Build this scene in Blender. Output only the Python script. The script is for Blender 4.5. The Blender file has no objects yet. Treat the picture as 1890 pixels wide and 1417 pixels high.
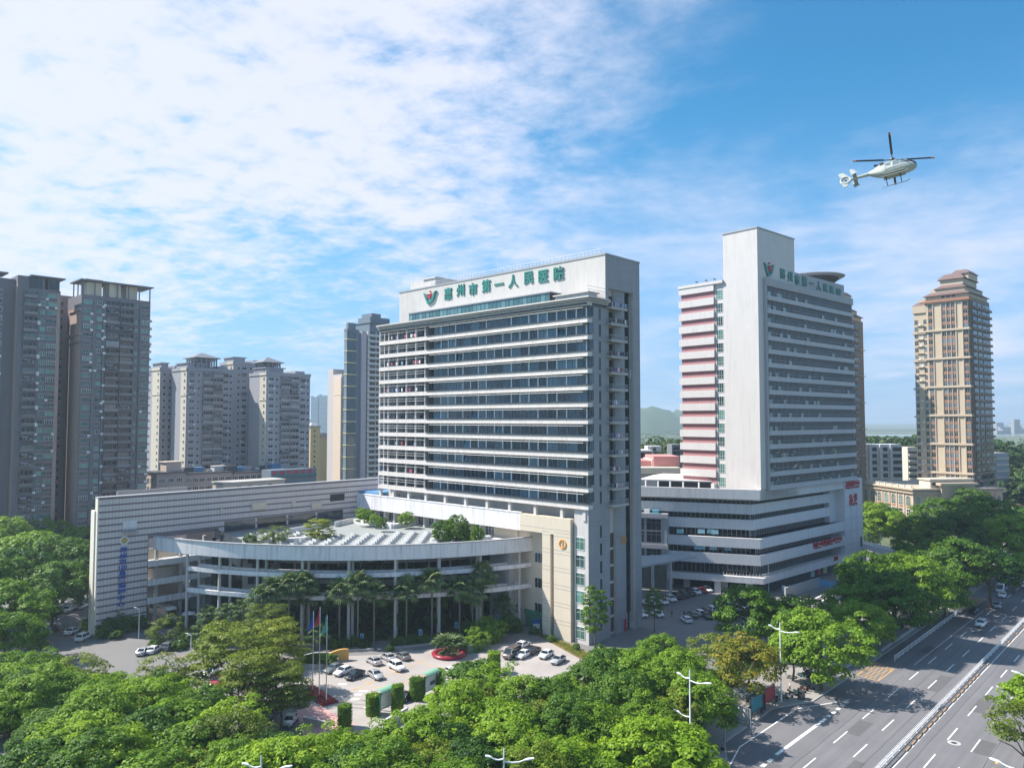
import bpy, math, random
import numpy as np
from mathutils import Vector, Matrix
rad = math.radians
random.seed(7); RNG = np.random.default_rng(11)
sc = bpy.context.scene
COL = sc.collection

# ------------------------------------------------------------------ camera
FPX, HCAM = 1375.4, 50.0                      # focal length in photo pixels, drone height
PITCH = math.atan(65.5 / FPX)
cam = bpy.data.cameras.new('camera'); cam.sensor_width = 36.0
cam.lens = 36.0 * FPX / 1890.0
cam.clip_start, cam.clip_end = 0.5, 30000
camo = bpy.data.objects.new('camera', cam); COL.objects.link(camo)
camo.location = (0, 0, HCAM); camo.rotation_euler = (math.pi / 2 + PITCH, 0, 0)
sc.camera = camo

# ------------------------------------------------------------------ sky, sun, exposure
SUN_EL, SUN_DIR = 47.0, Vector((-0.976, 0.219, 0.0)).normalized()
W = bpy.data.worlds.new('World'); sc.world = W; W.use_nodes = True
wn, wl = W.node_tree.nodes, W.node_tree.links
wn.clear()
def N(nodes, t, **kw):
    n = nodes.new(t)
    for k, v in kw.items(): setattr(n, k, v)
    return n
sky = N(wn, 'ShaderNodeTexSky', sky_type='NISHITA', sun_disc=False)
sky.sun_elevation = rad(SUN_EL); sky.sun_rotation = math.atan2(SUN_DIR.x, SUN_DIR.y)
sky.altitude = 50; sky.air_density = 1.0; sky.dust_density = 0.8; sky.ozone_density = 3.0
tc = N(wn, 'ShaderNodeTexCoord')
sep = N(wn, 'ShaderNodeSeparateXYZ'); wl.new(tc.outputs['Generated'], sep.inputs[0])
def M(op, a, b=None, c=None, nodes=wn, links=wl, clamp=False):
    n = nodes.new('ShaderNodeMath'); n.operation = op; n.use_clamp = clamp
    for i, v in enumerate((a, b, c)):
        if v is None: continue
        if isinstance(v, (int, float)): n.inputs[i].default_value = v
        else: links.new(v, n.inputs[i])
    return n.outputs[0]
zz = M('ADD', M('MAXIMUM', sep.outputs[2], 0.0), 0.16)
cx, cy = M('DIVIDE', sep.outputs[0], zz), M('DIVIDE', sep.outputs[1], zz)
cmb = N(wn, 'ShaderNodeCombineXYZ'); wl.new(cx, cmb.inputs[0]); wl.new(cy, cmb.inputs[1])
def wnoise(scale, detail, rough, dist, off):
    mp = N(wn, 'ShaderNodeMapping'); mp.inputs['Location'].default_value = off
    mp.inputs['Rotation'].default_value = (0, 0, rad(35)); mp.inputs['Scale'].default_value = (1.0, 1.15, 1)
    wl.new(cmb.outputs[0], mp.inputs[0])
    t = N(wn, 'ShaderNodeTexNoise'); t.inputs['Scale'].default_value = scale
    t.inputs['Detail'].default_value = detail; t.inputs['Roughness'].default_value = rough
    t.inputs['Distortion'].default_value = dist
    wl.new(mp.outputs[0], t.inputs['Vector']); return t.outputs['Fac']
big, small = wnoise(1.0, 9, 0.55, 0.3, (3.1, 1.7, 0)), wnoise(8.5, 8, 0.62, 0.15, (0.4, 8.2, 0))
med = wnoise(2.6, 7, 0.55, 0.25, (7.7, 2.2, 0))
def bank(px, py, half, wgt):                   # a broad bank of cloud (or a clearing) round one bearing
    u, v = (px - 945) / FPX, (708.5 - py) / FPX
    d = Vector((u, math.cos(PITCH) - v * math.sin(PITCH), math.sin(PITCH) + v * math.cos(PITCH))).normalized()
    vm = N(wn, 'ShaderNodeVectorMath', operation='DOT_PRODUCT'); vm.inputs[1].default_value = d
    wl.new(tc.outputs['Generated'], vm.inputs[0])
    mr = N(wn, 'ShaderNodeMapRange', interpolation_type='SMOOTHSTEP')
    mr.inputs['From Min'].default_value = math.cos(rad(half)); mr.inputs['From Max'].default_value = 1.0
    wl.new(vm.outputs['Value'], mr.inputs['Value'])
    return M('MULTIPLY', mr.outputs[0], wgt)
# broad soft cloud everywhere, finely mottled only in the thick bank; thinner towards the horizon
mott = M('MULTIPLY', M('SUBTRACT', small, 0.5), M('ADD', bank(250, 120, 40, 0.62), 0.16))
dens = M('ADD', M('ADD', M('MULTIPLY', big, 0.60), M('MULTIPLY', med, 0.40)), mott)
dens = M('SUBTRACT', dens, M('MULTIPLY', M('SUBTRACT', 1.0, M('MULTIPLY', sep.outputs[2], 4.0, None, clamp=True), None, clamp=True), 0.07))
for args in ((150, 60, 32, 0.15), (40, 280, 16, 0.10), (620, 120, 22, 0.06), (1150, 330, 20, 0.07), (1250, 60, 12, 0.05), (1660, 430, 17, 0.08), (1830, 410, 12, 0.10),
             (1740, 60, 22, -0.17), (420, 470, 13, -0.06), (1000, 560, 20, -0.03)):
    dens = M('ADD', dens, bank(*args))
cf = N(wn, 'ShaderNodeMapRange', interpolation_type='SMOOTHSTEP')
cf.inputs['From Min'].default_value = 0.38; cf.inputs['From Max'].default_value = 0.79
wl.new(dens, cf.inputs['Value'])
cover = M('MULTIPLY', cf.outputs[0], 0.92)
skyc = N(wn, 'ShaderNodeMixRGB', blend_type='MULTIPLY'); skyc.inputs[0].default_value = 1.0
skyc.inputs[2].default_value = (0.46, 1.50, 1.80, 1); wl.new(sky.outputs[0], skyc.inputs[1])
veil = N(wn, 'ShaderNodeMapRange', interpolation_type='SMOOTHSTEP')      # pale summer haze towards the horizon, all round
veil.inputs['From Min'].default_value = 0.42; veil.inputs['From Max'].default_value = -0.02; veil.inputs['To Max'].default_value = 0.78
wl.new(sep.outputs[2], veil.inputs['Value'])
hzm = N(wn, 'ShaderNodeMixRGB'); wl.new(veil.outputs[0], hzm.inputs[0]); wl.new(skyc.outputs[0], hzm.inputs[1]); hzm.inputs[2].default_value = (4.1, 5.7, 9.5, 1)
mix = N(wn, 'ShaderNodeMixRGB'); wl.new(cover, mix.inputs[0]); wl.new(hzm.outputs[0], mix.inputs[1])
mix.inputs[2].default_value = (8.8, 9.0, 10.6, 1)
bg = N(wn, 'ShaderNodeBackground'); bg.inputs['Strength'].default_value = 0.056
wl.new(mix.outputs[0], bg.inputs['Color'])
wo = N(wn, 'ShaderNodeOutputWorld'); wl.new(bg.outputs[0], wo.inputs['Surface'])

sun = bpy.data.lights.new('sun', 'SUN'); sun.energy = 5.0; sun.angle = rad(0.5); sun.color = (1.0, 0.925, 0.83)
suno = bpy.data.objects.new('sun', sun); COL.objects.link(suno)
sv = Vector((SUN_DIR.x * math.cos(rad(SUN_EL)), SUN_DIR.y * math.cos(rad(SUN_EL)), math.sin(rad(SUN_EL))))
suno.rotation_euler = sv.to_track_quat('Z', 'Y').to_euler(); suno.location = (-300, 60, 400)
vs = sc.view_settings
vs.view_transform = 'Standard'; vs.look = 'None'; vs.gamma = 1.0; vs.use_curve_mapping = False; vs.exposure = 0.88
sc.render.engine = 'CYCLES'
cy_ = sc.cycles
cy_.use_denoising = True; cy_.denoiser = 'OPENIMAGEDENOISE'
cy_.max_bounces = 6; cy_.diffuse_bounces = 3; cy_.glossy_bounces = 3; cy_.transmission_bounces = 3
cy_.transparent_max_bounces = 6; cy_.volume_bounces = 0; cy_.caustics_reflective = False; cy_.caustics_refractive = False
cy_.sample_clamp_indirect = 4.0

# ------------------------------------------------------------------ placing helpers
def ray(px, py):
    u, v = (px - 945) / FPX, (708.5 - py) / FPX
    return Vector((u, math.cos(PITCH) - v * math.sin(PITCH), math.sin(PITCH) + v * math.cos(PITCH)))
def at_z(px, py, z=0.0):                        # where the survey line of a photo point meets height z
    d = ray(px, py); return Vector((0, 0, HCAM)) + d * ((z - HCAM) / d.z)
def at_y(px, py, Y):
    d = ray(px, py); return Vector((0, 0, HCAM)) + d * (Y / d.y)
def proj(x, y, z):
    z -= HCAM; c, s = math.cos(PITCH), math.sin(PITCH)
    fw, up = y * c + z * s, -y * s + z * c
    return 945 + FPX * x / fw, 708.5 - FPX * up / fw
class Frame:                                    # a building's own axes: x back-right, y back-left
    def __init__(s, o, deg):
        s.o = Vector((o[0], o[1])); s.t = rad(deg)
        s.X = Vector((math.cos(s.t), math.sin(s.t))); s.Y = Vector((-math.sin(s.t), math.cos(s.t)))
    def loc(s, P): d = Vector((P[0], P[1])) - s.o; return d.dot(s.X), d.dot(s.Y)
    def w(s, a, b, z=0.0): q = s.o + s.X * a + s.Y * b; return Vector((q.x, q.y, z))
    def onx(s, px, py, a):
        d = ray(px, py); k = (s.o.dot(s.X) + a) / Vector((d.x, d.y)).dot(s.X)
        P = Vector((0, 0, HCAM)) + d * k; return s.loc(P)[1], P.z
    def ony(s, px, py, b):
        d = ray(px, py); k = (s.o.dot(s.Y) + b) / Vector((d.x, d.y)).dot(s.Y)
        P = Vector((0, 0, HCAM)) + d * k; return s.loc(P)[0], P.z
C1, C2 = at_z(1083, 1190), at_z(1405, 1098)
F1, F2 = Frame(C1, 46.5), Frame(C2, 41.8)

# ------------------------------------------------------------------ mesh helpers
class MB:
    def __init__(s): s.v, s.f, s.m, s.blk = [], [], [], []
    def add(s, vs_, fs, mi=0):
        b = len(s.v); s.blk.append((b, len(s.f))); s.v.extend(vs_)
        for q in fs: s.f.append(tuple(b + i for i in q)); s.m.append(mi)
        return s
    def box(s, x0, y0, z0, x1, y1, z1, mi=0):
        return s.add([(x0,y0,z0),(x1,y0,z0),(x1,y1,z0),(x0,y1,z0),(x0,y0,z1),(x1,y0,z1),(x1,y1,z1),(x0,y1,z1)],
                     [(3,2,1,0),(4,5,6,7),(0,1,5,4),(1,2,6,5),(2,3,7,6),(3,0,4,7)], mi)
    def frustum(s, r0, z0, r1, z1, mi=0, cap=True, mtop=None):   # r = (x0,y0,x1,y1)
        v = [(r0[0],r0[1],z0),(r0[2],r0[1],z0),(r0[2],r0[3],z0),(r0[0],r0[3],z0),(r1[0],r1[1],z1),(r1[2],r1[1],z1),(r1[2],r1[3],z1),(r1[0],r1[3],z1)]
        s.add(v, [(0,1,5,4),(1,2,6,5),(2,3,7,6),(3,0,4,7)], mi)
        if cap: s.add(v, [(3,2,1,0),(4,5,6,7)], mi if mtop is None else mtop)
        return s
    def prism(s, pts, z0, z1, mi=0, mtop=None):
        n = len(pts); v = [(p[0],p[1],z0) for p in pts] + [(p[0],p[1],z1) for p in pts]
        s.add(v, [(i,(i+1)%n,n+(i+1)%n,n+i) for i in range(n)], mi)
        s.add(v, [tuple(range(n,2*n)), tuple(range(n-1,-1,-1))], mi if mtop is None else mtop); return s
    def sheet(s, pts, z, mi=0): return s.add([(p[0],p[1],z) for p in pts], [tuple(range(len(pts)))], mi)
    def quad(s, a, b, c, d, mi=0): return s.add([a,b,c,d], [(0,1,2,3)], mi)
    def tube(s, p, q, r0, r1=None, n=8, mi=0, cap=True):
        r1 = r0 if r1 is None else r1
        p, q = Vector(p), Vector(q); d = (q - p).normalized()
        a = d.orthogonal().normalized(); b = d.cross(a)
        v = [tuple(p + (a*math.cos(t)+b*math.sin(t))*r0) for t in [2*math.pi*i/n for i in range(n)]] + \
            [tuple(q + (a*math.cos(t)+b*math.sin(t))*r1) for t in [2*math.pi*i/n for i in range(n)]]
        s.add(v, [(i,(i+1)%n,n+(i+1)%n,n+i) for i in range(n)], mi)
        if cap: s.add(v, [tuple(range(n-1,-1,-1)), tuple(range(n,2*n))], mi)
        return s
    def path(s, pts, rr, n=6, mi=0):
        for i in range(len(pts)-1): s.tube(pts[i], pts[i+1], rr[i] if isinstance(rr,(list,tuple)) else rr, rr[i+1] if isinstance(rr,(list,tuple)) else rr, n, mi)
        return s
    def lathe(s, prof, n=16, c=(0,0), mi=0):     # prof: (r,z) from bottom to top
        k = len(prof); v = [(c[0]+r*math.cos(2*math.pi*i/n), c[1]+r*math.sin(2*math.pi*i/n), z) for r,z in prof for i in range(n)]
        return s.add(v, [(j*n+i, j*n+(i+1)%n, (j+1)*n+(i+1)%n, (j+1)*n+i) for j in range(k-1) for i in range(n)], mi)
    def loft(s, rings, mi=0, caps=True):         # rings of equal length
        n = len(rings[0]); v = [tuple(p) for r in rings for p in r]
        s.add(v, [(j*n+i, j*n+(i+1)%n, (j+1)*n+(i+1)%n, (j+1)*n+i) for j in range(len(rings)-1) for i in range(n)], mi)
        if caps: s.add(v, [tuple(range(n-1,-1,-1)), tuple(range((len(rings)-1)*n, len(rings)*n))], mi)
        return s
    def mesh(s, name, mats, smooth=False):
        me = bpy.data.meshes.new(name); me.from_pydata(s.v, [], s.f)
        for m_ in (mats if isinstance(mats,(list,tuple)) else [mats]): me.materials.append(m_)
        me.polygons.foreach_set('material_index', s.m)
        if smooth: me.polygons.foreach_set('use_smooth', [True]*len(s.f))
        me.update(); return me
def put(name, me, parent=None, loc=(0,0,0), rot=0.0, scale=None, **tags):
    o = bpy.data.objects.new(name, me); COL.objects.link(o)
    if parent is not None: o.parent = parent
    o.location = loc; o.rotation_euler = rot if isinstance(rot,(tuple,list)) else (0,0,rot)
    if scale is not None: o.scale = scale if isinstance(scale,(tuple,list)) else (scale,)*3
    for k, v in tags.items(): o['category' if k == 'cat' else k] = v
    if name == 'joint': o['kind'] = 'stuff'
    return o
def each(name, mb, m, parent):
    """every separate block of a builder as a part of its own"""
    ends = mb.blk[1:] + [(len(mb.v), len(mb.f))]
    for (v0, f0), (v1, f1) in zip(mb.blk, ends):
        q = MB(); q.v = mb.v[v0:v1]; q.f = [tuple(i-v0 for i in f) for f in mb.f[f0:f1]]; q.m = mb.m[f0:f1]
        put(name, q.mesh(name, m), parent)
def thing(name, label, cat, loc=(0,0,0), rot=0.0, group=None, scale=None):
    o = put(name, None, None, loc, rot, scale, label=label, cat=cat)
    if group: o['group'] = group
    return o
def copy_tree(o, parent=None):
    c = o.copy(); COL.objects.link(c); c.parent = parent
    for ch in list(o.children): copy_tree(ch, c)
    return c
ORD = ['', 'first','second','third','fourth','fifth','sixth','seventh','eighth','ninth','tenth','eleventh','twelfth','thirteenth','fourteenth','fifteenth','sixteenth','seventeenth','eighteenth','nineteenth','twentieth','twenty-first','twenty-second','twenty-third','twenty-fourth','twenty-fifth','twenty-sixth','twenty-seventh','twenty-eighth']
def nth(i): return ORD[i] if i < len(ORD) else '%dth' % i

# ------------------------------------------------------------------ materials
MATS = {}
def mat(name, col, rough=0.7, var=0.12, scale=0.4, metal=0.0, spec=0.4, streak=0.0, obvar=0.0, bump=0.0, fine=0.0, along=None):
    if name in MATS: return MATS[name]
    m = bpy.data.materials.new(name); m.use_nodes = True; nt = m.node_tree; n, l = nt.nodes, nt.links
    b = n['Principled BSDF']; b.inputs['Roughness'].default_value = rough; b.inputs['Metallic'].default_value = metal
    b.inputs['Specular IOR Level'].default_value = spec
    g = n.new('ShaderNodeNewGeometry')
    t = n.new('ShaderNodeTexNoise'); t.inputs['Scale'].default_value = scale; t.inputs['Detail'].default_value = 6; t.inputs['Roughness'].default_value = 0.62
    l.new(g.outputs['Position'], t.inputs['Vector'])
    f = M('MULTIPLY_ADD', t.outputs['Fac'], 2*var, 1-var, n, l)
    if fine:
        t3 = n.new('ShaderNodeTexNoise'); t3.inputs['Scale'].default_value = 9.0; t3.inputs['Detail'].default_value = 4
        l.new(g.outputs['Position'], t3.inputs['Vector'])
        f = M('MULTIPLY', f, M('MULTIPLY_ADD', t3.outputs['Fac'], 2*fine, 1-fine, n, l), None, n, l)
    if along is not None:                        # wheel tracks and patching drawn out along a road
        mp = n.new('ShaderNodeMapping'); mp.vector_type = 'TEXTURE'; mp.inputs['Rotation'].default_value = (0,0,along); mp.inputs['Scale'].default_value = (42,1.3,1); l.new(g.outputs['Position'], mp.inputs[0])
        t4 = n.new('ShaderNodeTexNoise'); t4.inputs['Scale'].default_value = 1.0; t4.inputs['Detail'].default_value = 4; l.new(mp.outputs[0], t4.inputs['Vector'])
        f = M('MULTIPLY', f, M('MULTIPLY_ADD', t4.outputs['Fac'], 0.55, 0.72, n, l), None, n, l)
    if streak:
        mp = n.new('ShaderNodeMapping'); mp.inputs['Scale'].default_value = (1.3, 1.3, 0.10); l.new(g.outputs['Position'], mp.inputs[0])
        t2 = n.new('ShaderNodeTexNoise'); t2.inputs['Scale'].default_value = 1.0; t2.inputs['Detail'].default_value = 7; t2.inputs['Roughness'].default_value = 0.7
        l.new(mp.outputs[0], t2.inputs['Vector'])
        mr = n.new('ShaderNodeMapRange'); mr.inputs['From Min'].default_value = 0.48; mr.inputs['From Max'].default_value = 0.75
        mr.inputs['To Min'].default_value = 1.0; mr.inputs['To Max'].default_value = 1 - streak; l.new(t2.outputs['Fac'], mr.inputs['Value'])
        f = M('MULTIPLY', f, mr.outputs[0], None, n, l)
    if obvar:
        oi = n.new('ShaderNodeObjectInfo'); f = M('MULTIPLY', f, M('MULTIPLY_ADD', oi.outputs['Random'], 2*obvar, 1-obvar, n, l), None, n, l)
    mx = n.new('ShaderNodeVectorMath'); mx.operation = 'SCALE'; mx.inputs[0].default_value = col; l.new(f, mx.inputs['Scale'])
    l.new(mx.outputs[0], b.inputs['Base Color'])
    if bump:
        bp = n.new('ShaderNodeBump'); bp.inputs['Strength'].default_value = bump; bp.inputs['Distance'].default_value = 0.05
        l.new(t.outputs['Fac'], bp.inputs['Height']); l.new(bp.outputs[0], b.inputs['Normal'])
    MATS[name] = m; return m
def glassmat(name, dark, pale, rough=0.06, ior=1.7, tilt=0.0, bias=1.0):
    """window glass seen from outside: dark room or pale curtain behind, per pane, with a sky reflection"""
    if name in MATS: return MATS[name]
    m = bpy.data.materials.new(name); m.use_nodes = True; nt = m.node_tree; n, l = nt.nodes, nt.links
    b = n['Principled BSDF']; b.inputs['Roughness'].default_value = rough; b.inputs['IOR'].default_value = ior
    oi = n.new('ShaderNodeObjectInfo'); g = n.new('ShaderNodeNewGeometry')
    t = n.new('ShaderNodeTexNoise'); t.inputs['Scale'].default_value = 0.9; t.inputs['Detail'].default_value = 3
    mp = n.new('ShaderNodeMapping'); mp.inputs['Scale'].default_value = (1, 1, 0.35); l.new(g.outputs['Position'], mp.inputs[0]); l.new(mp.outputs[0], t.inputs['Vector'])
    s = M('ADD', M('POWER', oi.outputs['Random'], 2.2*bias, None, n, l), M('MULTIPLY_ADD', t.outputs['Fac'], 0.9, -0.45, n, l), None, n, l, True)
    r = n.new('ShaderNodeMixRGB'); r.inputs[1].default_value = (*dark, 1); r.inputs[2].default_value = (*pale, 1); l.new(s, r.inputs[0])
    l.new(r.outputs[0], b.inputs['Base Color'])
    if tilt:
        bp = n.new('ShaderNodeBump'); bp.inputs['Strength'].default_value = tilt; bp.inputs['Distance'].default_value = 0.1
        t2 = n.new('ShaderNodeTexNoise'); t2.inputs['Scale'].default_value = 0.5; l.new(g.outputs['Position'], t2.inputs['Vector'])
        l.new(t2.outputs['Fac'], bp.inputs['Height']); l.new(bp.outputs[0], b.inputs['Normal'])
    MATS[name] = m; return m
def leafmat(name, c0, c1, c2, trans=0.4):
    m = bpy.data.materials.new(name); m.use_nodes = True; nt = m.node_tree; n, l = nt.nodes, nt.links
    b = n['Principled BSDF']; b.inputs['Roughness'].default_value = 0.55; b.inputs['Specular IOR Level'].default_value = 0.25
    g = n.new('ShaderNodeNewGeometry'); oi = n.new('ShaderNodeObjectInfo')
    t = n.new('ShaderNodeTexNoise'); t.inputs['Scale'].default_value = 0.55; t.inputs['Detail'].default_value = 3; l.new(g.outputs['Position'], t.inputs['Vector'])
    f = M('ADD', M('MULTIPLY', g.outputs['Random Per Island'], 0.45, None, n, l), M('MULTIPLY_ADD', t.outputs['Fac'], 1.1, -0.45, n, l), None, n, l)
    f = M('ADD', f, M('MULTIPLY_ADD', oi.outputs['Random'], 0.5, -0.10, n, l), None, n, l, True)
    r = n.new('ShaderNodeValToRGB'); e = r.color_ramp.elements
    e[0].position = 0.05; e[0].color = (*c0, 1); e[1].position = 1.0; e[1].color = (*c2, 1)
    k = e.new(0.5); k.color = (*c1, 1); l.new(f, r.inputs[0])
    l.new(r.outputs[0], b.inputs['Base Color'])
    tr = n.new('ShaderNodeBsdfTranslucent'); l.new(r.outputs[0], tr.inputs['Color'])
    ms = n.new('ShaderNodeMixShader'); ms.inputs[0].default_value = trans
    l.new(b.outputs[0], ms.inputs[1]); l.new(tr.outputs[0], ms.inputs[2])
    l.new(ms.outputs[0], n['Material Output'].inputs['Surface'])
    MATS[name] = m; return m
white_wall = mat('white_wall', (0.60,0.575,0.56), var=0.09, streak=0.20)
grey_wall  = mat('grey_wall', (0.38,0.385,0.41), var=0.07, streak=0.16)
cream_wall = mat('cream_wall', (0.64,0.56,0.45), var=0.06, streak=0.06)
weathered  = mat('weathered_concrete', (0.76,0.745,0.765), var=0.10, streak=0.42)
concrete   = mat('concrete', (0.46,0.44,0.42), var=0.14, streak=0.25)
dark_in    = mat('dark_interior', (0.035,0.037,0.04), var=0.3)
dark_metal = mat('dark_metal', (0.06,0.065,0.075), rough=0.4)
white_metal= mat('white_metal', (0.75,0.76,0.78), rough=0.4, var=0.04)
grey_metal = mat('grey_metal', (0.35,0.36,0.38), rough=0.45)
steel      = mat('steel', (0.62,0.63,0.65), rough=0.28, metal=0.8)
joint_m    = mat('joint_line', (0.20,0.21,0.24), var=0.2)
glass_blue = glassmat('blue_glass', (0.004,0.022,0.050), (0.10,0.21,0.30), ior=1.55, tilt=0.25)
glass_dark = glassmat('dark_glass', (0.012,0.018,0.024), (0.07,0.10,0.12), ior=1.55)
glass_green= glassmat('green_glass', (0.02,0.05,0.05), (0.12,0.27,0.23), ior=1.6)
glass_teal = glassmat('teal_glass', (0.05,0.12,0.13), (0.14,0.28,0.30), ior=1.8)
sign_green = mat('sign_green', (0.03,0.22,0.19), rough=0.4, var=0.05)
sign_red   = mat('sign_red', (0.48,0.02,0.04), rough=0.45, var=0.05)
sign_blue  = mat('sign_blue', (0.02,0.10,0.42), rough=0.45, var=0.05)
sign_orange= mat('sign_orange', (0.80,0.33,0.04), rough=0.4, var=0.05)
asphalt    = mat('asphalt', (0.155,0.152,0.162), rough=0.9, var=0.20, scale=0.12, fine=0.14, along=rad(46.5))
asphalt_old= mat('asphalt_old', (0.18,0.175,0.175), rough=0.9, var=0.16, scale=0.15, fine=0.10)
paving     = mat('paving', (0.30,0.29,0.28), rough=0.9, var=0.16, scale=0.25, fine=0.12)
fore_m     = mat('forecourt_concrete', (0.345,0.315,0.30), rough=0.85, var=0.28, scale=0.16, fine=0.10)
kerb_m     = mat('kerb_stone', (0.40,0.39,0.38), var=0.15)
paint_w    = mat('road_paint_white', (0.72,0.72,0.70), var=0.12, scale=1.5)
paint_y    = mat('road_paint_yellow', (0.62,0.34,0.07), var=0.2, scale=1.5)
soil       = mat('soil', (0.12,0.09,0.05), var=0.35, scale=0.6)
bark       = mat('bark', (0.10,0.075,0.05), var=0.3, scale=1.5)
palm_bark  = mat('palm_bark', (0.20,0.18,0.15), var=0.25, scale=2)
leafA = leafmat('leaf_bright', (0.055,0.135,0.008), (0.19,0.34,0.016), (0.37,0.50,0.035))
leafB = leafmat('leaf_mid', (0.042,0.115,0.010), (0.150,0.285,0.018), (0.30,0.43,0.038))
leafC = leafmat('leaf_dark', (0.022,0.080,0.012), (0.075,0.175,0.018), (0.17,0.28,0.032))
leafD = leafmat('leaf_olive', (0.060,0.100,0.012), (0.175,0.240,0.022), (0.32,0.36,0.045))
leafE = leafmat('leaf_orange', (0.06,0.12,0.012), (0.30,0.28,0.025), (0.66,0.36,0.05))
leafP = leafmat('leaf_palm', (0.030,0.070,0.020), (0.085,0.150,0.040), (0.24,0.29,0.11), 0.15)
leafF = leafmat('leaf_far', (0.030,0.070,0.020), (0.060,0.115,0.025), (0.11,0.16,0.030), 0.1)

def text_mesh(s, size, m, depth=0.06, bold=0.012, shear=0.0):
    c = bpy.data.curves.new('lettering', 'FONT'); c.body = s; c.size = size; c.extrude = depth; c.offset = bold * size; c.shear = shear
    c.align_x = 'CENTER'; c.align_y = 'CENTER'; c.resolution_u = 3
    o = bpy.data.objects.new('lettering', c); COL.objects.link(o)
    dg = bpy.context.evaluated_depsgraph_get()
    me = bpy.data.meshes.new_from_object(o.evaluated_get(dg)); me.materials.clear(); me.materials.append(m)
    bpy.data.objects.remove(o); bpy.data.curves.remove(c)
    n = len(me.vertices)
    if n:                                        # centre the glyph on its own box
        a = np.empty(n*3, np.float32); me.vertices.foreach_get('co', a); a = a.reshape(-1,3)
        a[:, :2] -= (a[:, :2].min(0) + a[:, :2].max(0)) / 2; me.vertices.foreach_set('co', a.ravel()); me.update()
    return me
def ngon_ring(r0, r1, n=28, z0=0, z1=0.1, m=None):
    mb = MB()
    prof = [(r0,z0),(r1,z0),(r1,z1),(r0,z1),(r0,z0)]
    return mb.lathe(prof, n).mesh('ring', m)
FACE_X = (rad(90), 0, rad(-90)); FACE_Y = (rad(90), 0, 0)
# ================================================================== SETTING: ground, road, paving
def wpoly(fr, pts): return [tuple(fr.w(a, b)[:2]) for a, b in pts]
def ppoly(pts, z=0.0): return [tuple(at_z(x, y, z)[:2]) for x, y in pts]
terrain_m = mat('terrain', (0.10,0.12,0.06), rough=1.0, var=0.45, scale=0.02)
mb = MB(); S = 9000
g = [-S, -3000, -1200, -500, 0, 500, 1200, 3000, S]
for i in range(8):
    for j in range(8): mb.add([(g[i],g[j]+300,-0.16),(g[i+1],g[j]+300,-0.16),(g[i+1],g[j+1]+300,-0.16),(g[i],g[j+1]+300,-0.16)], [(0,1,2,3)])
put('ground', mb.mesh('ground', terrain_m), kind='structure')
mb = MB().sheet(wpoly(F1, [(-95,-45.0),(-95,-92),(520,-92),(520,-45.0)]), -0.13)
put('road', mb.mesh('road', asphalt), kind='structure')
# kerbed pavement with the bus bay cut out of it
bay = [(-95,-49.0),(-29.8,-49.0),(-24.6,-46.0),(-6.2,-45.6),(1.5,-49.3),(20.0,-49.5),(22.0,-47.2),(30.0,-47.2),(32.5,-49.7),(95,-50.0),(97,-47.5),(112,-47.5),(114,-50),(520,-50)]
ped = bay + [(520,-36),(-95,-36)]
mb = MB().prism(wpoly(F1, ped), -0.15, 0.0, 0)
put('pavement', mb.mesh('pavement', [paving]), kind='structure')
mb = MB()
for (a0,b0),(a1,b1) in zip(bay[:-1], bay[1:]):
    L = math.hypot(a1-a0, b1-b0); n = max(1, int(L/1.0)) if a0 < 130 else 1
    d = ((a1-a0)/L, (b1-b0)/L); nn = (d[1], -d[0])
    for i in range(n):
        s0, s1 = L*i/n+0.012, L*(i+1)/n-0.012
        q = [(a0+d[0]*s0, b0+d[1]*s0), (a0+d[0]*s1, b0+d[1]*s1), (a0+d[0]*s1+nn[0]*0.22, b0+d[1]*s1+nn[1]*0.22), (a0+d[0]*s0+nn[0]*0.22, b0+d[1]*s0+nn[1]*0.22)]
        mb.prism(wpoly(F1, q), -0.14, 0.03)
put('kerb', mb.mesh('kerb', kerb_m), kind='structure')
mb = MB().prism(wpoly(F1, [(-95,-84),(520,-84),(520,-110),(-95,-110)]), -0.15, 0.0)
put('far_pavement', mb.mesh('far_pavement', paving), kind='structure')
# hospital grounds
mb = MB().prism(wpoly(F1, [(-95,-36),(175,-36),(175,60),(120,150),(-95,150)]), -0.15, 0.004)
put('hospital_yard', mb.mesh('hospital_yard', asphalt_old), kind='structure')
mb = MB().sheet(ppoly([(575,1205),(1010,1183),(1095,1218),(1120,1250),(905,1330),(720,1365),(560,1330),(545,1275)]), 0.008)
put('forecourt', mb.mesh('forecourt', fore_m), kind='structure')
mb = MB().sheet(ppoly([(560,1196),(700,1193),(900,1178),(1010,1166),(1010,1183),(820,1194),(700,1208),(575,1212)]), 0.012)
put('garden_drive', mb.mesh('garden_drive', asphalt_old), kind='structure')
pink = mat('pink_paving', (0.52,0.30,0.29), var=0.12, scale=0.5, fine=0.08)
mb = MB().sheet(ppoly([(585,1300),(655,1335),(615,1375),(560,1360),(548,1310)]), 0.012)
put('pink_footpath', mb.mesh('pink_footpath', pink), kind='structure')
mb = MB().sheet(ppoly([(330,1182),(600,1188),(880,1172),(1000,1150),(975,1110),(330,1105)]), 0.010)
put('garden_bed', mb.mesh('garden_bed', soil), kind='structure')
mb = MB().prism(ppoly([(985,1168),(1006,1168),(1087,1205),(1098,1222),(1070,1215)]), 0, 0.12)
put('lawn_strip', mb.mesh('lawn_strip', mat('dry_lawn', (0.16,0.11,0.045), var=0.5, scale=0.8)), kind='structure')
mb = MB().sheet(wpoly(F1, [(-92,-30),(-92,-36),(170,-36),(170,-30)]), 0.010)
put('planting_strip', mb.mesh('planting_strip', soil), kind='structure')
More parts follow.
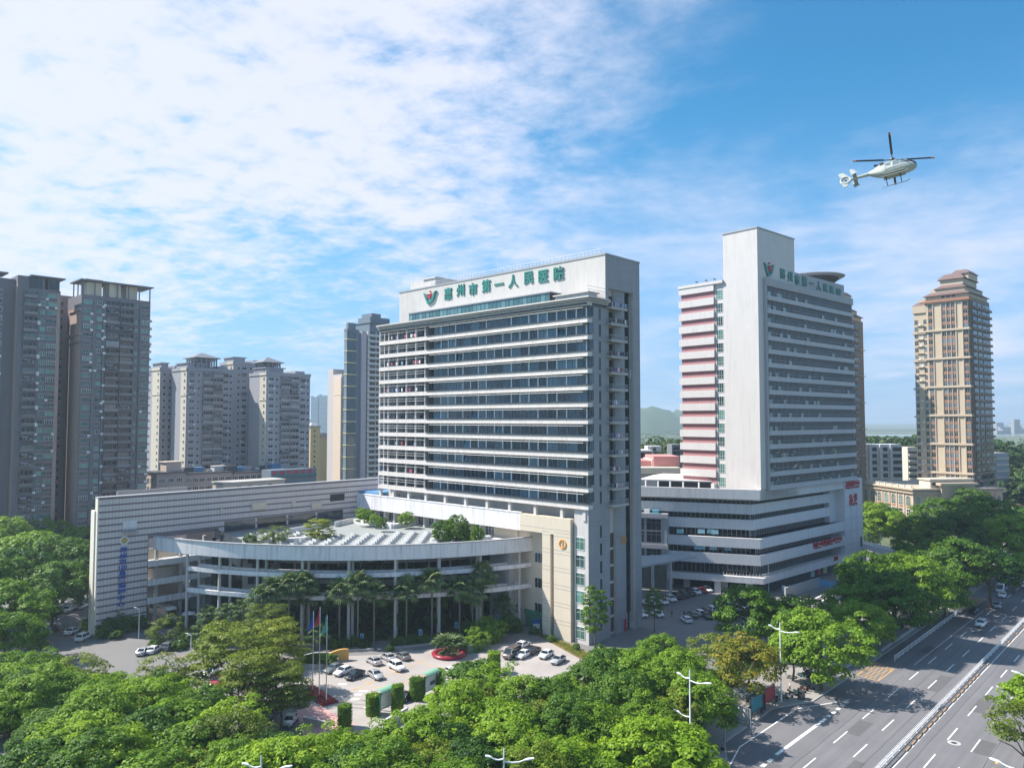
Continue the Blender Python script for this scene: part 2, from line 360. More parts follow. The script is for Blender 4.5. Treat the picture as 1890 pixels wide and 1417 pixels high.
mb = MB().sheet(wpoly(F1, [(2.8,-47.0),(10.5,-47.0),(10.5,-36.2),(-26,-36.2),(-26,-44.5)]), 0.006)
put('path', mb.mesh('path', mat('pale_paving', (0.27,0.25,0.24), var=0.14, scale=0.5, fine=0.1)), kind='structure')
# painted markings (each a sheet 4 mm above the road)
ZM = -0.126
def stripe(mb, a0, b0, a1, b1, w, z=ZM):
    d = Vector((a1-a0, b1-b0)).normalized(); n = Vector((-d.y, d.x))*w/2
    mb.sheet(wpoly(F1, [(a0+n.x,b0+n.y),(a1+n.x,b1+n.y),(a1-n.x,b1-n.y),(a0-n.x,b0-n.y)]), z)
mb = MB()
for b, a_off in ((-58.45, 5.8), (-62.4, 3.0), (-71.0, 6.4), (-74.7, 4.0)):
    k = -8
    while k < 40:
        a = a_off + k*13.0
        if a > -60: stripe(mb, a-6.0, b, a, b, 0.20)
        k += 1
put('lane_marking', mb.mesh('lane_marking', paint_w), kind='structure')
mb = MB(); stripe(mb, -23.2, -53.75, -4.3, -53.95, 0.55)
for a in (-2.9, -0.8, 1.4, 3.5, 5.6, -25.6, -27.8, -30.0): stripe(mb, a-0.55, -53.9, a+0.55, -53.9, 0.62)
stripe(mb, -36, -51.6, -24.3, -48.5, 0.22); stripe(mb, -24.3, -48.55, -3.6, -48.65, 0.22); stripe(mb, -3.6, -48.65, 7.3, -53.9, 0.22); stripe(mb, 36, -56.6, 96, -56.9, 0.12)
for b in (-66.0, -67.7): stripe(mb, -90, b, 300, b-0.4, 0.14)
put('bus_bay_marking', mb.mesh('bus_bay_marking', paint_w), kind='structure')
def hatch(name, q, n):                           # yellow no-stopping grid
    m_ = MB(); P = [Vector(p) for p in q]
    for i in range(4): stripe(m_, *P[i], *P[(i+1)%4], 0.17, ZM)
    for t in [(i+0.5)/n for i in range(n)]:
        A, B_, C_, D_ = P
        e = [(A.lerp(B_, t), D_.lerp(C_, min(1, t+0.30)) if t < 0.7 else B_.lerp(C_, (1-t)/0.30)), ]
        for u, v in e: stripe(m_, *u, *v, 0.09, ZM+0.003)
        u, v = (A.lerp(B_, t), D_.lerp(C_, max(0, t-0.30))) if t > 0.3 else (A.lerp(B_, t), A.lerp(D_, t/0.30))
        stripe(m_, *u, *v, 0.09, ZM+0.006)
    put(name, m_.mesh(name, paint_y), kind='structure')
hatch('box_marking', [(32.2,-50.2),(30.2,-54.4),(20.7,-54.3),(21.5,-50.2)], 5)
hatch('box_marking', [(112,-50.6),(112,-54.5),(97.5,-54.2),(98,-50.6)], 7)
hatch('box_marking', [(-10,-80.6),(-12,-84),(-24,-84),(-22,-80.6)], 5)
mb = MB(); stripe(mb, 63, -67.9, 62.6, -84, 0.5)
for k in range(6): stripe(mb, -20+k*3.2, -78.3, -18.6+k*3.2, -78.3, 0.35)
put('stop_line', mb.mesh('stop_line', paint_y), kind='structure')
tar = mat('tar_seam', (0.035,0.035,0.038), rough=0.8); patch_m = mat('asphalt_patch', (0.112,0.110,0.115), rough=0.95, var=0.2, fine=0.15)
rs_ = random.Random(31); mb = MB()
for b, a0, a1 in ((-57.0,-34,24),(-60.6,10,58),(-64.3,-30,40),(-69.2,-40,70),(-77.2,-30,30),(-55.6,30,92)):
    a, bb = a0, b
    while a < a1: a2, b2 = a+rs_.uniform(2,5), b+rs_.uniform(-0.09,0.09); stripe(mb, a, bb, a2, b2, 0.07, -0.1285); a, bb = a2, b2
put('road_seam', mb.mesh('road_seam', tar), kind='structure')
mb = MB()
for a, b, la, lb in ((-8,-60.5,7,2.2),(22,-64.2,11,2.0),(46,-57.2,6,2.4),(-22,-64.5,5,1.6),(16,-72.8,8,2.2),(-2,-77,6,2.5),(70,-62,14,2.4),(-30,-56,4,1.8)): mb.sheet(wpoly(F1,[(a,b),(a+la,b),(a+la,b+lb),(a,b+lb)]), -0.1292)
put('road_patch', mb.mesh('road_patch', patch_m), kind='structure')
mh = MB().lathe([(0.42,0.0),(0.42,0.004),(0.0,0.004)], 20).lathe([(0.95,0.0),(0.95,0.002),(0.45,0.002)], 20, mi=1).mesh('manhole', [dark_metal, kerb_m])
for i, (px, py) in enumerate(((1761,1370),(1849,1267))):
    P = at_z(px, py, -0.128); put('manhole_cover', mh, None, P, label='round manhole cover in pale ring on the asphalt, %s the road' % ('nearer, lower on' if i == 0 else 'farther, higher up'), cat='manhole')
# parking bay lines
mb = MB()
def bayline(p, q, w=0.14, z=0.020):
    P, Q = at_z(*p), at_z(*q); d = (Q-P).normalized(); n = Vector((-d.y, d.x, 0))*w/2
    mb.sheet([tuple((P+n)[:2]), tuple((Q+n)[:2]), tuple((Q-n)[:2]), tuple((P-n)[:2])], z)
for p, q in (((615,1288),(790,1215)),((650,1272),(735,1264)),((690,1290),(815,1232)),((700,1228),(760,1252)),((760,1215),(835,1240)),((735,1262),(850,1222)),((640,1240),(690,1265)),((810,1196),(880,1220)),
             ((80,1172),(130,1180)),((108,1160),(160,1192)),((86,1180),(100,1190)),((140,1160),(184,1178)),((270,1218),(310,1206)),((303,1207),(330,1198)),((326,1199),(345,1191)),((315,1216),(345,1208)),((350,1205),(375,1192))):
    bayline(p, q)
put('parking_line', mb.mesh('parking_line', paint_y), kind='structure')
mb = MB()
for px, py in ((655,1290),(660,1281),(671,1275),(693,1287),(712,1283),(725,1275),(738,1268),(748,1280),(632,1262),(680,1305)):
    P = at_z(px, py); mb.box(P.x-0.8, P.y-0.35, 0.018, P.x+0.8, P.y+0.35, 0.020)
put('arrow_marking', mb.mesh('arrow_marking', paint_w), kind='structure')
# hills, lake and the haze-blue far shore
hill_m = mat('hill', (0.045,0.075,0.035), rough=1.0, var=0.4, scale=0.02)
def hill(name, px, py, Y, halfpx, seed, depth=700):
    P = at_y(px, py, Y); r = random.Random(seed); w = halfpx*Y/FPX; m_ = MB(); n, k = 26, 9
    rows = []
    for j in range(k):
        row = []
        for i in range(n):
            u, v = -1.0+2.0*i/(n-1), j/(k-1)
            h = max(0.0, (1-abs(u)**1.7))*math.sin(math.pi*v)**0.8*(0.72+0.24*math.sin(u*6+seed)+0.12*math.sin(u*13+v*6+seed*2)+0.06*math.sin(u*31+v*9+seed)) + 0.03*r.random()
            row.append((P.x+u*w, Y-depth/2+depth*v, -0.5+P.z*h))
        rows.append(row)
    v_ = [p for rw in rows for p in rw]
    m_.add(v_, [(j*n+i, j*n+i+1, (j+1)*n+i+1, (j+1)*n+i) for j in range(k-1) for i in range(n-1)])
    put(name, m_.mesh(name, hill_m, True), kind='structure')
hill('hill', 1185, 749, 2700, 150, 1); hill('hill', 1262, 755, 3000, 120, 2); hill('hill', 1080, 768, 3100, 170, 3)
hill('hill', 1640, 791, 3300, 330, 4, 500); hill('hill', 1900, 786, 3500, 200, 5, 500); hill('hill', 480, 778, 3600, 420, 6, 500); hill('hill', -150, 770, 3300, 300, 9, 500); hill('hill', 2300, 770, 3300, 300, 7, 500)
lake_m = mat('lake_water', (0.30,0.36,0.40), rough=0.12, var=0.05)
a, b = at_z(1560, 803), at_z(2200, 803)
mb = MB().sheet([(a.x-150,a.y-120),(b.x+400,b.y-120),(b.x+500,b.y+60),(a.x-200,a.y+60)], 0.3)
put('lake', mb.mesh('lake', lake_m), kind='structure')
# the hazy far town beyond the woods: one mass of small blocks
rt_ = random.Random(17); mb = MB()
for i in range(60):
    px = rt_.choice((rt_.uniform(1838,2100), rt_.uniform(300,640))); Y = rt_.uniform(2450,3050); P = at_y(px,790,Y); w, h = rt_.uniform(8,28), rt_.choice((12,16,22,30,38,50))
    mb.box(P.x-w,Y,-0.1,P.x+w,Y+18,h)
    for k in range(int(h/4)): mb.box(P.x-w*0.9,Y-0.3,2+k*4,P.x+w*0.9,Y,3.6+k*4,1)
put('distant_town', mb.mesh('distant_town', [mat('town_pale',(0.26,0.27,0.29),var=0.25,scale=0.01), mat('town_window',(0.14,0.16,0.19))]), kind='stuff')
# the air: one closed box of thin even haze round everything, sky and clouds outside
hz = bpy.data.materials.new('haze'); hz.use_nodes = True; hn = hz.node_tree.nodes; hn.clear()
pv = hn.new('ShaderNodeVolumePrincipled'); pv.inputs['Color'].default_value = (0.66,0.84,1.0,1); pv.inputs['Density'].default_value = 0.00019; pv.inputs['Anisotropy'].default_value = 0.2
ho = hn.new('ShaderNodeOutputMaterial'); hz.node_tree.links.new(pv.outputs[0], ho.inputs['Volume'])
put('haze', MB().box(-9100,-8900,-1.2,9100,9400,180).mesh('haze', hz), kind='stuff')
# ================================================================== WINDOWS shared by all buildings
def win_mesh(w, h, frame_m, glass_m, t=0.07, out=0.10, nx=2, transom=0.0, sill=0.0):
    """window facing -y, centred on x, sill at z=0; returns (frame mesh, glass mesh)"""
    f = MB(); o = -out
    f.box(-w/2, o, 0, -w/2+t, 0.02, h); f.box(w/2-t, o, 0, w/2, 0.02, h)
    f.box(-w/2+t, o, 0, w/2-t, 0.02, t); f.box(-w/2+t, o, h-t, w/2-t, 0.02, h)
    for i in range(1, nx): x = -w/2+w*i/nx; f.box(x-t*0.4, o+0.02, t, x+t*0.4, 0.02, h-t)
    if transom: f.box(-w/2+t, o+0.03, h*transom-t*0.4, w/2-t, 0.018, h*transom+t*0.4)
    if sill: f.box(-w/2-0.1, o-sill, -0.12, w/2+0.1, 0.02, 0)
    g = MB().box(-w/2+t*0.5, -0.035, t*0.5, w/2-t*0.5, 0.01, h-t*0.5)
    return f.mesh('window', frame_m), g.mesh('pane', glass_m)
def win_one(w, h, frame_m, glass_m, t=0.07, out=0.10, nx=2, transom=0.0, sill=0.0, hood=0.0):
    """the same as one mesh with two materials, for buildings farther off"""
    f = MB(); o = -out
    f.box(-w/2, o, 0, -w/2+t, 0.02, h); f.box(w/2-t, o, 0, w/2, 0.02, h)
    f.box(-w/2+t, o, 0, w/2-t, 0.02, t); f.box(-w/2+t, o, h-t, w/2-t, 0.02, h)
    for i in range(1, nx): x = -w/2+w*i/nx; f.box(x-t*0.4, o+0.02, t, x+t*0.4, 0.02, h-t)
    if transom: f.box(-w/2+t, o+0.03, h*transom-t*0.4, w/2-t, 0.018, h*transom+t*0.4)
    if sill: f.box(-w/2-0.1, o-sill, -0.14, w/2+0.1, 0.02, 0)
    if hood: f.box(-w/2-0.1, o-hood, h, w/2+0.1, 0.02, h+0.14)
    f.box(-w/2+t*0.5, -0.035, t*0.5, w/2-t*0.5, 0.01, h-t*0.5, 1)
    return f.mesh('window', [frame_m, glass_m])
ROTX = rad(-90)                                  # turn a -y facing piece to face -x

# ================================================================== HOSPITAL, FIRST BLOCK
E0 = -0.6                                        # plane of the end wall
B1 = thing('hospital_tower', 'tall white hospital slab block with long window bands and big green rooftop lettering', 'hospital building', (C1.x, C1.y, 0), F1.t)
FH, Z0 = 3.82, 30.0
mb = MB()
mb.box(1.3, E0+0.01, 30, 7.0, 76.8, 76.0)                                        # front bay behind the glass
wallB = mb.mesh('wall', grey_wall)
put('wall', wallB, B1)
mb = MB()                                        # slab with the deep niche in its end
mb.box(6.9, 1.0, 4, 21, 76.8, 88.5); mb.box(6.9, E0, 0, 8.1, 1.0, 88.5); mb.box(18.3, E0, 0, 21, 1.0, 88.5); mb.box(8.1, E0, 80.8, 18.3, 1.0, 88.5)
mb.box(11.6, 0.2, 0, 15.6, 1.0, 80.8); mb.box(6.9, 1.0, 0, 21, 60, 4); mb.box(0.0, E0+0.002, 0, 6.9, 3.4, 30)
each('slab_wall', mb, mat('slab_render', (0.58,0.555,0.54), var=0.07, streak=0.16), B1)
put('coping', MB().box(6.75, E0-0.15, 88.5, 21.15, 76.95, 88.9).mesh('coping', grey_wall), B1)
clad = mat('end_shade', (0.31,0.315,0.34), var=0.09, streak=0.18, scale=0.25)      # thin skin over the end wall, its shade put into the colour
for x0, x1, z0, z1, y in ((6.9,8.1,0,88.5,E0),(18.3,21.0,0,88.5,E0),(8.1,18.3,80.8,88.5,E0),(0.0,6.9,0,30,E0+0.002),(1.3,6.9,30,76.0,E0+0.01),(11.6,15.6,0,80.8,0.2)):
    put('shade_skin', MB().box(x0,y-0.012,z0,x1,y,z1).mesh('shade_skin', clad), B1)
# grooves round the end wall, two per storey
jm = MB().box(6.9, E0-0.015, 0, 8.1, E0, 0.07).box(18.3, E0-0.015, 0, 21, E0, 0.07).box(0.0, E0-0.016, 0, 6.9, E0+0.002, 0.07).box(11.6, 0.185, 0, 15.6, 0.2, 0.07).mesh('joint', joint_m)
for k in range(21):
    for d in (0.0, 0.75): put('joint', jm, B1, (0,0,3.2+k*FH+d))
jm2 = MB().box(8.1, E0-0.015, 0, 18.3, E0, 0.06).mesh('joint', joint_m)
for z in (82.3, 82.9, 85.6): put('joint', jm2, B1, (0,0,z))
each('stair_glazing', MB().box(15.6, 0.7, 4, 18.3, 0.98, 80.8).box(16.9, 0.4, 0, 17.1, 0.7, 80.8), glass_dark, B1)
put('drain_pipe', MB().tube((17.6,0.2,2),(17.6,0.2,80),0.16).box(17.2,-0.1,60,18.0,0.5,62).mesh('drain_pipe', grey_metal), B1)
door_m = MB().box(8.15, 0.9, 0, 11.55, 0.99, 3.1).mesh('balcony_door', dark_in)
wd = mat('brown_door', (0.10,0.075,0.07), var=0.3)
for k in range(20):
    if k < 6: put('entrance_screen', MB().box(8.15, 0.93, 0, 11.55, 0.99, 3.3).mesh('entrance_screen', wd), B1, (0,0,0.6+k*3.9))
bs = MB().box(7.2, -2.1, -0.30, 13.7, 1.0, 0.0).box(7.2, -2.1, -0.5, 13.7, -1.9, -0.3).mesh('balcony_slab', concrete)
br = MB()
for x in [7.3+0.42*i for i in range(16)]: br.box(x, -2.04, 0, x+0.07, -1.98, 1.0)
for y in (-1.6,-1.1,-0.6,-0.1): br.box(7.25, y, 0, 7.31, y+0.06, 1.0); br.box(13.6, y, 0, 13.66, y+0.06, 1.0)
br.box(7.2,-2.08,1.0,13.7,-1.96,1.1).box(7.2,-2.08,0.05,13.7,-1.97,0.13).box(7.2,-2.0,1.0,7.3,0.9,1.1).box(13.6,-2.0,1.0,13.7,0.9,1.1)
brm = br.mesh('railing', grey_metal)
cloths = [MB().box(0,-0.02,-0.9,0.55,0.02,0).mesh('garment', mat('cloth%d'%i, c, var=0.1)) for i, c in enumerate([(0.7,0.7,0.72),(0.45,0.06,0.10),(0.05,0.10,0.30),(0.55,0.35,0.45),(0.03,0.03,0.04),(0.25,0.45,0.6)])]
for k in range(13):
    z = 27.6+k*FH+FH*0.6 if False else 30.35+k*FH
    s = put('balcony', bs, B1, (0,0,z)); put('railing', brm, s); put('balcony_door', door_m, B1, (0,0,z+0.05))
    rr = random.Random(k)
    if k in (1,2,3,4,6,8,9,11,12):
        for i in range(rr.randint(3,6)):
            c = rr.choice(cloths); P = F1.w(7.6+i*0.95+rr.random()*0.2, -2.16, z+1.12)
            put('garment', c, None, P, F1.t, label='%s piece of washing from the left on the %s end balcony up' % (nth(i+1), nth(k+1)), cat='laundry', group='washing on the end balconies, floor %s' % nth(k+1))
# storeys: white spandrels, sun ledges, windows, rails
spm = MB().box(-0.45, E0-0.35, 0, 1.3, 76.85, 0.98).mesh('spandrel', mat('spandrel_white', (0.66,0.62,0.60), var=0.08, streak=0.24))
ledm = MB().box(-0.62, E0-0.5, -0.12, 1.0, 76.95, -0.02).mesh('ledge', white_wall)
ledd = MB().box(-0.62, E0-0.5, 0.982, 1.0, 55, 1.14).mesh('window_ledge', dark_metal)
rail = MB().tube((-0.75,0.2,0),(-0.75,53.6,0),0.05,n=6)
for i in range(19): rail.box(-0.76,0.3+i*2.95,-0.04,0.9,0.36+i*2.95,0.04)
railm = rail.mesh('sunshade', white_metal)
wf, wp = win_mesh(2.92, 2.52, mat('frame_blue',(0.30,0.34,0.38),rough=0.4), glass_blue, t=0.06, out=0.12, nx=2, transom=0.80)
cpan = MB().box(-0.20,-0.10,0,0.20,0.0,2.3).mesh('panel', white_metal)
cws = win_one(1.5, 2.3, dark_metal, glass_blue, nx=2, transom=0.8)
slit = win_one(0.62, 2.7, dark_metal, glass_dark, nx=1)
bw = win_one(4.6, 2.6, dark_metal, glass_dark, nx=4, transom=0.62, t=0.09, out=0.12)
bcol = MB().box(-0.25,-0.26,-0.3,0.15,0.26,2.42).mesh('column', grey_wall)
brail = MB().tube((-0.5,55.6,0),(-0.5,76.6,0),0.06,n=6).mesh('handrail', grey_metal)
for k in range(12):
    z = Z0+k*FH
    put('spandrel', spm, B1, (0,0,z)); put('ledge', ledm, B1, (0,0,z+1.40-1.25 if False else z)); put('window_ledge', ledd, B1, (0,0,z))
    put('sunshade', railm, B1, (0,0,z+3.28))
    rr = random.Random(100+k)
    for i in range(18):
        w = put('window', wf, B1, (0.95, 1.6+i*2.95, z+1.2), ROTX); put('pane', wp, w, (0,0,0.02) if rr.random() > 0.09 else (0,-0.03,0.1), (rr.uniform(-0.02,0.02) if rr.random() > 0.09 else -0.22, 0, rr.uniform(-0.02,0.02)))
        if (i < 9 and k > 6 and i % 2 == 0) or rr.random() < 0.5: put('panel', cpan, B1, (0.93, 0.3+i*2.95, z+1.2), ROTX)
    put('window', cws, B1, (0.55+0.75, E0-0.02, z+1.47))
    put('window', slit, B1, (4.6, E0-0.005, z+0.9))
    for i in range(4): put('window', bw, B1, (1.28, 58.6+i*5.1, z+1.1), ROTX)
    for i in range(6):
        if i in (0,1,2,3,4,5): put('column', bcol, B1, (0.0, 55.9+i*4.18 if i else 56.0, z+1.40))
    if k % 2 == 0: put('handrail', brail, B1, (0,0,z+2.25))
    put('handrail', brail, B1, (0,0,z+2.9))
    if k % 2:
        for i in range(rr.randint(5,9)):
            P = F1.w(-0.2, 57+rr.random()*18, z+2.2); put('garment', rr.choice(cloths), None, P, F1.t+rad(90), label='%s piece of washing hung in the left balcony bays, %s floor below the cornice' % (nth(i+1), nth(12-k)), cat='laundry', group='washing in the left bays, %s floor from the top' % nth(12-k))
for k in range(6): put('window', slit, B1, (4.6, E0-0.005, 3.2+k*4.0))
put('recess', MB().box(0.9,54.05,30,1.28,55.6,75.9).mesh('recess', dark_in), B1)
put('spandrel', MB().box(-0.45, E0-0.35, 75.84, 1.3, 76.85, 76.5).mesh('spandrel', MATS['spandrel_white']), B1)
cor = MB()
for i, (o, z0, z1) in enumerate(((0.7,76.5,76.75),(1.1,76.95,77.2),(1.5,77.4,77.75))): cor.box(-o, E0-o, z0, 6.9, 77.1, z1)
cor.box(-0.5, E0-0.3, 76.0, 6.9, 76.9, 77.8, 1)
put('cornice', cor.mesh('cornice', [white_wall, dark_metal]), B1)
# glazed penthouse and plant box on the bay roof
ph = put('penthouse', MB().box(3.15,13.2,77.7,6.9,67.2,80.7).box(2.8,12.9,80.7,6.9,67.5,81.0,1).mesh('penthouse', [dark_in, grey_metal]), B1)
pg = MB().box(-0.72,-0.06,0,0.72,0.0,2.9,1).box(0.72,-0.10,0,0.78,0,2.9).box(-0.78,-0.10,0,-0.72,0,2.9).mesh('glass_panel', [dark_metal, glass_teal])
for i in range(36): put('glass_panel', pg, ph, (3.12, 13.95+i*1.5, 77.75), ROTX)
put('plant_box', MB().box(2.0,0.8,77.75,5.6,10.6,79.2).box(1.6,0.4,79.2,6.0,11.0,79.5).mesh('plant_box', white_wall), B1)
rl = MB()
for i in range(52): rl.tube((7.4, 1+i*1.2, 88.9),(7.4, 1+i*1.2, 90.1),0.05,n=5)
rl.tube((7.4,1,90.1),(7.4,62.2,90.1),0.05,n=5).tube((7.4,1,89.5),(7.4,62.2,89.5),0.04,n=5)
put('roof_railing', rl.mesh('roof_railing', grey_metal), B1)
put('lift_house', MB().box(9,62.5,88.5,20,74,91.6).box(8.7,62.2,91.6,20.3,68,92.0).mesh('lift_house', white_wall), B1)
# transfer floor over the podium
tc_ = MB().box(-0.25,-0.4,27.3,0.45,0.4,30).mesh('column', white_wall)
for b in (0.4,7.0,15.2,23.6,31.5,39.5,47.5,55.5,63.0,70.0,76.2): put('column', tc_, B1, (0, b, 0))
put('back_wall', MB().box(3.4,0,27.2,7,76.8,30).mesh('back_wall', white_wall), B1)
ac = MB().box(-0.5,-0.4,0,0.5,0.4,0.9).mesh('condenser', white_metal)
for b in (58,61.5,66.2,72): put('condenser', ac, B1, (2.9,b,27.25))
# lettering and emblem on the sign wall (plane x = 6.9)
def sign_x(parent, chars, plane, size, m, name='character', bold=0.02, depth=0.12):
    for ch, px, py in chars:
        b, z = F1.onx(px, py, plane); put(name, text_mesh(ch, size, m, depth, bold), parent, (plane-depth-0.02, b, z), FACE_X)
def zx(x, y): return 740 + x/4.109, 460 + y/4.109
sign_x(B1, [(c, *zx(x, y)) for c, x, y in (('惠',360,337),('州',453,312),('市',548,302),('第',648,278),('一',745,265),('人',853,242),('民',970,216),('医',1082,203),('院',1199,182))], 6.9, 3.5, sign_green)
def emblem(parent, loc, rot, s):
    e = put('emblem', None, parent, loc, rot, s)
    def arc(pts): return [(x, y) for x, y in pts]
    def slab(name, pts, m, z=0.05, t=0.10): put(name, MB().prism(pts, z-t, z+t).mesh(name, m), e)
    L = [(-1.0,0.62),(-0.86,0.50),(-0.62,0.42),(-0.52,0.10),(-0.40,-0.25),(-0.15,-0.52),(0.05,-0.62),(0.0,-0.80),(-0.25,-0.90),(-0.52,-0.72),(-0.40,-0.70),(-0.62,-0.35),(-0.78,0.05),(-0.92,0.40)]
    slab('left_hand', L, sign_green)
    slab('right_hand', [(1.0,0.62),(0.72,0.58),(0.55,0.40),(0.45,0.08),(0.30,-0.22),(0.12,-0.45),(-0.02,-0.58),(0.06,-0.78),(0.35,-0.62),(0.58,-0.35),(0.72,0.0),(0.80,0.38)], sign_green, 0.06)
    hp = []
    for i in range(40):
        t = 2*math.pi*i/40; hp.append((0.42*math.sin(t)**3, 0.06+0.026*(13*math.cos(t)-5*math.cos(2*t)-2*math.cos(3*t)-math.cos(4*t))))
    hp = [(x*1.12, y+0.02) for x, y in hp]; hi = [(x*0.88, 0.08+(y-0.08)*0.88) for x, y in hp]
    m_ = MB(); n = 40
    for i in range(n): j = (i+1)%n; m_.prism([hp[i], hp[j], hi[j], hi[i]], -0.03, 0.15)
    put('heart', m_.mesh('heart', mat('emblem_rose',(0.60,0.30,0.32))), e)
    put('cross', MB().prism([(-0.09,-0.24),(0.09,-0.24),(0.09,-0.02),(0.27,-0.02),(0.27,0.16),(0.09,0.16),(0.09,0.36),(-0.09,0.36),(-0.09,0.16),(-0.27,0.16),(-0.27,-0.02),(-0.09,-0.02)], -0.03, 0.2).mesh('cross', sign_red), e)
    put('dot', MB().lathe([(0.09,-0.03),(0.09,0.15),(0.0,0.15)], 14, (0,0.66)).mesh('dot', sign_red), e)
b, z = F1.onx(795, 548, 6.9); emblem(B1, (6.8, b, z), FACE_X, (2.9,2.35,2.5))
# ---- podium parapet, cream gateway, pier, window column
P1 = thing('hospital_podium', 'weathered podium wing with stained parapet and cream gateway at the foot of the front tower', 'hospital building', (C1.x, C1.y, 0), F1.t)
put('parapet', MB().box(-0.5,19.5,23.3,0.1,91.6,27.5).box(-0.6,19.5,27.5,0.25,91.7,27.7).mesh('parapet', weathered), P1)
put('gateway', MB().box(-0.8,3.9,23.5,2.0,19.5,27.4).box(-0.8,3.9,0,2.4,8.9,23.5).box(-0.8,9.9,0,2.4,12.4,23.5).mesh('gateway', mat('gate_cream', (0.66,0.58,0.465), var=0.05, streak=0.08)), P1)
put('slot_window', MB().box(0.1,8.9,0.5,0.3,9.9,23.4).mesh('slot_window', glass_dark), P1)
gj = MB().box(-0.815,3.9,0,-0.8,8.9,0.06).box(-0.815,9.9,0,-0.8,12.4,0.06).mesh('joint', joint_m)
for k in range(6):
    for d in (0,0.8): put('joint', gj, P1, (0,0,3.4+k*3.95+d))
put('joint', MB().box(-0.815,3.9,0,-0.8,19.5,0.06).mesh('joint', joint_m), P1, (0,0,24.6))
put('recess_wall', MB().box(1.0,2.9,0,2.0,3.9,27).mesh('recess_wall', cream_wall), P1)
cw = win_one(2.5, 2.75, white_metal, glass_green, nx=2, transom=0.68, out=0.1)
for k in range(6): put('window', cw, P1, (-0.01, 1.75, 1.0+k*3.95), ROTX)
put('podium_wall', MB().box(2.6,12.4,0,6.9,23,23.4).box(2.0,23,0,20,91.6,27.0).box(0.0,91.6,0,20,93,27.5).mesh('podium_wall', cream_wall), P1)
put('stair_wall', MB().box(-1.0,23.0,0,2.0,29.5,20.4).mesh('stair_wall', white_wall), P1)
hm = MB().box(-1.03,0,0,-1.0,0.10,5.2).mesh('rib', joint_m)
for k in range(3):
    for i in range(11): put('rib', hm, P1, (0, 23.4+i*0.52, 1.5+k*6.4), (rad(-14),0,0))
dw = win_one(3.2, 2.6, white_metal, glass_dark, nx=3, transom=0.66)
pc = MB().box(-0.2,-0.35,20.2,1.98,0.35,23.3).mesh('column', white_wall)
for i in range(13):
    b = 32.5+i*4.5
    put('window', dw, P1, (1.98, b, 20.5), ROTX); put('column', pc, P1, (0.9, b+2.25, 0))
put('blue_roof', MB().box(0.3,77.5,27.05,14,91.5,28.4).mesh('blue_roof', mat('blue_sheet', (0.10,0.24,0.42), var=0.12, scale=0.8)), P1)
for k, (z0, z1) in enumerate(((0,4.3),(5.2,9.0),(9.9,13.7),(14.6,18.5))):
    put('glazing', MB().box(1.7,29.6,z0,1.98,91,z1).mesh('glazing', glass_dark), P1)
    put('floor_band', MB().box(0.2,29.6,z1,2.0,91,z1+0.9).mesh('floor_band', concrete), P1)
for k in range(3): put('gate_window', win_one(3.0,2.4,white_metal,glass_dark,nx=3), P1, (2.58,16.2,3.6+k*6.0), ROTX)
put('green_shopfront', MB().box(2.2,13.2,0,2.58,20.5,3.2).box(1.9,13.0,3.2,2.58,20.7,4.0,1).mesh('green_shopfront', [mat('shop_green',(0.05,0.22,0.13)), MATS['shop_green']]), P1)
def number_sign(parent, loc, rot, s):
    e = put('number_sign', ngon_ring(0.78,1.0,30,0,0.12,sign_orange), parent, loc, rot, s)
    d = text_mesh('1', 1.5, mat('sign_gold',(0.62,0.34,0.08)), 0.05, 0.04); put('numeral', d, e, (0,0,0.06))
b, z = F1.onx(1038.5, 1003.5, -0.8); number_sign(P1, (-0.85, b, z), FACE_X, 1.05)
a, z = F1.ony(1150.5, 995.5, 0.2); number_sign(B1, (a, 0.12, z), FACE_Y, 1.0)
a, z = F1.ony(1153.5, 1155, 0.2); put('notice_board', MB().box(-0.5,-0.06,-1.7,0.5,0,1.7).mesh('notice_board', sign_red), B1, (a,0.18,z))
dotm = MB().box(-0.12,-0.05,-0.12,0.12,0,0.12).mesh('notice', sign_blue)
for i in range(16): put('notice', dotm, B1, (a+(-1.6,-0.95,0.95,1.6)[i%4], 0.18, z-1.6+1.05*(i//4)))
# ================================================================== STRIPED SCREEN WALL
W0 = at_z(176, 1172); FW = Frame(W0, 46.5)
SW = thing('screen_wall', 'long striped wall clad in small pale tiles with blue vertical lettering at its near end', 'wall', (W0.x, W0.y, 0), FW.t)
HW, LW = 31.6, 88.0
wb = mat('stripe_band', (0.22,0.18,0.19), var=0.12)
mb = MB()                                        # core: solid near panel, beam above, openings below
mb.box(0,0,0, 11.4,3.4,HW-3.2).box(0,0,HW-3.2,11.4,1.5,HW).box(11.4,0,21.0,LW,1.5,HW).box(29,0,0,LW,1.5,21.0)
put('wall', mb.mesh('wall', wb), SW)
put('end_cap', MB().box(-0.5,1.2,0,0.0,3.6,HW-3.0).box(-0.25,-0.12,0,0,1.5,HW+0.2).mesh('end_cap', mat('end_cream', (0.78,0.72,0.62), var=0.05, streak=0.1)), SW)
put('coping', MB().box(-0.3,-0.15,HW,LW,1.65,HW+0.22).mesh('coping', grey_wall), SW)
tile_m = mat('wall_tile', (0.66,0.595,0.59), rough=0.55, var=0.10, scale=0.9, fine=0.12, streak=0.15)
for r in range(20):
    z = 0.35 + r*1.56; t = MB(); x = 0.02; end = 11.35 if z < 20.9 else LW-0.05
    spans = [(0.02, end)] if z >= 20.9 else [(0.02, 11.35), (29.05, LW-0.05)]
    for s0, s1 in spans:
        x = s0
        while x < s1-0.3: t.box(x, -0.05, z, min(x+0.69, s1), 0.0, z+1.14); x += 0.75
    put('tile_row', t.mesh('tile_row', tile_m), SW, kind='stuff')
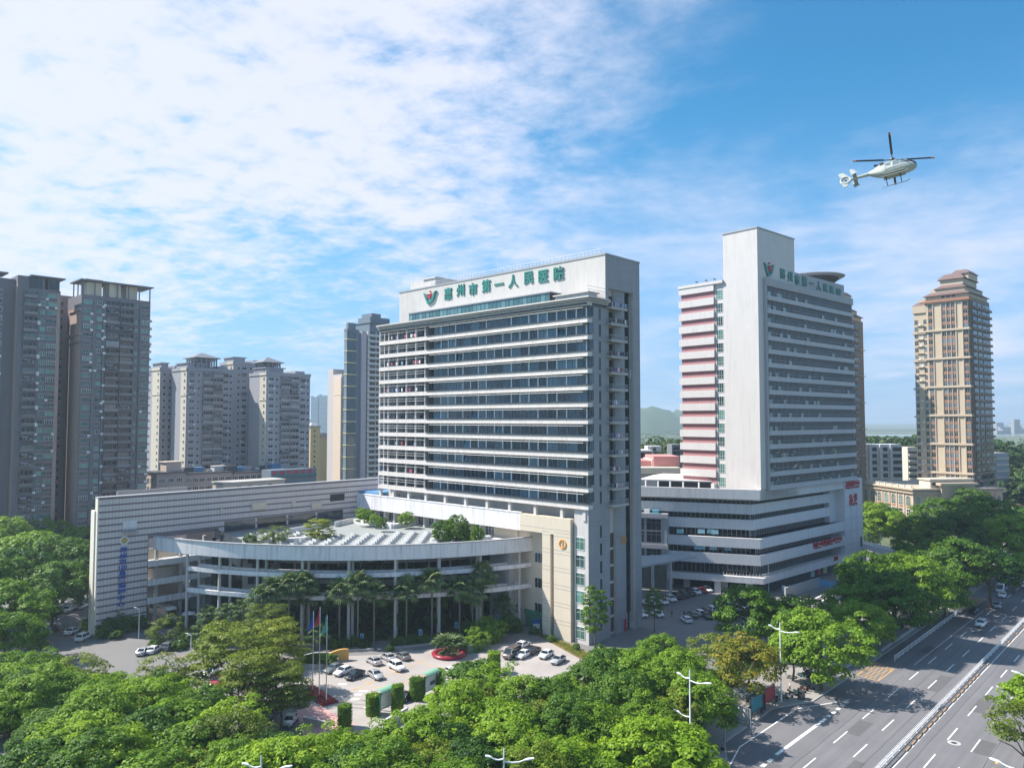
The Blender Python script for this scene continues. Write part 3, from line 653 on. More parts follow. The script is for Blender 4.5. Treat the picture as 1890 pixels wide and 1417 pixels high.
# parking floors behind the openings
for z in (5.0, 9.4, 14.0):
    put('parapet', MB().box(11.4,0.05,z,29,0.45,z+1.45).mesh('parapet', weathered), SW)
    put('floor_slab', MB().box(11.4,0.45,z-0.05,29,22,z+0.3).mesh('floor_slab', concrete), SW)
for zz_ in (9.6, 14.6):
    m_ = MB(); n = 14
    for i in range(n):                           # curved cream ramp wall seen through the openings
        t0, t1 = math.pi*(0.15+0.75*i/n), math.pi*(0.15+0.75*(i+1)/n)
        p = lambda t, rr: (17.5-5.2*math.cos(t)*rr, 8.0-5.0*math.sin(t)*rr)
        m_.prism([p(t0,1), p(t1,1), p(t1,0.94), p(t0,0.94)], zz_+0.3+1.2*i/n, zz_+3.1+0.4*i/n)
    put('ramp_wall', m_.mesh('ramp_wall', cream_wall), SW)
put('back_wall', MB().box(11.4,22,0,30,22.4,31).mesh('back_wall', concrete), SW)
for x in (13.5,19.5,25.5): put('column', MB().box(x,1.0,0,x+0.7,1.7,20).mesh('column', concrete), SW)
# blue vertical lettering and round badge
for ch, px, py in (('惠',228,1014),('州',227,1025.5),('市',226.5,1035.5),('120',226.5,1046),('急',226,1057),('救',225,1068),('指',225,1079.5),('挥',224.5,1091),('中',223.5,1102.5),('心',222.8,1113.5)):
    a, z = FW.ony(px, py, -0.05); put('character', text_mesh(ch, 1.3, sign_blue, 0.06, 0.03), SW, (a, -0.14, z), FACE_Y, (1.4 if ch != '120' else 1.05,1,1))
a, z = FW.ony(229.5, 997, -0.05); bd = put('badge', ngon_ring(0.75,1.05,28,0,0.12,white_metal), SW, (a,-0.06,z), FACE_Y)
put('badge_centre', MB().lathe([(0.72,0.0),(0.72,0.07),(0,0.07)],24).mesh('badge_centre', mat('badge_gold',(0.55,0.40,0.15))), bd)
a, z = FW.ony(239, 969, -0.05)
put('sign_gantry', MB().box(a-1.6,-1.4,z-1.6,a+1.6,-0.05,z-1.5).box(a-1.6,-1.4,z-0.6,a+1.6,-1.3,z-0.5).box(a-1.6,-1.4,z-1.5,a-1.5,-1.3,z-0.5).box(a+1.5,-1.4,z-1.5,a+1.6,-1.3,z-0.5).box(a-1.5,-0.25,z-1.0,a+1.6,-0.06,z+1.0,1).mesh('sign_gantry', [grey_metal, weathered]), SW)
a0, z0 = FW.ony(463,934,0); put('duct_box', MB().box(a0,-0.9,z0-0.9,a0+4.2,-0.05,z0+0.9).mesh('duct_box', cream_wall), SW)
a0, z0 = FW.ony(573,933,0); put('duct_box', MB().box(a0,-0.9,z0-0.8,a0+3.2,-0.05,z0+0.8).mesh('duct_box', cream_wall), SW)
a0, z0 = FW.ony(541,930,0); put('spot_lamp', MB().box(a0-0.5,-0.5,z0-0.8,a0+0.5,-0.05,z0+0.8).mesh('spot_lamp', cream_wall), SW)
a0, z0 = FW.ony(408,943,0); put('spot_lamp', MB().box(a0-0.3,-0.5,z0-0.7,a0+0.3,-0.05,z0+0.7).mesh('spot_lamp', cream_wall), SW)
a0, z0 = FW.ony(609,920,0); put('dark_opening', MB().box(a0,-0.08,z0-0.8,a0+5,-0.055,z0+1.2).mesh('dark_opening', dark_in), SW)
lw = MB().box(0,-0.16,0,8.6,-0.02,2.6).mesh('window_strip', glass_dark)
for i in range(4): put('window_strip', lw, SW, (30.5+i*9.3, 0, 20.6))
# ================================================================== RING PERGOLA and roof terrace
RCX, RCY, RR = -40.2, 255.2, 85.4
RP = thing('ring_pergola', 'curved white concrete ring beam on tall paired columns in front of the garden', 'pergola', (RCX, RCY, 0))
def pol(r, deg): t = rad(deg); return (r*math.sin(t), -r*math.cos(t))
def arcbox(mb, r0, r1, z0, z1, d0, d1, n=60, mi=0):
    for i in range(n):
        u, v = d0+(d1-d0)*i/n, d0+(d1-d0)*(i+1)/n
        a, b, c, d = pol(r1,u), pol(r1,v), pol(r0,v), pol(r0,u)
        V = [(*a,z0),(*b,z0),(*c,z0),(*d,z0),(*a,z1),(*b,z1),(*c,z1),(*d,z1)]
        fs = [(3,2,1,0),(4,5,6,7),(0,1,5,4),(2,3,7,6)]
        if i == 0: fs.append((3,0,4,7))
        if i == n-1: fs.append((1,2,6,5))
        mb.add(V, fs, mi)
    return mb
put('ring_beam', arcbox(arcbox(MB(), 84.9,85.4,18.2,21.4,-34.0,35.2), 81.6,84.9,18.6,19.1,-34.0,35.2).mesh('ring_beam', weathered), RP)
put('ring_coping', arcbox(MB(), 84.75,85.55,21.4,21.6,-34.0,35.2).mesh('ring_coping', grey_wall), RP)
put('inner_beam', arcbox(MB(), 81.2,81.7,18.2,20.3,-29.0,34.5).mesh('inner_beam', weathered), RP)
for z in (9.3, 14.3):
    for r0_, r1_ in ((84.2,84.95),(81.0,81.6)): put('tie_beam', arcbox(MB(), r0_,r1_,z,z+0.95,-25.6,34.8).mesh('tie_beam', weathered), RP)
    cr = MB()
    for i in range(60):
        d = -25.4+60.0*i/59; p, q = pol(81.5,d), pol(84.3,d); cr.tube((*p,z+0.5),(*q,z+0.5),0.12,n=4)
    put('cross_rail', cr.mesh('cross_rail', weathered), RP, kind='stuff')
colm = MB().lathe([(0.42,0),(0.42,0.6),(0.36,0.7),(0.36,18.2)],14).mesh('column', mat('column_render',(0.52,0.50,0.47),var=0.12,streak=0.3), True)
for px in (344,404,474,557,643,729,810,886,958):
    u = (px-945)/FPX; k = math.cos(PITCH)+0.335*math.sin(PITCH); sx = u/k     # X = sx*Y
    A, B_, C_ = sx*sx+1, -2*(sx*RCX+RCY), RCX**2+RCY**2-84.4**2
    Y = (-B_-math.sqrt(B_*B_-4*A*C_))/(2*A); d = math.degrees(math.asin((sx*Y-RCX)/84.4))
    put('column', colm, RP, (*pol(84.5,d),0)); put('column', colm, RP, (*pol(81.3,d+0.25),0))
# terrace roof behind the ring
TR = thing('roof_terrace', 'low roof terrace with rows of white skylight sheds behind the curved ring beam', 'roof', (C1.x, C1.y, 0), F1.t)
arcp = []
for i in range(40):
    d = -17+ (34.5+17)*i/39; p = pol(80.9, d); arcp.append(F1.loc((p[0]+RCX, p[1]+RCY)))
wallb = F1.loc(W0)[1]-0.1
poly = [(-44.6, wallb), (1.6, wallb), (1.6, 29.6), (-1.2, 29.6), (-1.2, 22.8)] + [q for q in reversed(arcp) if q[0] < 1.4]
deck_m = mat('terrace_roof', (0.27,0.29,0.29), rough=0.9, var=0.18, scale=0.15, fine=0.08)
put('deck', MB().prism(list(reversed(poly)), 19.4, 20.2).mesh('deck', deck_m), TR)
edge0, edge1 = poly[0], poly[-1]
dx, dy = edge1[0]-edge0[0], edge1[1]-edge0[1]; LL = math.hypot(dx,dy)
put('dark_glazing', MB().box(0,-0.15,15.0,LL,0.0,21.6).mesh('dark_glazing', glass_dark), TR, (edge0[0],edge0[1],0), math.atan2(dy,dx))
# skylight sheds: white wedge, open dark side
sk = MB()
sk.add([(-1.05,-1.0,0),(1.05,-1.0,0),(1.05,1.0,0),(-1.05,1.0,0),(-1.05,-1.0,0.8),(1.05,-1.0,0.8)], [(0,1,5,4),(4,5,2,3),(0,4,3),(1,2,5),(3,2,1,0)], 0)

skm = sk.mesh('skylight', [mat('skylight_white',(0.52,0.53,0.54),var=0.18,streak=0.2), glass_dark])
cnt = 0
for i in range(20):
    for j in range(20):
        x, y = -66+i*3.7, 169+j*3.0
        a, b = F1.loc((x, y)); r = math.hypot(x-RCX, y-RCY); px, py = proj(x, y, 20.3)
        if r < 79.6 and r > 60 and 470 < px < 905 and py > 950 and a < -3.5 and a > -40 and b > 26 and not (px > 800 and py < 985):
            put('skylight', skm, TR, (a, b, 20.2), rad(-46.5-50)); cnt += 1
def tbox(name, px0, py0, px1, py1, w, h, m, z=20.2):
    P, Q = F1.loc(at_z(px0,py0,z)), F1.loc(at_z(px1,py1,z)); L = math.hypot(Q[0]-P[0],Q[1]-P[1])
    put(name, MB().box(0,-w/2,0,L,w/2,h).mesh(name, m), TR, (P[0],P[1],z), math.atan2(Q[1]-P[1],Q[0]-P[0]))
tbox('planter', 655,965,725,975, 1.2, 1.3, weathered); tbox('planter', 724,975,770,968, 1.2, 1.2, weathered)
tbox('parapet', 618,972,655,963, 0.3, 1.4, weathered); tbox('parapet', 530,984,600,972, 0.3, 1.2, weathered); tbox('planter', 455,1003,575,995, 1.2, 0.7, weathered); tbox('planter', 795,1000,905,994, 1.2, 0.8, weathered)
# garden building inside the ring
GI = thing('garden_pavilion', 'white stair block with windows under the left end of the ring beam', 'building', (0,0,0))
def wbox(root, name, x0, x1, y, d, z0, z1, m, rot=0): return put(name, MB().box(-(x1-x0)/2,0,z0,(x1-x0)/2,d,z1).mesh(name, m), root, ((x0+x1)/2, y, 0), rot)
P = at_z(445,1140)
wbox(GI, 'wall', -68.5,-57.5, 192, 8, 0, 19.3, white_wall, rad(8))
for k in range(3):
    for i in range(2): put('window', win_one(3.6,2.0,white_metal,glass_dark,nx=2), GI, (-65.4+i*4.6, 191.65+i*0.62, 3.0+k*5.2), rad(8))
wbox(GI, 'dark_glazing', -78,-69, 196, 1, 0, 19.3, glass_dark, rad(8)); wbox(GI, 'grey_wall', -84,-78, 197, 1, 0, 18, grey_wall, rad(8))
GB = thing('garden_hall', 'dim glazed hall set back in shade behind the garden trees', 'building', (RCX, RCY, 0))
put('glazing', arcbox(MB(), 66.5,67.0,0,19.3,-16,38,30).mesh('glazing', glass_dark), GB)
for z in (5.0, 10.0, 15.0): put('floor_band', arcbox(MB(), 67.0,69.5,z-0.5,z+0.5,-18,38,30).mesh('floor_band', concrete), GB)
gcol = MB().lathe([(0.3,0),(0.3,19.3)],10).mesh('column', concrete)
for i in range(12): put('column', gcol, GB, (*pol(69.4,-16+i*4.6),0))
# ================================================================== HOSPITAL, SECOND BLOCK
B2 = thing('emergency_tower', 'second hospital tower with a blank white end slab and red striped wing beside it', 'hospital building', (C2.x, C2.y, 0), F2.t)
put('slab', MB().box(0.8,0,27,22.8,11.4,106).mesh('slab', mat('slab2_white',(0.60,0.575,0.565),var=0.06,streak=0.14)), B2)
put('slab_coping', MB().box(0.6,-0.2,106,23.0,11.6,106.35).mesh('slab_coping', grey_wall), B2)
each('tower_wall', MB().box(4.5,0.4,27,57.0,27,91).box(1.6,11.4,27,56.9,26.9,91.2), grey_wall, B2)
put('sign_parapet', MB().box(22.8,0.05,90.9,57.2,0.75,95.8).mesh('sign_parapet', grey_wall), B2)
put('bay_head', MB().box(3.7,-0.9,89.3,61.8,0.4,91.6).box(57.0,0.4,36,61.4,20,91.0).mesh('bay_head', grey_wall), B2)
put('bay_cheek', MB().box(3.7,-0.85,29.5,4.5,0.4,89.3).mesh('bay_cheek', grey_wall), B2)
FP = 3.98
bandm = MB().box(4.5,-0.95,0,61.8,0.4,1.25).box(4.5,-1.1,-0.12,61.8,0.4,0.0).mesh('spandrel', mat('spandrel_tower',(0.48,0.48,0.505),var=0.07,streak=0.2))
gstrip = MB().box(4.5,-0.45,0,61.4,0.39,2.73).mesh('window_strip', glassmat('grey_glass',(0.012,0.016,0.022),(0.05,0.065,0.08),ior=1.42))
mul = MB()
for i in range(76): x = 4.6+i*0.757; mul.box(x,-0.56,0,x+0.10,-0.45,2.73)
mul.box(4.5,-0.53,0.85,61.4,-0.46,0.92)
mulm = mul.mesh('mullions', mat('mullion_grey',(0.36,0.37,0.40),var=0.05))
opw = MB().box(-0.72,0,0,0.72,0.05,1.35).box(-0.62,-0.03,0.1,0.62,0.0,1.25,1).mesh('open_window', [white_metal, glass_teal])
cas = win_one(1.5,1.0,white_metal,glass_teal,nx=1,out=0.1)
for k in range(15):
    zt = 89.25-k*FP; z = zt-2.73
    put('window_strip', gstrip, B2, (0,0,z)); put('mullions', mulm, B2, (0,0,z), kind='stuff'); put('spandrel', bandm, B2, (0,0,z-1.25))
    rr = random.Random(200+k)
    for i in range(5): put('casement', cas, B2, (5.7+ (0 if i == 0 else rr.randint(4,70)*0.757), -0.72, z+0.1))
    if k in (14,12,13):
        for x in (6.2,17.5,35,41.5): put('open_window', opw, B2, (x+rr.random()*3, -0.75, z+0.5), (rad(35),0,0))
# striped wing
put('wing_wall', MB().box(0.9,14.5,27,1.9,26.8,91).mesh('wing_wall', mat('wing_red',(0.40,0.19,0.20),var=0.10,streak=0.1)), B2)
put('wing_stair', MB().box(1.0,11.4,27,1.2,14.6,91.6).mesh('wing_stair', MATS['slab2_white']), B2)
wb2 = MB().box(0.3,14.6,0,1.0,27.4,2.2).mesh('spandrel', MATS['slab2_white'])
w2 = win_one(2.3,2.8,white_metal,glass_green,nx=3,transom=0.36)
for k in range(16):
    z = 89.2-k*4.05
    put('spandrel', wb2, B2, (0,0,z if k else z+0.1)); 
    if k < 15: put('window', w2, B2, (0.98, 13.0, z-2.6), ROTX)
put('wing_parapet', MB().box(0.1,11.4,91.3,3,27.5,92.2).mesh('wing_parapet', MATS['slab2_white']), B2)
for i,b in enumerate((15,18,21.5)): put('roof_light', MB().tube((2,0,0),(0.6,0,0.9),0.07).box(0.3,-0.3,0.7,0.9,0.3,1.0).mesh('roof_light', dark_metal), B2, (1,b,92.2))
# emblem and letters on the shaded face
def zy(x, y): return 1320+x/6.161, 410+y/6.161
for ch, x, y in (('惠',762,580),('州',846,615),('市',925,650),('第',1012,668),('一',1095,690),('人',1175,722),('民',1252,748),('医',1325,768),('院',1400,800)):
    a, z = F2.ony(*zy(x, y), 0.0); put('character', text_mesh(ch, 3.3, mat('sign_green_dark',(0.03,0.20,0.17),rough=0.4), 0.12, 0.02), B2, (a, -0.14, z-0.2), FACE_Y)
a, z = F2.ony(*zy(606, 535), 0.0); emblem(B2, (a, -0.1, z), FACE_Y, (2.9,2.6,2.5))
# helipad on the roof
u = (1500-945)/FPX; aa = min(range(0,600), key=lambda t: abs(proj(*F2.w(t*0.1,13,99))[0]-1497))*0.1
HP = put('helipad', None, B2, (aa,13,0))
put('dish', MB().lathe([(0.6,96.2),(3.0,96.5),(8.0,98.6),(9.4,99.6),(9.4,100.0),(0,100.0)],40).mesh('dish', mat('helipad_dark',(0.028,0.03,0.04),var=0.2)), HP)
nt = MB()
for i in range(48):
    t = 2*math.pi*i/48; c, s_ = math.cos(t), math.sin(t); nt.tube((9.4*c,9.4*s_,99.7),(11.2*c,11.2*s_,100.6),0.06,n=4)
nt.lathe([(11.1,100.55),(11.25,100.6),(11.1,100.7)],48).lathe([(10.2,100.1),(10.3,100.15),(10.2,100.2)],48).lathe([(9.5,99.9),(11.1,100.5)],48,mi=1)
netm = mat('safety_net',(0.20,0.22,0.27),var=0.05)
put('safety_net', nt.mesh('safety_net', [grey_metal, netm]), HP)
put('support', MB().lathe([(1.6,91),(1.6,96.6)],16).tube((6,-2,91),(6,-2,98.2),0.3).tube((-6,2,91),(-6,2,98.2),0.3).mesh('support', grey_metal), HP)
# ---- podium: skew left face, front face with recessed floors, emergency pier
P2 = thing('emergency_podium', 'banded grey hospital podium with red emergency lettering on its right pier', 'hospital building', (C2.x, C2.y, 0), F2.t)
LD = F2.loc((C2.x-0.944*60, C2.y+0.335*60)); ld = Vector(LD).normalized()
ln = Vector((-ld.y, ld.x)) if (-ld.y*1.0) < 0 or True else None
ln = Vector((ld.y, -ld.x)); ln = ln if ln.x < 0 else -ln                     # outward normal of the skew face
def band(name, z0, z1, a0, a1, setf, sets, L, t, m, inset=0.0):
    """a strip along the skew left face and round the corner along the front; setf/sets push it inwards"""
    # corner of the two offset lines
    def line(o): return -ln*o
    q = line(sets); # point on skew line; solve q + ld*s with y = setf
    def corner(of, os_): q = -ln*os_; s = (of - q.y)/ld.y; return q + ld*s
    c0, c1 = corner(setf, sets), corner(setf+t, sets+t)
    e0, e1 = -ln*sets + ld*L, -ln*(sets+t) + ld*L
    pts = [tuple(e0), tuple(c0), (a1, setf), (a1, setf+t), tuple(c1), tuple(e1)]
    return put(name, MB().prism(pts, z0, z1).mesh(name, m), P2)
BM = mat('spandrel_grey',(0.66,0.655,0.67),var=0.07,streak=0.22)
band('parapet', 26.9, 29.8, 0, 67.5, 0, 0, 46, 1.0, BM)
band('spandrel', 22.5, 25.4, 0, 48.6, 2.6, 1.6, 46, 1.0, BM); band('spandrel', 18.0, 20.9, 0, 48.6, 2.6, 1.6, 46, 1.0, BM)
band('spandrel', 13.0, 15.8, 0, 53.6, 0, 0, 46, 1.0, BM); band('spandrel', 8.2, 11.1, 0, 53.6, 0, 0, 46, 1.0, BM); band('balcony_edge', 3.3, 5.0, 0, 53.6, -1.2, -1.2, 46, 1.6, BM)
band('core', 3.5, 29.0, 0, 66.0, 4.6, 3.6, 46, 0.6, glass_dark)
band('roof_slab', 26.5, 27.1, 0, 66, 0.9, 0.9, 46, 9, concrete); band('floor_slab', 3.6, 4.8, 0, 53.6, 0.3, 0.3, 46, 5, concrete)
m_ = MB()                                        # mullions of all podium floors
for z0, z1, of, os_ in ((25.4,26.9,4.2,3.2),(20.9,22.5,4.2,3.2),(15.8,18.0,4.2,3.2),(11.1,13.0,2.2,2.2),(5.0,8.2,3.0,3.0)):
    for i in range(52): m_.box(1.5+i*0.95, of, z0, 1.6+i*0.95, of+0.3, z1)
    for i in range(34):
        q = -ln*os_ + ld*(1.5+i*1.3); m_.box(q.x-0.06,q.y-0.06,z0,q.x+0.06,q.y+0.06,z1)
put('mullions', m_.mesh('mullions', grey_metal), P2, kind='stuff')
pier_m = mat('pier_panel',(0.62,0.62,0.64),var=0.05,streak=0.12)
put('pier', MB().box(53.6,-0.3,0,67.2,14,29.9).box(48.6,2.6,15.8,53.6,4.5,26.9).mesh('pier', pier_m), P2)
pj = MB()
for z in (4,8.2,12.4,16.6,20.8): pj.box(53.6,-0.315,z,67.2,-0.3,z+0.07)
for x in (58.1,62.6): pj.box(x,-0.312,0,x+0.07,-0.3,20.8)
put('joint', pj.mesh('joint', joint_m), P2)
for z in (1.0,6.5): put('window', win_one(1.6,3.4,grey_metal,glass_dark,nx=1), P2, (65.4,-0.3,z))
def py2(x, y): return 1390+x/7.086, 860+y/7.086
def word(s, x, y, size, plane, m=sign_red, bold=0.02, name='lettering'):
    a, z = F2.ony(*py2(x, y), plane); put(name, text_mesh(s, size, m, 0.08, bold), P2, (a, plane-0.09, z), FACE_Y)
for i, ch in enumerate('急救创伤中心'): word(ch, 1222+i*30.5, 232-i*4, 2.0, -0.3, name='character')
word('Emergency Trauma Center', 1298, 276, 0.95, -0.3)
word('急', 1278, 420, 3.1, -0.3, name='character'); word('诊', 1336, 408, 3.1, -0.3, name='character'); word('Emergency', 1310, 490, 1.35, -0.3)
for s, x, y, w in (('胸痛中心',843,1018,1.5),('急救创伤中心',978,982,1.5),('卒中中心',1106,950,1.5)): word(s, x, y, 1.6, 0.0)
for s, x, y in (('Chest Pain Center',843,1062),('Emergency Trauma Center',978,1025),('Stroke Center',1106,992)): word(s, x, y, 0.62, 0.0, bold=0.01)
word('急诊科', 1080, 1196, 0.9, -1.2); word('EMERGENCY', 1080, 1222, 0.55, -1.2, bold=0.01)
# ground floor: glazing, posters, pillars, railing
put('shop_glazing', MB().box(2,1.2,0,53.6,1.5,3.4).mesh('shop_glazing', glass_dark), P2)
for x, c in ((31.5,(0.35,0.55,0.55)),(36,(0.55,0.10,0.14)),(40,(0.60,0.62,0.35))): put('poster', MB().box(x,0.9,0.5,x+2.4,1.19,3.0).mesh('poster', mat('poster%d'%x, c, var=0.3, scale=1.5)), P2)
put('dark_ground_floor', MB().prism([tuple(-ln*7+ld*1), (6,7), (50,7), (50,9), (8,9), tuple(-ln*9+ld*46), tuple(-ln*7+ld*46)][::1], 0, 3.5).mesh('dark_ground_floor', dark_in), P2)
pil = MB().box(-0.9,-0.9,0,0.9,0.9,3.4).mesh('pillar', white_wall)
for px, py in ((1268,1082),(1325,1092),(1383,1094),(1338,1088),(1238,1078)):
    a, b = F2.loc(at_z(px, py)); put('pillar', pil, P2, (a, b, 0), math.atan2(ld.y, ld.x))
rl = MB(); 
for i in range(50): rl.box(-0.5+i*1.08,-1.15,5.0,-0.45+i*1.08,-1.10,6.1)
rl.box(-1.5,-1.17,6.05,53.6,-1.08,6.15).box(-1.5,-1.15,5.5,53.6,-1.10,5.55)
for i in range(12): q = ln*1.15 + ld*(0.3+i*0.9); rl.box(q.x-0.03,q.y-0.03,5,q.x+0.03,q.y+0.03,6.1)
put('railing', rl.mesh('railing', white_metal), P2)
blind = MB().box(0,-0.1,0,2.0,0,1.2).mesh('blind', mat('pale_blind',(0.30,0.55,0.62),var=0.2))
for px, py in ((1249,983.5),(1288,983.5),(1305,983.5),(1313,985),(1281,1013),(1289,1013),(1310,1014),(1337,1015)):
    zz_ = 14 ; P = at_z(px,py,16.5 if py < 1000 else 11.8); a, b = F2.loc(P); put('blind', blind, P2, (a,b,P.z), math.atan2(ld.y,ld.x)+math.pi)
# flat white canopy roof on the podium terrace
CP = put('terrace_canopy', None, P2)
pts = [F2.loc(at_z(x,y,31.2)) for x, y in ((1181,884),(1372,890),(1399,886.5),(1392,880),(1224,874),(1205,877))]
put('canopy_roof', MB().prism(pts, 31.0, 31.3).mesh('canopy_roof', mat('canopy_white',(0.72,0.70,0.69),var=0.08)), CP)
pts2 = [F2.loc(at_z(x,y,31.2)) for x, y in ((1214,886.5),(1371,889.5),(1398,886),(1392,881),(1224,877))]
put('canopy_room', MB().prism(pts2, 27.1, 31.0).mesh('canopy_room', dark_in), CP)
for px, py in ((1192,885),(1215,886.5),(1237,887),(1261,888),(1290,888.5),(1317,889),(1345,889.6),(1372,890.2)):
    a, b = F2.loc(at_z(px,py,31.2)); put('post', MB().box(a-0.2,b-0.2,27.1,a+0.2,b+0.2,31.0).mesh('post', white_metal), CP)
# ---- link block between the two towers and its entrance canopy
LB = thing('link_block', 'low grey link building with dark square windows tucked behind the first tower', 'building', (43.5, 222.0, 0), math.atan2(0.335,-0.944)+math.pi)
put('wall', MB().box(-19,0,0,2.2,14,22.0).box(-19,-0.4,20.9,2.6,0,22.2).box(-19,-0.35,12.0,2.5,0,13.2).mesh('wall', grey_wall), LB)
lwm = win_one(4.4,3.4,grey_metal,glass_dark,nx=3,transom=0.7)
for x in (-16.6,-11.6,-6.6,-1.6):
    for z in (8.4,13.6,17.2): put('window', lwm, LB, (x,-0.01,z))
put('glazed_front', MB().box(-19,-0.2,0,2.0,0,7.5).mesh('glazed_front', glass_dark), LB)
for i,x in enumerate((-9.5,-6.8,-3.9)): put('condenser', MB().box(-0.8,0,0,0.8,1.0,1.1).mesh('condenser', white_metal), LB, (x,1.5,22.0))
put('roof_box', MB().box(-2.2,1.5,22,-0.4,3,23).mesh('roof_box', mat('teal_box',(0.10,0.35,0.45))), LB)
EC = thing('entrance_canopy', 'flat grey entrance canopy on white columns in the shaded car park', 'canopy')
pts = [tuple(at_z(x,y,11.5)[:2]) for x, y in ((1150,1052),(1284,1027),(1264,1022.5),(1150,1028))]
put('canopy_roof', MB().prism(pts, 11.2, 11.7).mesh('canopy_roof', mat('canopy_grey',(0.30,0.33,0.36),var=0.1)), EC)
for px, py in ((1205,1096),(1238,1096)): P = at_z(px,py); put('column', MB().lathe([(0.45,0),(0.45,11.2)],14,(P.x,P.y)).mesh('column', white_wall), EC)
put('sign_strip', MB().box(40,217,8.2,45,217.2,9.4).mesh('sign_strip', grey_metal), EC)
# ---- pink and white annexes behind
AX = thing('pink_annex', 'low salmon pink annex with a cream eave in the gap between the two towers', 'building', (0,0,0))
pinkw = mat('salmon_wall',(0.62,0.26,0.24),var=0.08,streak=0.1)
def pxbox(root, name, x0, x1, yt, yb, Y, d, m):
    A, B_ = at_y(x0, yt, Y), at_y(x1, yt, Y); z0 = at_y(x0, yb, Y).z
    return put(name, MB().box(A.x, Y, z0, B_.x, Y+d, A.z).mesh(name, m), root)
pxbox(AX,'wall',1206,1254,842,866,320,20,pinkw); pxbox(AX,'side_wall',1170,1204,850,866,322,20,pinkw); pxbox(AX,'pilaster',1203,1207,848,866,321,20,white_wall)
pxbox(AX,'eave',1168,1256,863,874,312,25,cream_wall); pxbox(AX,'base',1168,1262,874,1010,314,22,grey_wall)
WX = thing('white_annex', 'white building with a row of narrow windows above the pink annex', 'building', (0,0,0))
pxbox(WX,'wall',1150,1205,831,960,352,16,white_wall)
nw = win_one(1.6,3.0,dark_metal,glass_dark,nx=1)
for i in range(5): P = at_y(1179+i*5.2, 846, 351.9); put('window', nw, WX, P)
pxbox(WX,'roof_house',1195,1221,823,833,360,8,white_wall); pxbox(WX,'water_tank',1205,1211,826,832,356,3,dark_metal)
DX = thing('grey_annex', 'small dark grey block on the far roof left of the striped wing', 'building', (0,0,0))
pxbox(DX,'wall',1240,1258,820,960,372,12,mat('slate_wall',(0.16,0.17,0.18)))
for i in range(2): P = at_y(1249, 830+i*8, 371.9); put('window', win_one(3.4,1.4,dark_metal,glass_dark,nx=2), DX, P)
# ================================================================== BACKGROUND TOWERS
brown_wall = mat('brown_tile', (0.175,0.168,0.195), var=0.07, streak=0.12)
brown_lit  = mat('brown_tile_lit', (0.42,0.30,0.27), var=0.06, streak=0.10)  # sunlit tone of the brown walls, sunlight put into the colour
lintel_m   = mat('pink_lintel', (0.36,0.26,0.23), var=0.08)
rail_m     = mat('balcony_rail', (0.22,0.21,0.22), var=0.15, obvar=0.3)
def balc_mesh(w, h, d, m_rail, m_slab, m_open):
    b = MB().box(-w/2,-0.03,0,w/2,0.02,h,2).box(-w/2,-d,-0.12,w/2,0,0.02,1).box(-w/2,-d,0.02,w/2,-d+0.07,0.95,0)
    b.box(-w/2,-d,0.95,-w/2+0.15,-0.03,h,1).box(w/2-0.15,-d,0.95,w/2,-0.03,h,1)
    b.box(-w*0.16,-0.08,0,-w*0.10,0.0,h*0.9,1).box(w*0.20,-0.08,0,w*0.25,0.0,h*0.9,1)
    return b.mesh('balcony', [m_rail, m_slab, m_open])
openings = glassmat('balcony_opening', (0.012,0.013,0.016), (0.30,0.28,0.27), bias=1.6, ior=1.45)
g_apt = glassmat('apartment_glass', (0.010,0.030,0.030), (0.14,0.40,0.32), ior=1.55, bias=0.8)
bA = balc_mesh(4.7,2.4,1.2,rail_m,brown_wall,openings); bB = balc_mesh(4.2,2.3,1.2,rail_m,brown_wall,openings)
wA = win_one(3.0,1.5,grey_metal,g_apt,nx=3,transom=0.65,sill=0.05,hood=0.05); wS = win_one(1.8,1.5,grey_metal,g_apt,nx=2,sill=0.05)
wN = win_one(0.9,1.3,grey_metal,g_apt,nx=1)
glz = glassmat('glazed_balcony', (0.02,0.03,0.035), (0.22,0.30,0.31), ior=1.6, bias=0.8)
def balc_closed(w, h, d, m_rail, m_slab):             # a balcony that its owner has glazed in
    b = MB().box(-w/2,-d,-0.12,w/2,0,0.02,1).box(-w/2,-d,0.02,w/2,-d+0.07,0.95,0).box(-w/2,-d+0.04,0.95,w/2,-d+0.10,h,2).box(-w/2,-d,h-0.15,w/2,0,h,1)
    for i in range(6): x = -w/2+0.04+(w-0.14)*i/5; b.box(x,-d,0.95,x+0.06,-d+0.12,h-0.15,0)
    return b.mesh('balcony', [m_rail, m_slab, glz])
pale_rail = mat('pale_balcony_rail', (0.40,0.40,0.42), var=0.1)
awn = mat('balcony_awning', (0.16,0.24,0.26), var=0.3)
def balc_awning(w, h, d, m_rail, m_slab): 
    b = MB().box(-w/2,-0.03,0,w/2,0.02,h,2).box(-w/2,-d,-0.12,w/2,0,0.02,1)
    for i in range(11): x = -w/2+0.02+(w-0.1)*i/10; b.box(x,-d,0.02,x+0.05,-d+0.05,0.95,0)
    b.box(-w/2,-d,0.95,w/2,-d+0.06,1.02,0); b.add([(-w*0.4,-d-0.5,h-0.55),(w*0.1,-d-0.5,h-0.55),(w*0.1,-0.05,h),(-w*0.4,-0.05,h)],[(0,1,2,3)],0)
    for i, c in enumerate((-0.3,-0.12,0.05,0.22,0.33)): b.box(w*c,-d+0.25,0.9+0.1*(i%2),w*c+0.35,-d+0.28,1.75,0 if i % 2 else 1)
    return b.mesh('balcony', [m_rail, m_slab, openings])
VARI = {}
VARI[bA] = [bA,bA,bA,balc_closed(4.7,2.4,1.2,rail_m,brown_wall),balc_awning(4.7,2.4,1.2,pale_rail,brown_wall)]
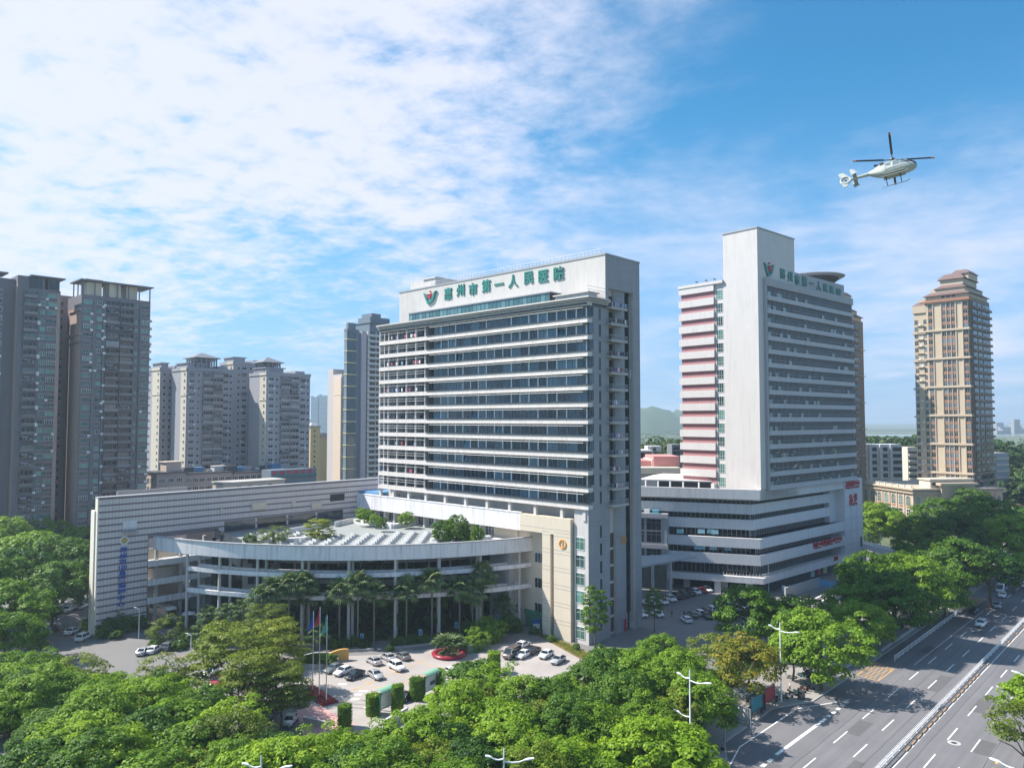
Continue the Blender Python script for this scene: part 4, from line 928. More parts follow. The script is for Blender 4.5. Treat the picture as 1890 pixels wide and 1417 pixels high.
VARI[bB] = [bB,bB,balc_closed(4.2,2.3,1.2,rail_m,brown_wall),balc_awning(4.2,2.3,1.2,pale_rail,brown_wall)]
VARI[wA] = [wA,wA,wA,win_one(3.0,1.7,white_metal,g_apt,nx=4,transom=0.65,out=0.5)]; VARI[wS] = [wS,wS,win_one(1.8,1.6,white_metal,g_apt,nx=3,out=0.4)]
lint = MB().box(-1.7,-0.16,1.55,1.7,0,1.95).mesh('lintel', lintel_m)
acu = MB().box(-0.45,-0.55,0,0.45,-0.05,0.75).mesh('condenser', white_metal)
def rows(root, me, name, x, y, z0, n, fh, rot=0.0, skip=(), jit=0.0, seed=0):
    r = random.Random(seed+int(x*10)); base = me
    for k in range(n):
        if k in skip: continue
        if base in VARI: me = r.choice(VARI[base])
        if name == 'window' and base in VARI and r.random() < 0.3: put('condenser', acu, root, (x+r.choice((-1.2,1.2)), y-0.05, z0+k*fh-0.95), rot)
        o = put(name, me, root, (x, y, z0+k*fh), rot)
        if jit: o.scale = (1, 1-jit*r.random(), 1)
def roof_frame(root, x0, y0, x1, y1, z, wall_m):
    put('roof_slab', MB().box(x0-0.8,y0-1.0,z+5.2,x1+0.8,y1,z+5.6).mesh('roof_slab', brown_wall), root)
    c = MB()
    for i in range(7): x = x0+0.3+(x1-x0-0.8)*i/6; c.box(x,y0-0.2,z,x+0.35,y0+0.2,z+5.2)
    for i in range(3): y = y0+(y1-y0)*i/2.4; c.box(x0,y,z,x0+0.35,y+0.35,z+5.2)
    each('roof_column', c, brown_wall, root)
# --- right brown tower of the pair
P = at_y(151, 545, 272); T = thing('apartment_tower', 'tall brown apartment tower, right one of the pair behind the striped wall', 'apartment tower', (P.x, P.y, 0), rad(46.5))
each('wall', MB().box(0,0,0,24.3,16,96).box(-0.3,-0.3,78,24.6,16,78.6), brown_wall, T)
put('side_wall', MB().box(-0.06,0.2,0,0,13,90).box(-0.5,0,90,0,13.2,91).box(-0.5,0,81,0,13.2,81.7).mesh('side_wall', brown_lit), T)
for x, me, nm in ((2.2,wA,'window'),(6.1,wS,'window'),(22.5,wA,'window')):
    rows(T, me, nm, x, -0.01, 2.6, 31, 3.0)
rows(T, lint, 'lintel', 2.2, 0, 2.4, 31, 3.0); rows(T, lint, 'lintel', 22.5, 0, 2.4, 31, 3.0)
rows(T, bA, 'balcony', 10.6, -0.01, 2.1, 31, 3.0, jit=0.4, seed=1); rows(T, bA, 'balcony', 15.6, -0.01, 2.1, 31, 3.0, jit=0.4, seed=2); rows(T, wN, 'window', 19.2, -0.01, 2.6, 31, 3.0)
corner_b = MB().box(0,-0.3,0,1.0,1.6,0.9).mesh('corner_balcony', MATS['white_wall'])
rows(T, corner_b, 'corner_balcony', 24.3, 1.0, 4.0, 29, 3.0)
each('pier', MB().box(3.9,-0.45,0,5.0,0,94).box(7.3,-0.45,0,8.2,0,94).box(18.1,-0.35,0,18.6,0,94).box(20.3,-0.45,0,20.9,0,94), brown_wall, T)
roof_frame(T, 0, 0, 24.3, 12, 96, brown_wall); each('penthouse', MB().box(2,1,96,7,8,101).box(9.5,0.6,96,13.5,8,101.2).box(16,2,96,20,9,101.2), cream_wall, T)
put('lift_house', MB().box(3,6,101,9,12,103).mesh('lift_house', brown_lit), T)
for k in range(0,31,2): put('condenser', acu, T, (7.8,-0.3,2.3+k*3.0))
# --- left brown tower
P = at_y(33, 535, 262); T = thing('apartment_tower', 'tall brown apartment tower cut by the left picture edge, left of its twin', 'apartment tower', (P.x, P.y, 0), rad(46.5))
each('wall', MB().box(0,0,0,13.4,16,97).box(-14,3.4,0,0,18,100).box(-13,2.6,0,-3.5,3.4,97), brown_wall, T)
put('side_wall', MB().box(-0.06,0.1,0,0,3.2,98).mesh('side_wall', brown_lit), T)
put('corner_strip', MB().box(12.2,-0.25,0,13.4,0,96).mesh('corner_strip', brown_lit), T)
rows(T, bB, 'balcony', 4.0, -0.01, 2.1, 31, 3.05, jit=0.4, seed=3); rows(T, wS, 'window', 7.9, -0.01, 2.6, 31, 3.05); rows(T, wA, 'window', 10.7, -0.27, 2.6, 31, 3.05); rows(T, lint, 'lintel', 10.7, -0.27, 2.4, 31, 3.05)
rows(T, wA, 'window', -5.5, 2.58, 2.6, 31, 3.05); rows(T, wA, 'window', -10.0, 2.58, 2.6, 31, 3.05); rows(T, lint, 'lintel', -5.5, 2.6, 2.4, 31, 3.05); rows(T, lint, 'lintel', -10, 2.6, 2.4, 31, 3.05)
put('roof_slab', MB().box(3.5,-1.6,101.2,14.6,10,101.6).box(-14,2,101.5,-2.5,12,102).mesh('roof_slab', brown_wall), T)
each('penthouse', MB().box(0,0.4,97,8.5,10,101.2).box(9.5,0.6,97,13.2,9,101.2), brown_wall, T)
each('penthouse_glazing', MB().box(3.6,0.1,97,7.5,0.38,101).box(9.8,0.3,97.5,12.8,0.58,100.6), glass_dark, T)
for k in range(1,31,2): put('condenser', acu, T, (6.6,-0.3,2.3+k*3.05))
# --- connector between the two
P = at_y(108, 545, 286); T = thing('apartment_block', 'narrow dark brown apartment block recessed between the two brown towers', 'apartment tower', (P.x, P.y, 0), rad(46.5))
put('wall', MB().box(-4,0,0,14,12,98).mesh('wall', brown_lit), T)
for x in (1.3,4.3): rows(T, wN, 'window', x, -0.01, 2.6, 31, 3.05)
# --- white tower under pavilion roofs
pale = mat('pale_render', (0.325,0.33,0.37), var=0.06, streak=0.10); ivory = mat('ivory_render', (0.56,0.51,0.43), var=0.05, streak=0.06)
roof_g = mat('grey_roof', (0.17,0.18,0.21), var=0.12)
bC = balc_mesh(4.6,2.2,1.1,mat('pale_rail',(0.34,0.33,0.34),obvar=0.2),pale,openings); wC = win_one(2.4,1.5,white_metal,glass_dark,nx=2,sill=0.05); wD = win_one(1.3,1.3,white_metal,glass_dark,nx=1)
VARI[bC] = [bC,bC,balc_closed(4.6,2.2,1.1,MATS['pale_rail'],pale),balc_awning(4.6,2.2,1.1,pale_rail,pale)]; VARI[wC] = [wC,wC,wC,win_one(2.4,1.6,grey_metal,glz,nx=3,out=0.4)]
def pavil(root, cx_, cy_2, s, z):
    pv_ = put('roof_pavilion', None, root, (cx_, cy_2, z)); c = MB()
    for i in range(5):
        for sgn in (-1,1):
            q = -s+2*s*i/4; c.box(q-0.25,sgn*s-0.25,0,q+0.25,sgn*s+0.25,5.2); c.box(sgn*s-0.25,q-0.25,0,sgn*s+0.25,q+0.25,5.2)
    c.box(-s,-s,4.2,s,-s+0.3,4.6).box(-s,s-0.3,4.2,s,s,4.6).box(-s,-s,4.2,-s+0.3,s,4.6).box(s-0.3,-s,4.2,s,s,4.6).box(-s*0.55,-s*0.55,0,s*0.55,s*0.55,5)
    each('column', c, pale, pv_)
    e = s+1.5; r = MB().add([(-e,-e,5.2),(e,-e,5.2),(e,e,5.2),(-e,e,5.2),(-e,-e,5.5),(e,-e,5.5),(e,e,5.5),(-e,e,5.5),(-0.6,0,8.0),(0.6,0,8.0)],
        [(3,2,1,0),(0,1,5,4),(1,2,6,5),(2,3,7,6),(3,0,4,7),(4,5,9,8),(6,7,8,9),(5,6,9),(7,4,8)])
    put('hip_roof', r.mesh('hip_roof', roof_g), pv_)
def mid_block(px_c, Y, ytop, w, dpt, label, cols, floors, pav=None, ivory_d=6.0):
    P = at_y(px_c, ytop, Y); T = thing('apartment_block', label, 'apartment tower', (P.x, P.y, 0), rad(46.5)); zt = P.z
    each('wall', MB().box(0,0,0,w,dpt,zt).box(-0.3,-0.3,zt,w+0.3,0.2,zt+1.3).box(-0.3,-0.3,zt,0.1,dpt,zt+1.3), pale, T)
    put('side_wall', MB().box(-0.06,0,0,0,ivory_d,zt).box(-0.3,-0.2,zt-11.5,0,ivory_d,zt-11).box(-0.4,-0.3,zt,-0.3,ivory_d,zt+1.2).mesh('side_wall', ivory), T)
    for x, me, nm in cols: rows(T, me, nm, x, -0.01, zt-3.05*floors+0.5, floors, 3.05, jit=0.3 if nm=='balcony' else 0, seed=int(x*7))
    rows(T, wD, 'window', -0.07, 2.0, zt-3.05*floors+0.7, floors, 3.05, ROTX)
    each('rooftop_house', MB().box(1.5,3,zt,w*0.45,dpt-1,zt+3.4).box(1.0,2.6,zt+3.4,w*0.5,dpt-0.5,zt+3.8).box(w*0.7,2,zt,w*0.92,dpt-2,zt+2.6), pale, T)
    if pav: pavil(T, *pav, zt+0.8)
    return T
mid_block(296, 345, 683, 10.5, 14, 'pale apartment block with blank cream flank, leftmost under the pavilion roofs', ((1.9,wD,'window'),(4.4,wD,'window'),(7.6,wC,'window')), 22, None, 9.0)
mid_block(345, 335, 683, 21.8, 16, 'pale apartment block with stacked balconies beneath the left pavilion roof', ((2.4,wC,'window'),(5.4,wD,'window'),(9.6,bC,'balcony'),(14.4,bC,'balcony'),(18.2,wC,'window'),(20.6,wD,'window')), 22, (10.0,7.5,4.8))
mid_block(431, 352, 672, 16.0, 14, 'shaded pale apartment block recessed between its two balconied neighbours', ((2.6,wD,'window'),(5.4,wC,'window'),(9.3,wC,'window'),(12.4,wC,'window')), 23)
mid_block(492, 338, 692, 22.4, 16, 'pale apartment block with stacked balconies beneath the right pavilion roof', ((2.4,wC,'window'),(5.2,wD,'window'),(9.2,bC,'balcony'),(14.0,bC,'balcony'),(18.6,wC,'window'),(21.2,wD,'window')), 21, (5.5,9.0,3.9))
# --- slim blue-grey tower with cream stripes, and its blank cream neighbour
slate = mat('slate_tower', (0.15,0.19,0.24), var=0.08); lilac = mat('lilac_pier', (0.46,0.42,0.46), var=0.05)
P = at_y(641, 600, 385); T = thing('apartment_tower', 'slim blue grey tower with white bay windows just left of the first hospital block', 'apartment tower', (P.x, P.y, 0), rad(46.5)); zt = P.z
each('wall', MB().box(0,0,0,12,2.6,zt-3).box(12,0,0,34,14,zt-3).box(14,0,zt-3,33,14,zt+3).box(15,1,zt+3,28,12,zt+6).box(16,1,zt+6,22,10,zt+8), slate, T)
put('side_wall', MB().box(-0.06,0,0,0,2.5,zt-3).mesh('side_wall', mat('pale_teal_wall',(0.17,0.23,0.27),var=0.05)), T)
put('pier', MB().box(8.2,-1.2,0,11.2,0,zt-2.5).mesh('pier', lilac), T)
put('corner_glazing', MB().box(0.3,-0.3,2,5.2,0,zt-4).mesh('corner_glazing', glassmat('tower_glass',(0.04,0.07,0.09),(0.12,0.18,0.21),ior=1.6)), T)
put('side_glazing', MB().box(22,-0.12,2,33.6,0,zt+1).mesh('side_glazing', glassmat('tower_glass_dark',(0.04,0.06,0.08),(0.11,0.16,0.19),ior=1.6)), T)
bay = MB().box(-4.2,-1.3,0,4.2,0,1.2).box(-3.0,-1.0,1.2,0.8,-0.1,2.7,1).box(1.2,-0.8,1.2,3.8,-0.1,2.7,1).box(0.8,-1.25,1.2,1.2,0,2.7).box(-4.2,-1.2,1.2,-3.0,0,2.7).mesh('bay_window', [white_wall, glass_dark])
for k in range(31):
    put('bay_window', bay, T, (16.4,0,4+k*3.0))
yb = MB().box(-0.3,-0.6,0,5.6,2.7,0.5).mesh('string_course', mat('yellow_course',(0.62,0.54,0.30))); yb2 = MB().box(21.4,-0.5,0,33.9,0,0.5).mesh('string_course', MATS['yellow_course'])
for k in range(15): put('string_course', yb, T, (0,0,6+k*6.1)); put('string_course', yb2, T, (0,0,7+k*6.1))
sl = win_one(2.0,1.4,grey_metal,glass_dark,nx=1)
for x in (23.6,26.6,29.6,32.2): rows(T, sl, 'window', x, -0.13, 4.6, 30, 3.0)
put('crown', MB().box(-0.2,-0.4,zt-3,7,2.8,zt-1.8).box(1,0.5,zt-1.8,5.5,2.4,zt+1.5).box(13.6,-1.4,zt+2.6,33.4,14,zt+3.2).mesh('crown', slate), T)
P = at_y(631, 700, 388); T = thing('apartment_block', 'blank cream slab with a rooftop garden left of the slim blue tower', 'apartment tower', (P.x, P.y, 0), rad(46.5)); zt = at_y(631,690,388).z
each('wall', MB().box(0,0,0,2.6,9,zt).box(0.5,9,0,8,14,zt+3), mat('pale_slab',(0.56,0.52,0.52),var=0.05), T)
put('side_wall', MB().box(-0.3,0.3,0,0,7.2,zt-1.5).box(-0.4,0.2,zt-11,0,7.4,zt-10.4).mesh('side_wall', mat('peach_render',(0.72,0.58,0.46),var=0.05)), T)
# --- small yellow blocks and far blue twin towers
yel = mat('yellow_render', (0.58,0.44,0.24), var=0.06)
P = at_y(590, 800, 450); T = thing('apartment_block', 'blank yellow block standing between pale towers and the cream slab', 'building', (P.x, P.y, 0), rad(38)); zt = P.z
put('wall', MB().box(0,0,0,12,12,zt).mesh('wall', yel), T); put('parapet', MB().box(-0.3,-0.3,zt-2.6,12.3,12,zt).mesh('parapet', mat('mauve_render',(0.42,0.33,0.33))), T)
P = at_y(573, 800, 440); T = thing('apartment_block', 'narrow yellow block with a column of small dark windows', 'building', (P.x, P.y, 0), rad(38)); zt = at_y(573,788,440).z
put('wall', MB().box(0,0,0,6,9,zt).mesh('wall', yel), T); put('roof', MB().box(-0.5,-0.5,zt,6.5,9.5,zt+0.8).frustum((0.5,0.5,5.5,8.5),zt+0.8,(2,3,4,6),zt+2.6).mesh('roof', pale), T)
rows(T, wD, 'window', 2.6, -0.02, zt-36, 12, 3.0)
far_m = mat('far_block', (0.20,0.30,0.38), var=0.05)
for px0, px1, yt, lab in ((574,587,733,'hazy blue high-rise far off, left one of the distant pair'),(589,612,730,'hazy blue high-rise far off, right one of the distant pair')):
    A, B_ = at_y(px0,yt,2300), at_y(px1,yt,2300); T = thing('highrise', lab, 'high-rise', ((A.x+B_.x)/2,2300,0)); w = (B_.x-A.x)/2
    put('wall', MB().box(-w,0,0,w,30,A.z).mesh('wall', far_m), T); bm_ = MB()
    for k in range(30): bm_.box(-w+0.5,-0.4,6+k*A.z/32,w-0.5,0,7.6+k*A.z/32)
    put('balcony_bands', bm_.mesh('balcony_bands', white_wall), T, kind='stuff')
    each('roof_crown', MB().box(-w,-0.2,A.z,-w+3,20,A.z+4).box(w-4,-0.2,A.z,w-1,20,A.z+5), far_m, T)
# --- low old blocks behind the striped wall
P = at_y(300, 880, 296); T = thing('old_block', 'low grey office block with ribbon windows and a cluttered flat roof behind the striped wall', 'building', (P.x, P.y, 0), rad(46.5)); zt = at_y(300,874,296).z
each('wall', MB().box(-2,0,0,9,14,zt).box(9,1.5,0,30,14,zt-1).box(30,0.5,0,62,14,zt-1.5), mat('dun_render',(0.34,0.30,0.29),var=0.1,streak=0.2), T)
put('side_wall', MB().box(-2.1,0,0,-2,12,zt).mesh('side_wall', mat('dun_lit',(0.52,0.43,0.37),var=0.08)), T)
put('eave', MB().box(-2.6,-0.6,zt,9.4,14.4,zt+0.5).box(9,1.0,zt-1,30,14,zt-0.5).box(30,0,zt-1.5,62,14,zt-1).mesh('eave', dark_metal), T)
wl_ = win_one(2.4,1.6,white_metal,glass_dark,nx=3)
for i in range(18):
    for z in (zt-4.2, zt-7.6, zt-11): put('window', wl_, T, (11.0+i*2.75, 1.48 if i < 7 else 0.48, z))
for i in range(3):
    for z in (zt-3.6,zt-7,zt-10.4): put('window', wl_, T, (-0.2+i*3.4,-0.02,z)); put('window', wS, T, (-2.12,2+i*3.4,z), ROTX)
rj = random.Random(5)
for i in range(12):
    x = 10+i*4.2; s_ = 0.6+rj.random()*1.2; put('roof_hut' if i % 3 == 0 else 'roof_tank', MB().box(-s_*1.4,-s_,0,s_*1.4,s_,s_*1.3).box(-s_*1.6,-s_*1.1,s_*1.3,s_*1.6,s_*1.1,s_*1.3+0.15).mesh('roof_hut', (white_wall,dark_metal,MATS['blue_sheet'],grey_wall)[i%4]), T, (x, 6+rj.random()*5, zt-0.8))
each('roof_house', MB().box(3,4,zt,9,10,zt+4).box(2.5,3.5,zt+4,9.5,10.5,zt+4.4), MATS['dun_lit'], T)
P = at_y(412, 893, 288); T = thing('old_house', 'small cream flat-roofed house with a red sign row peeping over the striped wall', 'building', (P.x, P.y, 0), rad(46.5)); zt = P.z
put('wall', MB().box(0,0,0,26,9,zt).mesh('wall', MATS['dun_lit']), T); put('roof', MB().box(-0.4,-0.4,zt,26.4,9.4,zt+0.5).mesh('roof', concrete), T)
for i in range(5): put('window', wS, T, (-0.02+0.0, 1.5, 0.1+zt-3) if i == 0 else (2+i*4.4,-0.02,zt-2.6), ROTX if i == 0 else 0)
P = at_y(500, 868, 318); T = thing('shop_row', 'low teal shopfront row with dark red signs behind the striped wall', 'building', (P.x, P.y, 0), rad(46.5)); zt = P.z
put('wall', MB().box(0,0,0,22,8,zt).mesh('wall', slate), T); put('awning', MB().box(-0.5,-1.2,zt-3,22,0,zt-2.6).mesh('awning', mat('teal_awning',(0.04,0.22,0.20))), T)
for i in range(6): put('sign', MB().box(0,-0.2,0,1.6,0,1.4).mesh('sign', sign_red), T, (1+i*3.4,-0.05,zt-1.8))
# --- yellow stone tower on the right, stepped brown roofs, with its darker side
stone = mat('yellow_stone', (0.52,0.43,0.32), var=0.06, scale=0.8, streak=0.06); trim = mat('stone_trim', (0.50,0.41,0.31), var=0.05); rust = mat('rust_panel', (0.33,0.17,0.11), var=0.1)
roofb = mat('brown_roof', (0.16,0.10,0.095), var=0.15); shade_stone = mat('stone_in_shade', (0.20,0.15,0.115), var=0.08)  # darker stone tone carries the painted shade of the tower's right side
g_twr = glassmat('stone_tower_glass', (0.012,0.018,0.028), (0.15,0.20,0.26), ior=1.5, bias=0.8)
tw = win_one(1.65,2.25,trim,g_twr,nx=2,transom=0.65,t=0.09); tw2 = win_one(2.0,2.25,trim,g_twr,nx=2,transom=0.65); pan = MB().box(-1.0,-0.12,0,1.0,0,0.95).mesh('panel', rust)
bD = MB().box(-3.0,-1.2,0,3.0,0,0.9).box(-2.8,-0.3,0.9,2.8,0,2.9,1).box(-3.2,-1.3,-0.25,3.2,0,0.0,2).mesh('balcony', [shade_stone, g_twr, shade_stone])
acb = MB().box(-0.42,-0.4,0,0.42,0,0.7).mesh('condenser', white_metal); acs = MB().box(-1.6,-0.7,-0.2,1.6,0,0).mesh('ac_shelf', trim)
def stone_tower(P, label, zt, full=True):
    T = thing('stone_tower', label, 'apartment tower', (P.x, P.y, 0), rad(41.8))
    each('wall', MB().box(0,0,0,29,18.2,zt).box(0.8,18.2,0,27,24.3,zt-4), stone, T)
    put('shaded_wall', MB().box(2.2,-0.8,0,29.2,0,zt-2).mesh('shaded_wall', shade_stone), T)
    nf = int((zt-20)/3.42)
    for k in range(nf):
        z = zt-6.2-k*3.42
        if z < 14: break
        for y in (10.3,8.35,6.4): put('window', tw, T, (-0.01,y,z), ROTX); put('panel', pan, T, (-0.01,y,z-1.05), ROTX)
        for y in (16.4,): put('window', tw2, T, (-0.01,y,z), ROTX); put('panel', pan, T, (-0.01,y,z-1.05), ROTX)
        put('window', tw2, T, (-0.01,1.05,z), ROTX); put('panel', pan, T, (-0.01,1.05,z-1.05), ROTX); put('window', tw2, T, (1.15,-0.02,z)); put('panel', pan, T, (1.15,-0.02,z-1.05))
        if k > 1:
            put('window', tw, T, (0.78,23.2,z), ROTX); put('window', tw, T, (0.78,19.1,z), ROTX); put('ac_shelf', acs, T, (0.8,21.2,z-0.6), ROTX)
            if k % 3: put('condenser', acb, T, (0.6,20.6+0.4*(k%4),z-0.55), ROTX)
        for x in ((6,13,20,25.8) if full else (6,13,20)): put('balcony', bD, T, (x,-0.8,z-0.8))
        if k % 4 == 0 and k: put('cornice', MB().box(-0.7,-0.7,0,4.5,18.9,0.5).box(-0.5,-0.5,0.5,4.5,18.7,1.0).box(0.3,18.9,-0.6,2,25,0.2).box(4.5,-1.7,0,29.5,-0.8,0.4).mesh('cornice', trim), T, (0,0,z+2.55))
    each('pilaster', MB().box(-0.35,11.35,14,0,11.75,zt-2).box(-0.3,9.2,14,0,9.5,zt-2).box(-0.3,7.25,14,0,7.5,zt-2).box(-0.35,5.0,14,0,5.4,zt-2).box(-0.35,15.0,14,0,15.35,zt-2).box(-0.35,2.2,14,0,2.6,zt-2), trim, T)
    each('main_cornice', MB().box(-1.0,-1.0,zt-3.2,6,19.2,zt-2.4).box(-0.7,-0.7,zt-2.4,6,18.9,zt-1.8), rust, T)
    for y in (10.6,8.3,6.0): put('attic_window', MB().box(-0.05,y-0.7,zt-1.2,0,y+0.7,zt+1.2-1.6).mesh('attic_window', dark_in), T)
    rf = MB()
    rf.frustum((-1.2,-1.2,30,19.4),zt,(1.5,1.5,27.5,16.5),zt+1.8,0).box(1.5,1.5,zt+1.8,27.5,16.5,zt+3.4,1).frustum((0.8,0.8,27,15),zt+3.4,(3.5,3.5,24,12.5),zt+5.2,0)
    rf.box(4,3,zt+5.2,24,13,zt+8.0,1).frustum((3,2,25,14),zt+8.0,(5.5,4.5,22,11.5),zt+10.8,0).box(9,2,zt+8,22,9,zt+11.5,1).frustum((8.4,1.4,22.6,9.8),zt+11.0,(10,3.4,21,8),zt+13,0)
    rf.frustum((0.2,18,28,25),zt-4,(2,19,26,23),zt-2.2,0).box(1.5,18.2,zt-2.2,20,22,zt-0.6,1)
    put('stepped_roof', rf.mesh('stepped_roof', [roofb, stone]), T)
    put('corner_room', MB().box(0.2,18.4,zt-7.5,3,24.6,zt-4).mesh('corner_room', trim), T)
    return T
P = at_y(1786, 560, 350); stone_tower(P, 'yellow stone tower with stepped brown roofs, far right above the classical hotel', at_y(1786,540,350).z)
P = at_y(1543, 580, 372); stone_tower(P, 'yellow stone tower mostly hidden behind the second hospital block', at_y(1573,578,372).z, False)
# --- classical hotel with arched windows
P = at_z(1687, 977); T = thing('hotel', 'beige classical hotel with tall arched windows and a balustrade roof at the street corner', 'hotel', (P.x, P.y, 0), rad(8.9)); ZT = 18.4
hotel_m = mat('hotel_stone', (0.50,0.385,0.30), var=0.07, scale=0.6, streak=0.10)
each('wall', MB().box(0,0,0,46,44,ZT-0.6).box(13,-2,0,30,0,ZT+2.4), hotel_m, T)
put('cornice', MB().box(-0.9,-0.9,ZT-2.2,47,0,ZT-1.7).box(-0.9,0,ZT-2.2,0,44,ZT-1.7).box(-1.2,-1.2,ZT-0.6,47,44,ZT).box(11.6,-3.2,ZT+1.6,31,0,ZT+2.6).mesh('cornice', trim), T)
put('roof_pavilion', MB().box(10,1.5,ZT,32,9,ZT+3.6).box(9.4,0.9,ZT+3.6,32.6,9.6,ZT+4.2).mesh('roof_pavilion', MATS['ivory_render']), T)
for i in range(6): put('dark_opening', MB().box(-1.3,0,0,1.3,0.08,1.3).mesh('dark_opening', dark_in), T, (12.3+i*3.6,1.4,ZT+1.2))
def arch_win(w, h, frame, glass):
    n = 8; pts = [(-w/2,0),(w/2,0),(w/2,h-w/2)]+[(w/2*math.cos(math.pi*i/n), h-w/2+w/2*math.sin(math.pi*i/n)) for i in range(1,n)]+[(-w/2,h-w/2)]
    m_ = MB(); k = len(pts); big_ = [(x*1.18, z*1.06-0.1) for x, z in pts]
    V = [(x,-0.12,z) for x,z in big_]+[(x,-0.12,z) for x,z in pts]+[(x,-0.0,z) for x,z in pts]
    m_.add(V, [(i,(i+1)%k,k+(i+1)%k,k+i) for i in range(k)]+[(k+i,k+(i+1)%k,2*k+(i+1)%k,2*k+i) for i in range(k)], 0)
    m_.add([(x,-0.02,z) for x,z in pts], [tuple(range(k))], 1)
    for z in (h*0.3,h*0.55): m_.box(-w/2,-0.08,z-0.08,w/2,-0.03,z+0.08)
    m_.box(-0.07,-0.08,0,0.07,-0.03,h-0.2)
    return m_.mesh('arched_window', [frame, glass])
aw = arch_win(2.6,4.4,trim,glass_teal); rw = win_one(2.6,2.9,white_metal,glass_dark,nx=2,transom=0.5,t=0.12); aw2 = arch_win(1.9,4.0,trim,glass_teal); awb = arch_win(9.5,5.4,trim,glass_teal)
for i in range(8):
    y = 3.3+i*5.2
    put('arched_window', aw, T, (-0.01,y,ZT-7.8), ROTX); put('window', rw, T, (-0.01,y,ZT-12.4), ROTX); put('window', rw, T, (-0.01,y,ZT-17.2), ROTX)
    put('pilaster', MB().box(-0.35,-0.3,0,0,0.3,ZT-2.2).mesh('pilaster', hotel_m), T, (0,y+2.6,0)); put('panel', MB().box(-0.12,-1.3,0,0,1.3,0.9).mesh('panel', rust), T, (0,y,ZT-9.1))
for x in (2.5,7.0): put('arched_window', aw2, T, (x,-0.01,ZT-7.8)); put('window', rw, T, (x,-0.01,ZT-12.4))
put('arched_window', awb, T, (21.3,-2.01,ZT-8.2))
for x in (33.5,37,40.5,44): put('arched_window', aw2, T, (x,-0.01,ZT-7.8)); put('pilaster', MB().box(-0.3,-0.35,0,0.3,0,ZT-2.2).mesh('pilaster', hotel_m), T, (x-1.7,0,0))
post_ = MB().box(-0.35,-0.35,0,0.35,0.35,1.5).mesh('post', MATS['ivory_render'])
for i in range(10): put('post', post_, T, (0.0,1+i*4.6,ZT))
put('balustrade', MB().box(-0.15,0,ZT+1.2,0.15,44,ZT+1.4).box(-0.1,0,ZT+0.1,0.1,44,ZT+0.9).mesh('balustrade', MATS['ivory_render']), T)
# --- pale residential block and small companions beyond the second tower
P = at_y(1606, 850, 425); T = thing('apartment_block', 'white five-storey apartment block with dark square windows between the two stone towers', 'apartment block', (P.x, P.y, 0), rad(2)); zt = at_y(1606,820,425).z
each('wall', MB().box(0,0,0,18.6,12,zt).box(5.4,-0.9,0,6.4,0,zt).box(11.4,-0.9,0,12.6,0,zt), mat('bluish_white',(0.56,0.58,0.62),var=0.06,streak=0.15), T)
put('round_stair', MB().lathe([(2.6,0),(2.6,zt+6)],14,(-3.5,3)).mesh('round_stair', ivory), T)
wq = win_one(2.6,1.8,dark_metal,dark_in,nx=1,hood=0.4,sill=0.4)
for k in range(8):
    for x in (2.6,8.8,14.6,17.2)[:3]+(17.0,): put('window', wq, T, (x,-0.02,zt-3.6-k*3.7))
    put('slot', MB().box(-5.2,0.2,0,-2.0,0.5,1.3).mesh('slot', dark_in), T, (0,0.1,zt+2.5-k*3.7))
    put('condenser', acb, T, (5.9,-0.95,zt-3.9-k*3.7))
P = at_y(1675, 825, 440); T = thing('apartment_block', 'narrow cream block with stacked balconies beside the white apartment block', 'apartment block', (P.x, P.y, 0)); zt = P.z
put('wall', MB().box(0,0,0,6,9,zt).mesh('wall', ivory), T)
for k in range(7): put('balcony', MB().box(0.4,-1.2,0,5.6,0,1.0).box(0.6,-0.05,1.0,5.4,0,2.6,1).mesh('balcony', [ivory, glass_dark]), T, (0,0,zt-5-k*3.5))
P = at_y(1832, 836, 400); T = thing('apartment_block', 'low grey block with pale balconies just right of the yellow stone tower', 'apartment block', (P.x, P.y, 0), rad(20)); zt = P.z
put('wall', MB().box(0,0,0,12,10,zt).mesh('wall', pale), T)
for k in range(8): put('balcony', MB().box(-1.0,0,0,0,4,1.1).box(0.3,-0.7,0,11.5,0,0.8).mesh('balcony', ivory), T, (0,0,zt-3.4-k*3.4))
P = at_y(1870, 925, 420); T = thing('greenhouse_roof', 'long low faded pink roof among trees at the far right edge', 'building', (P.x, P.y, 0))
put('roof', MB().frustum((-14,0,22,26),at_y(1870,936,420).z,(-10,8,18,18),at_y(1870,912,440).z).mesh('roof', mat('pink_roof',(0.42,0.22,0.22),var=0.35,scale=0.5))  , T)
put('wall', MB().box(-13,1,0,21,25,at_y(1870,936,420).z).mesh('wall', pale), T)
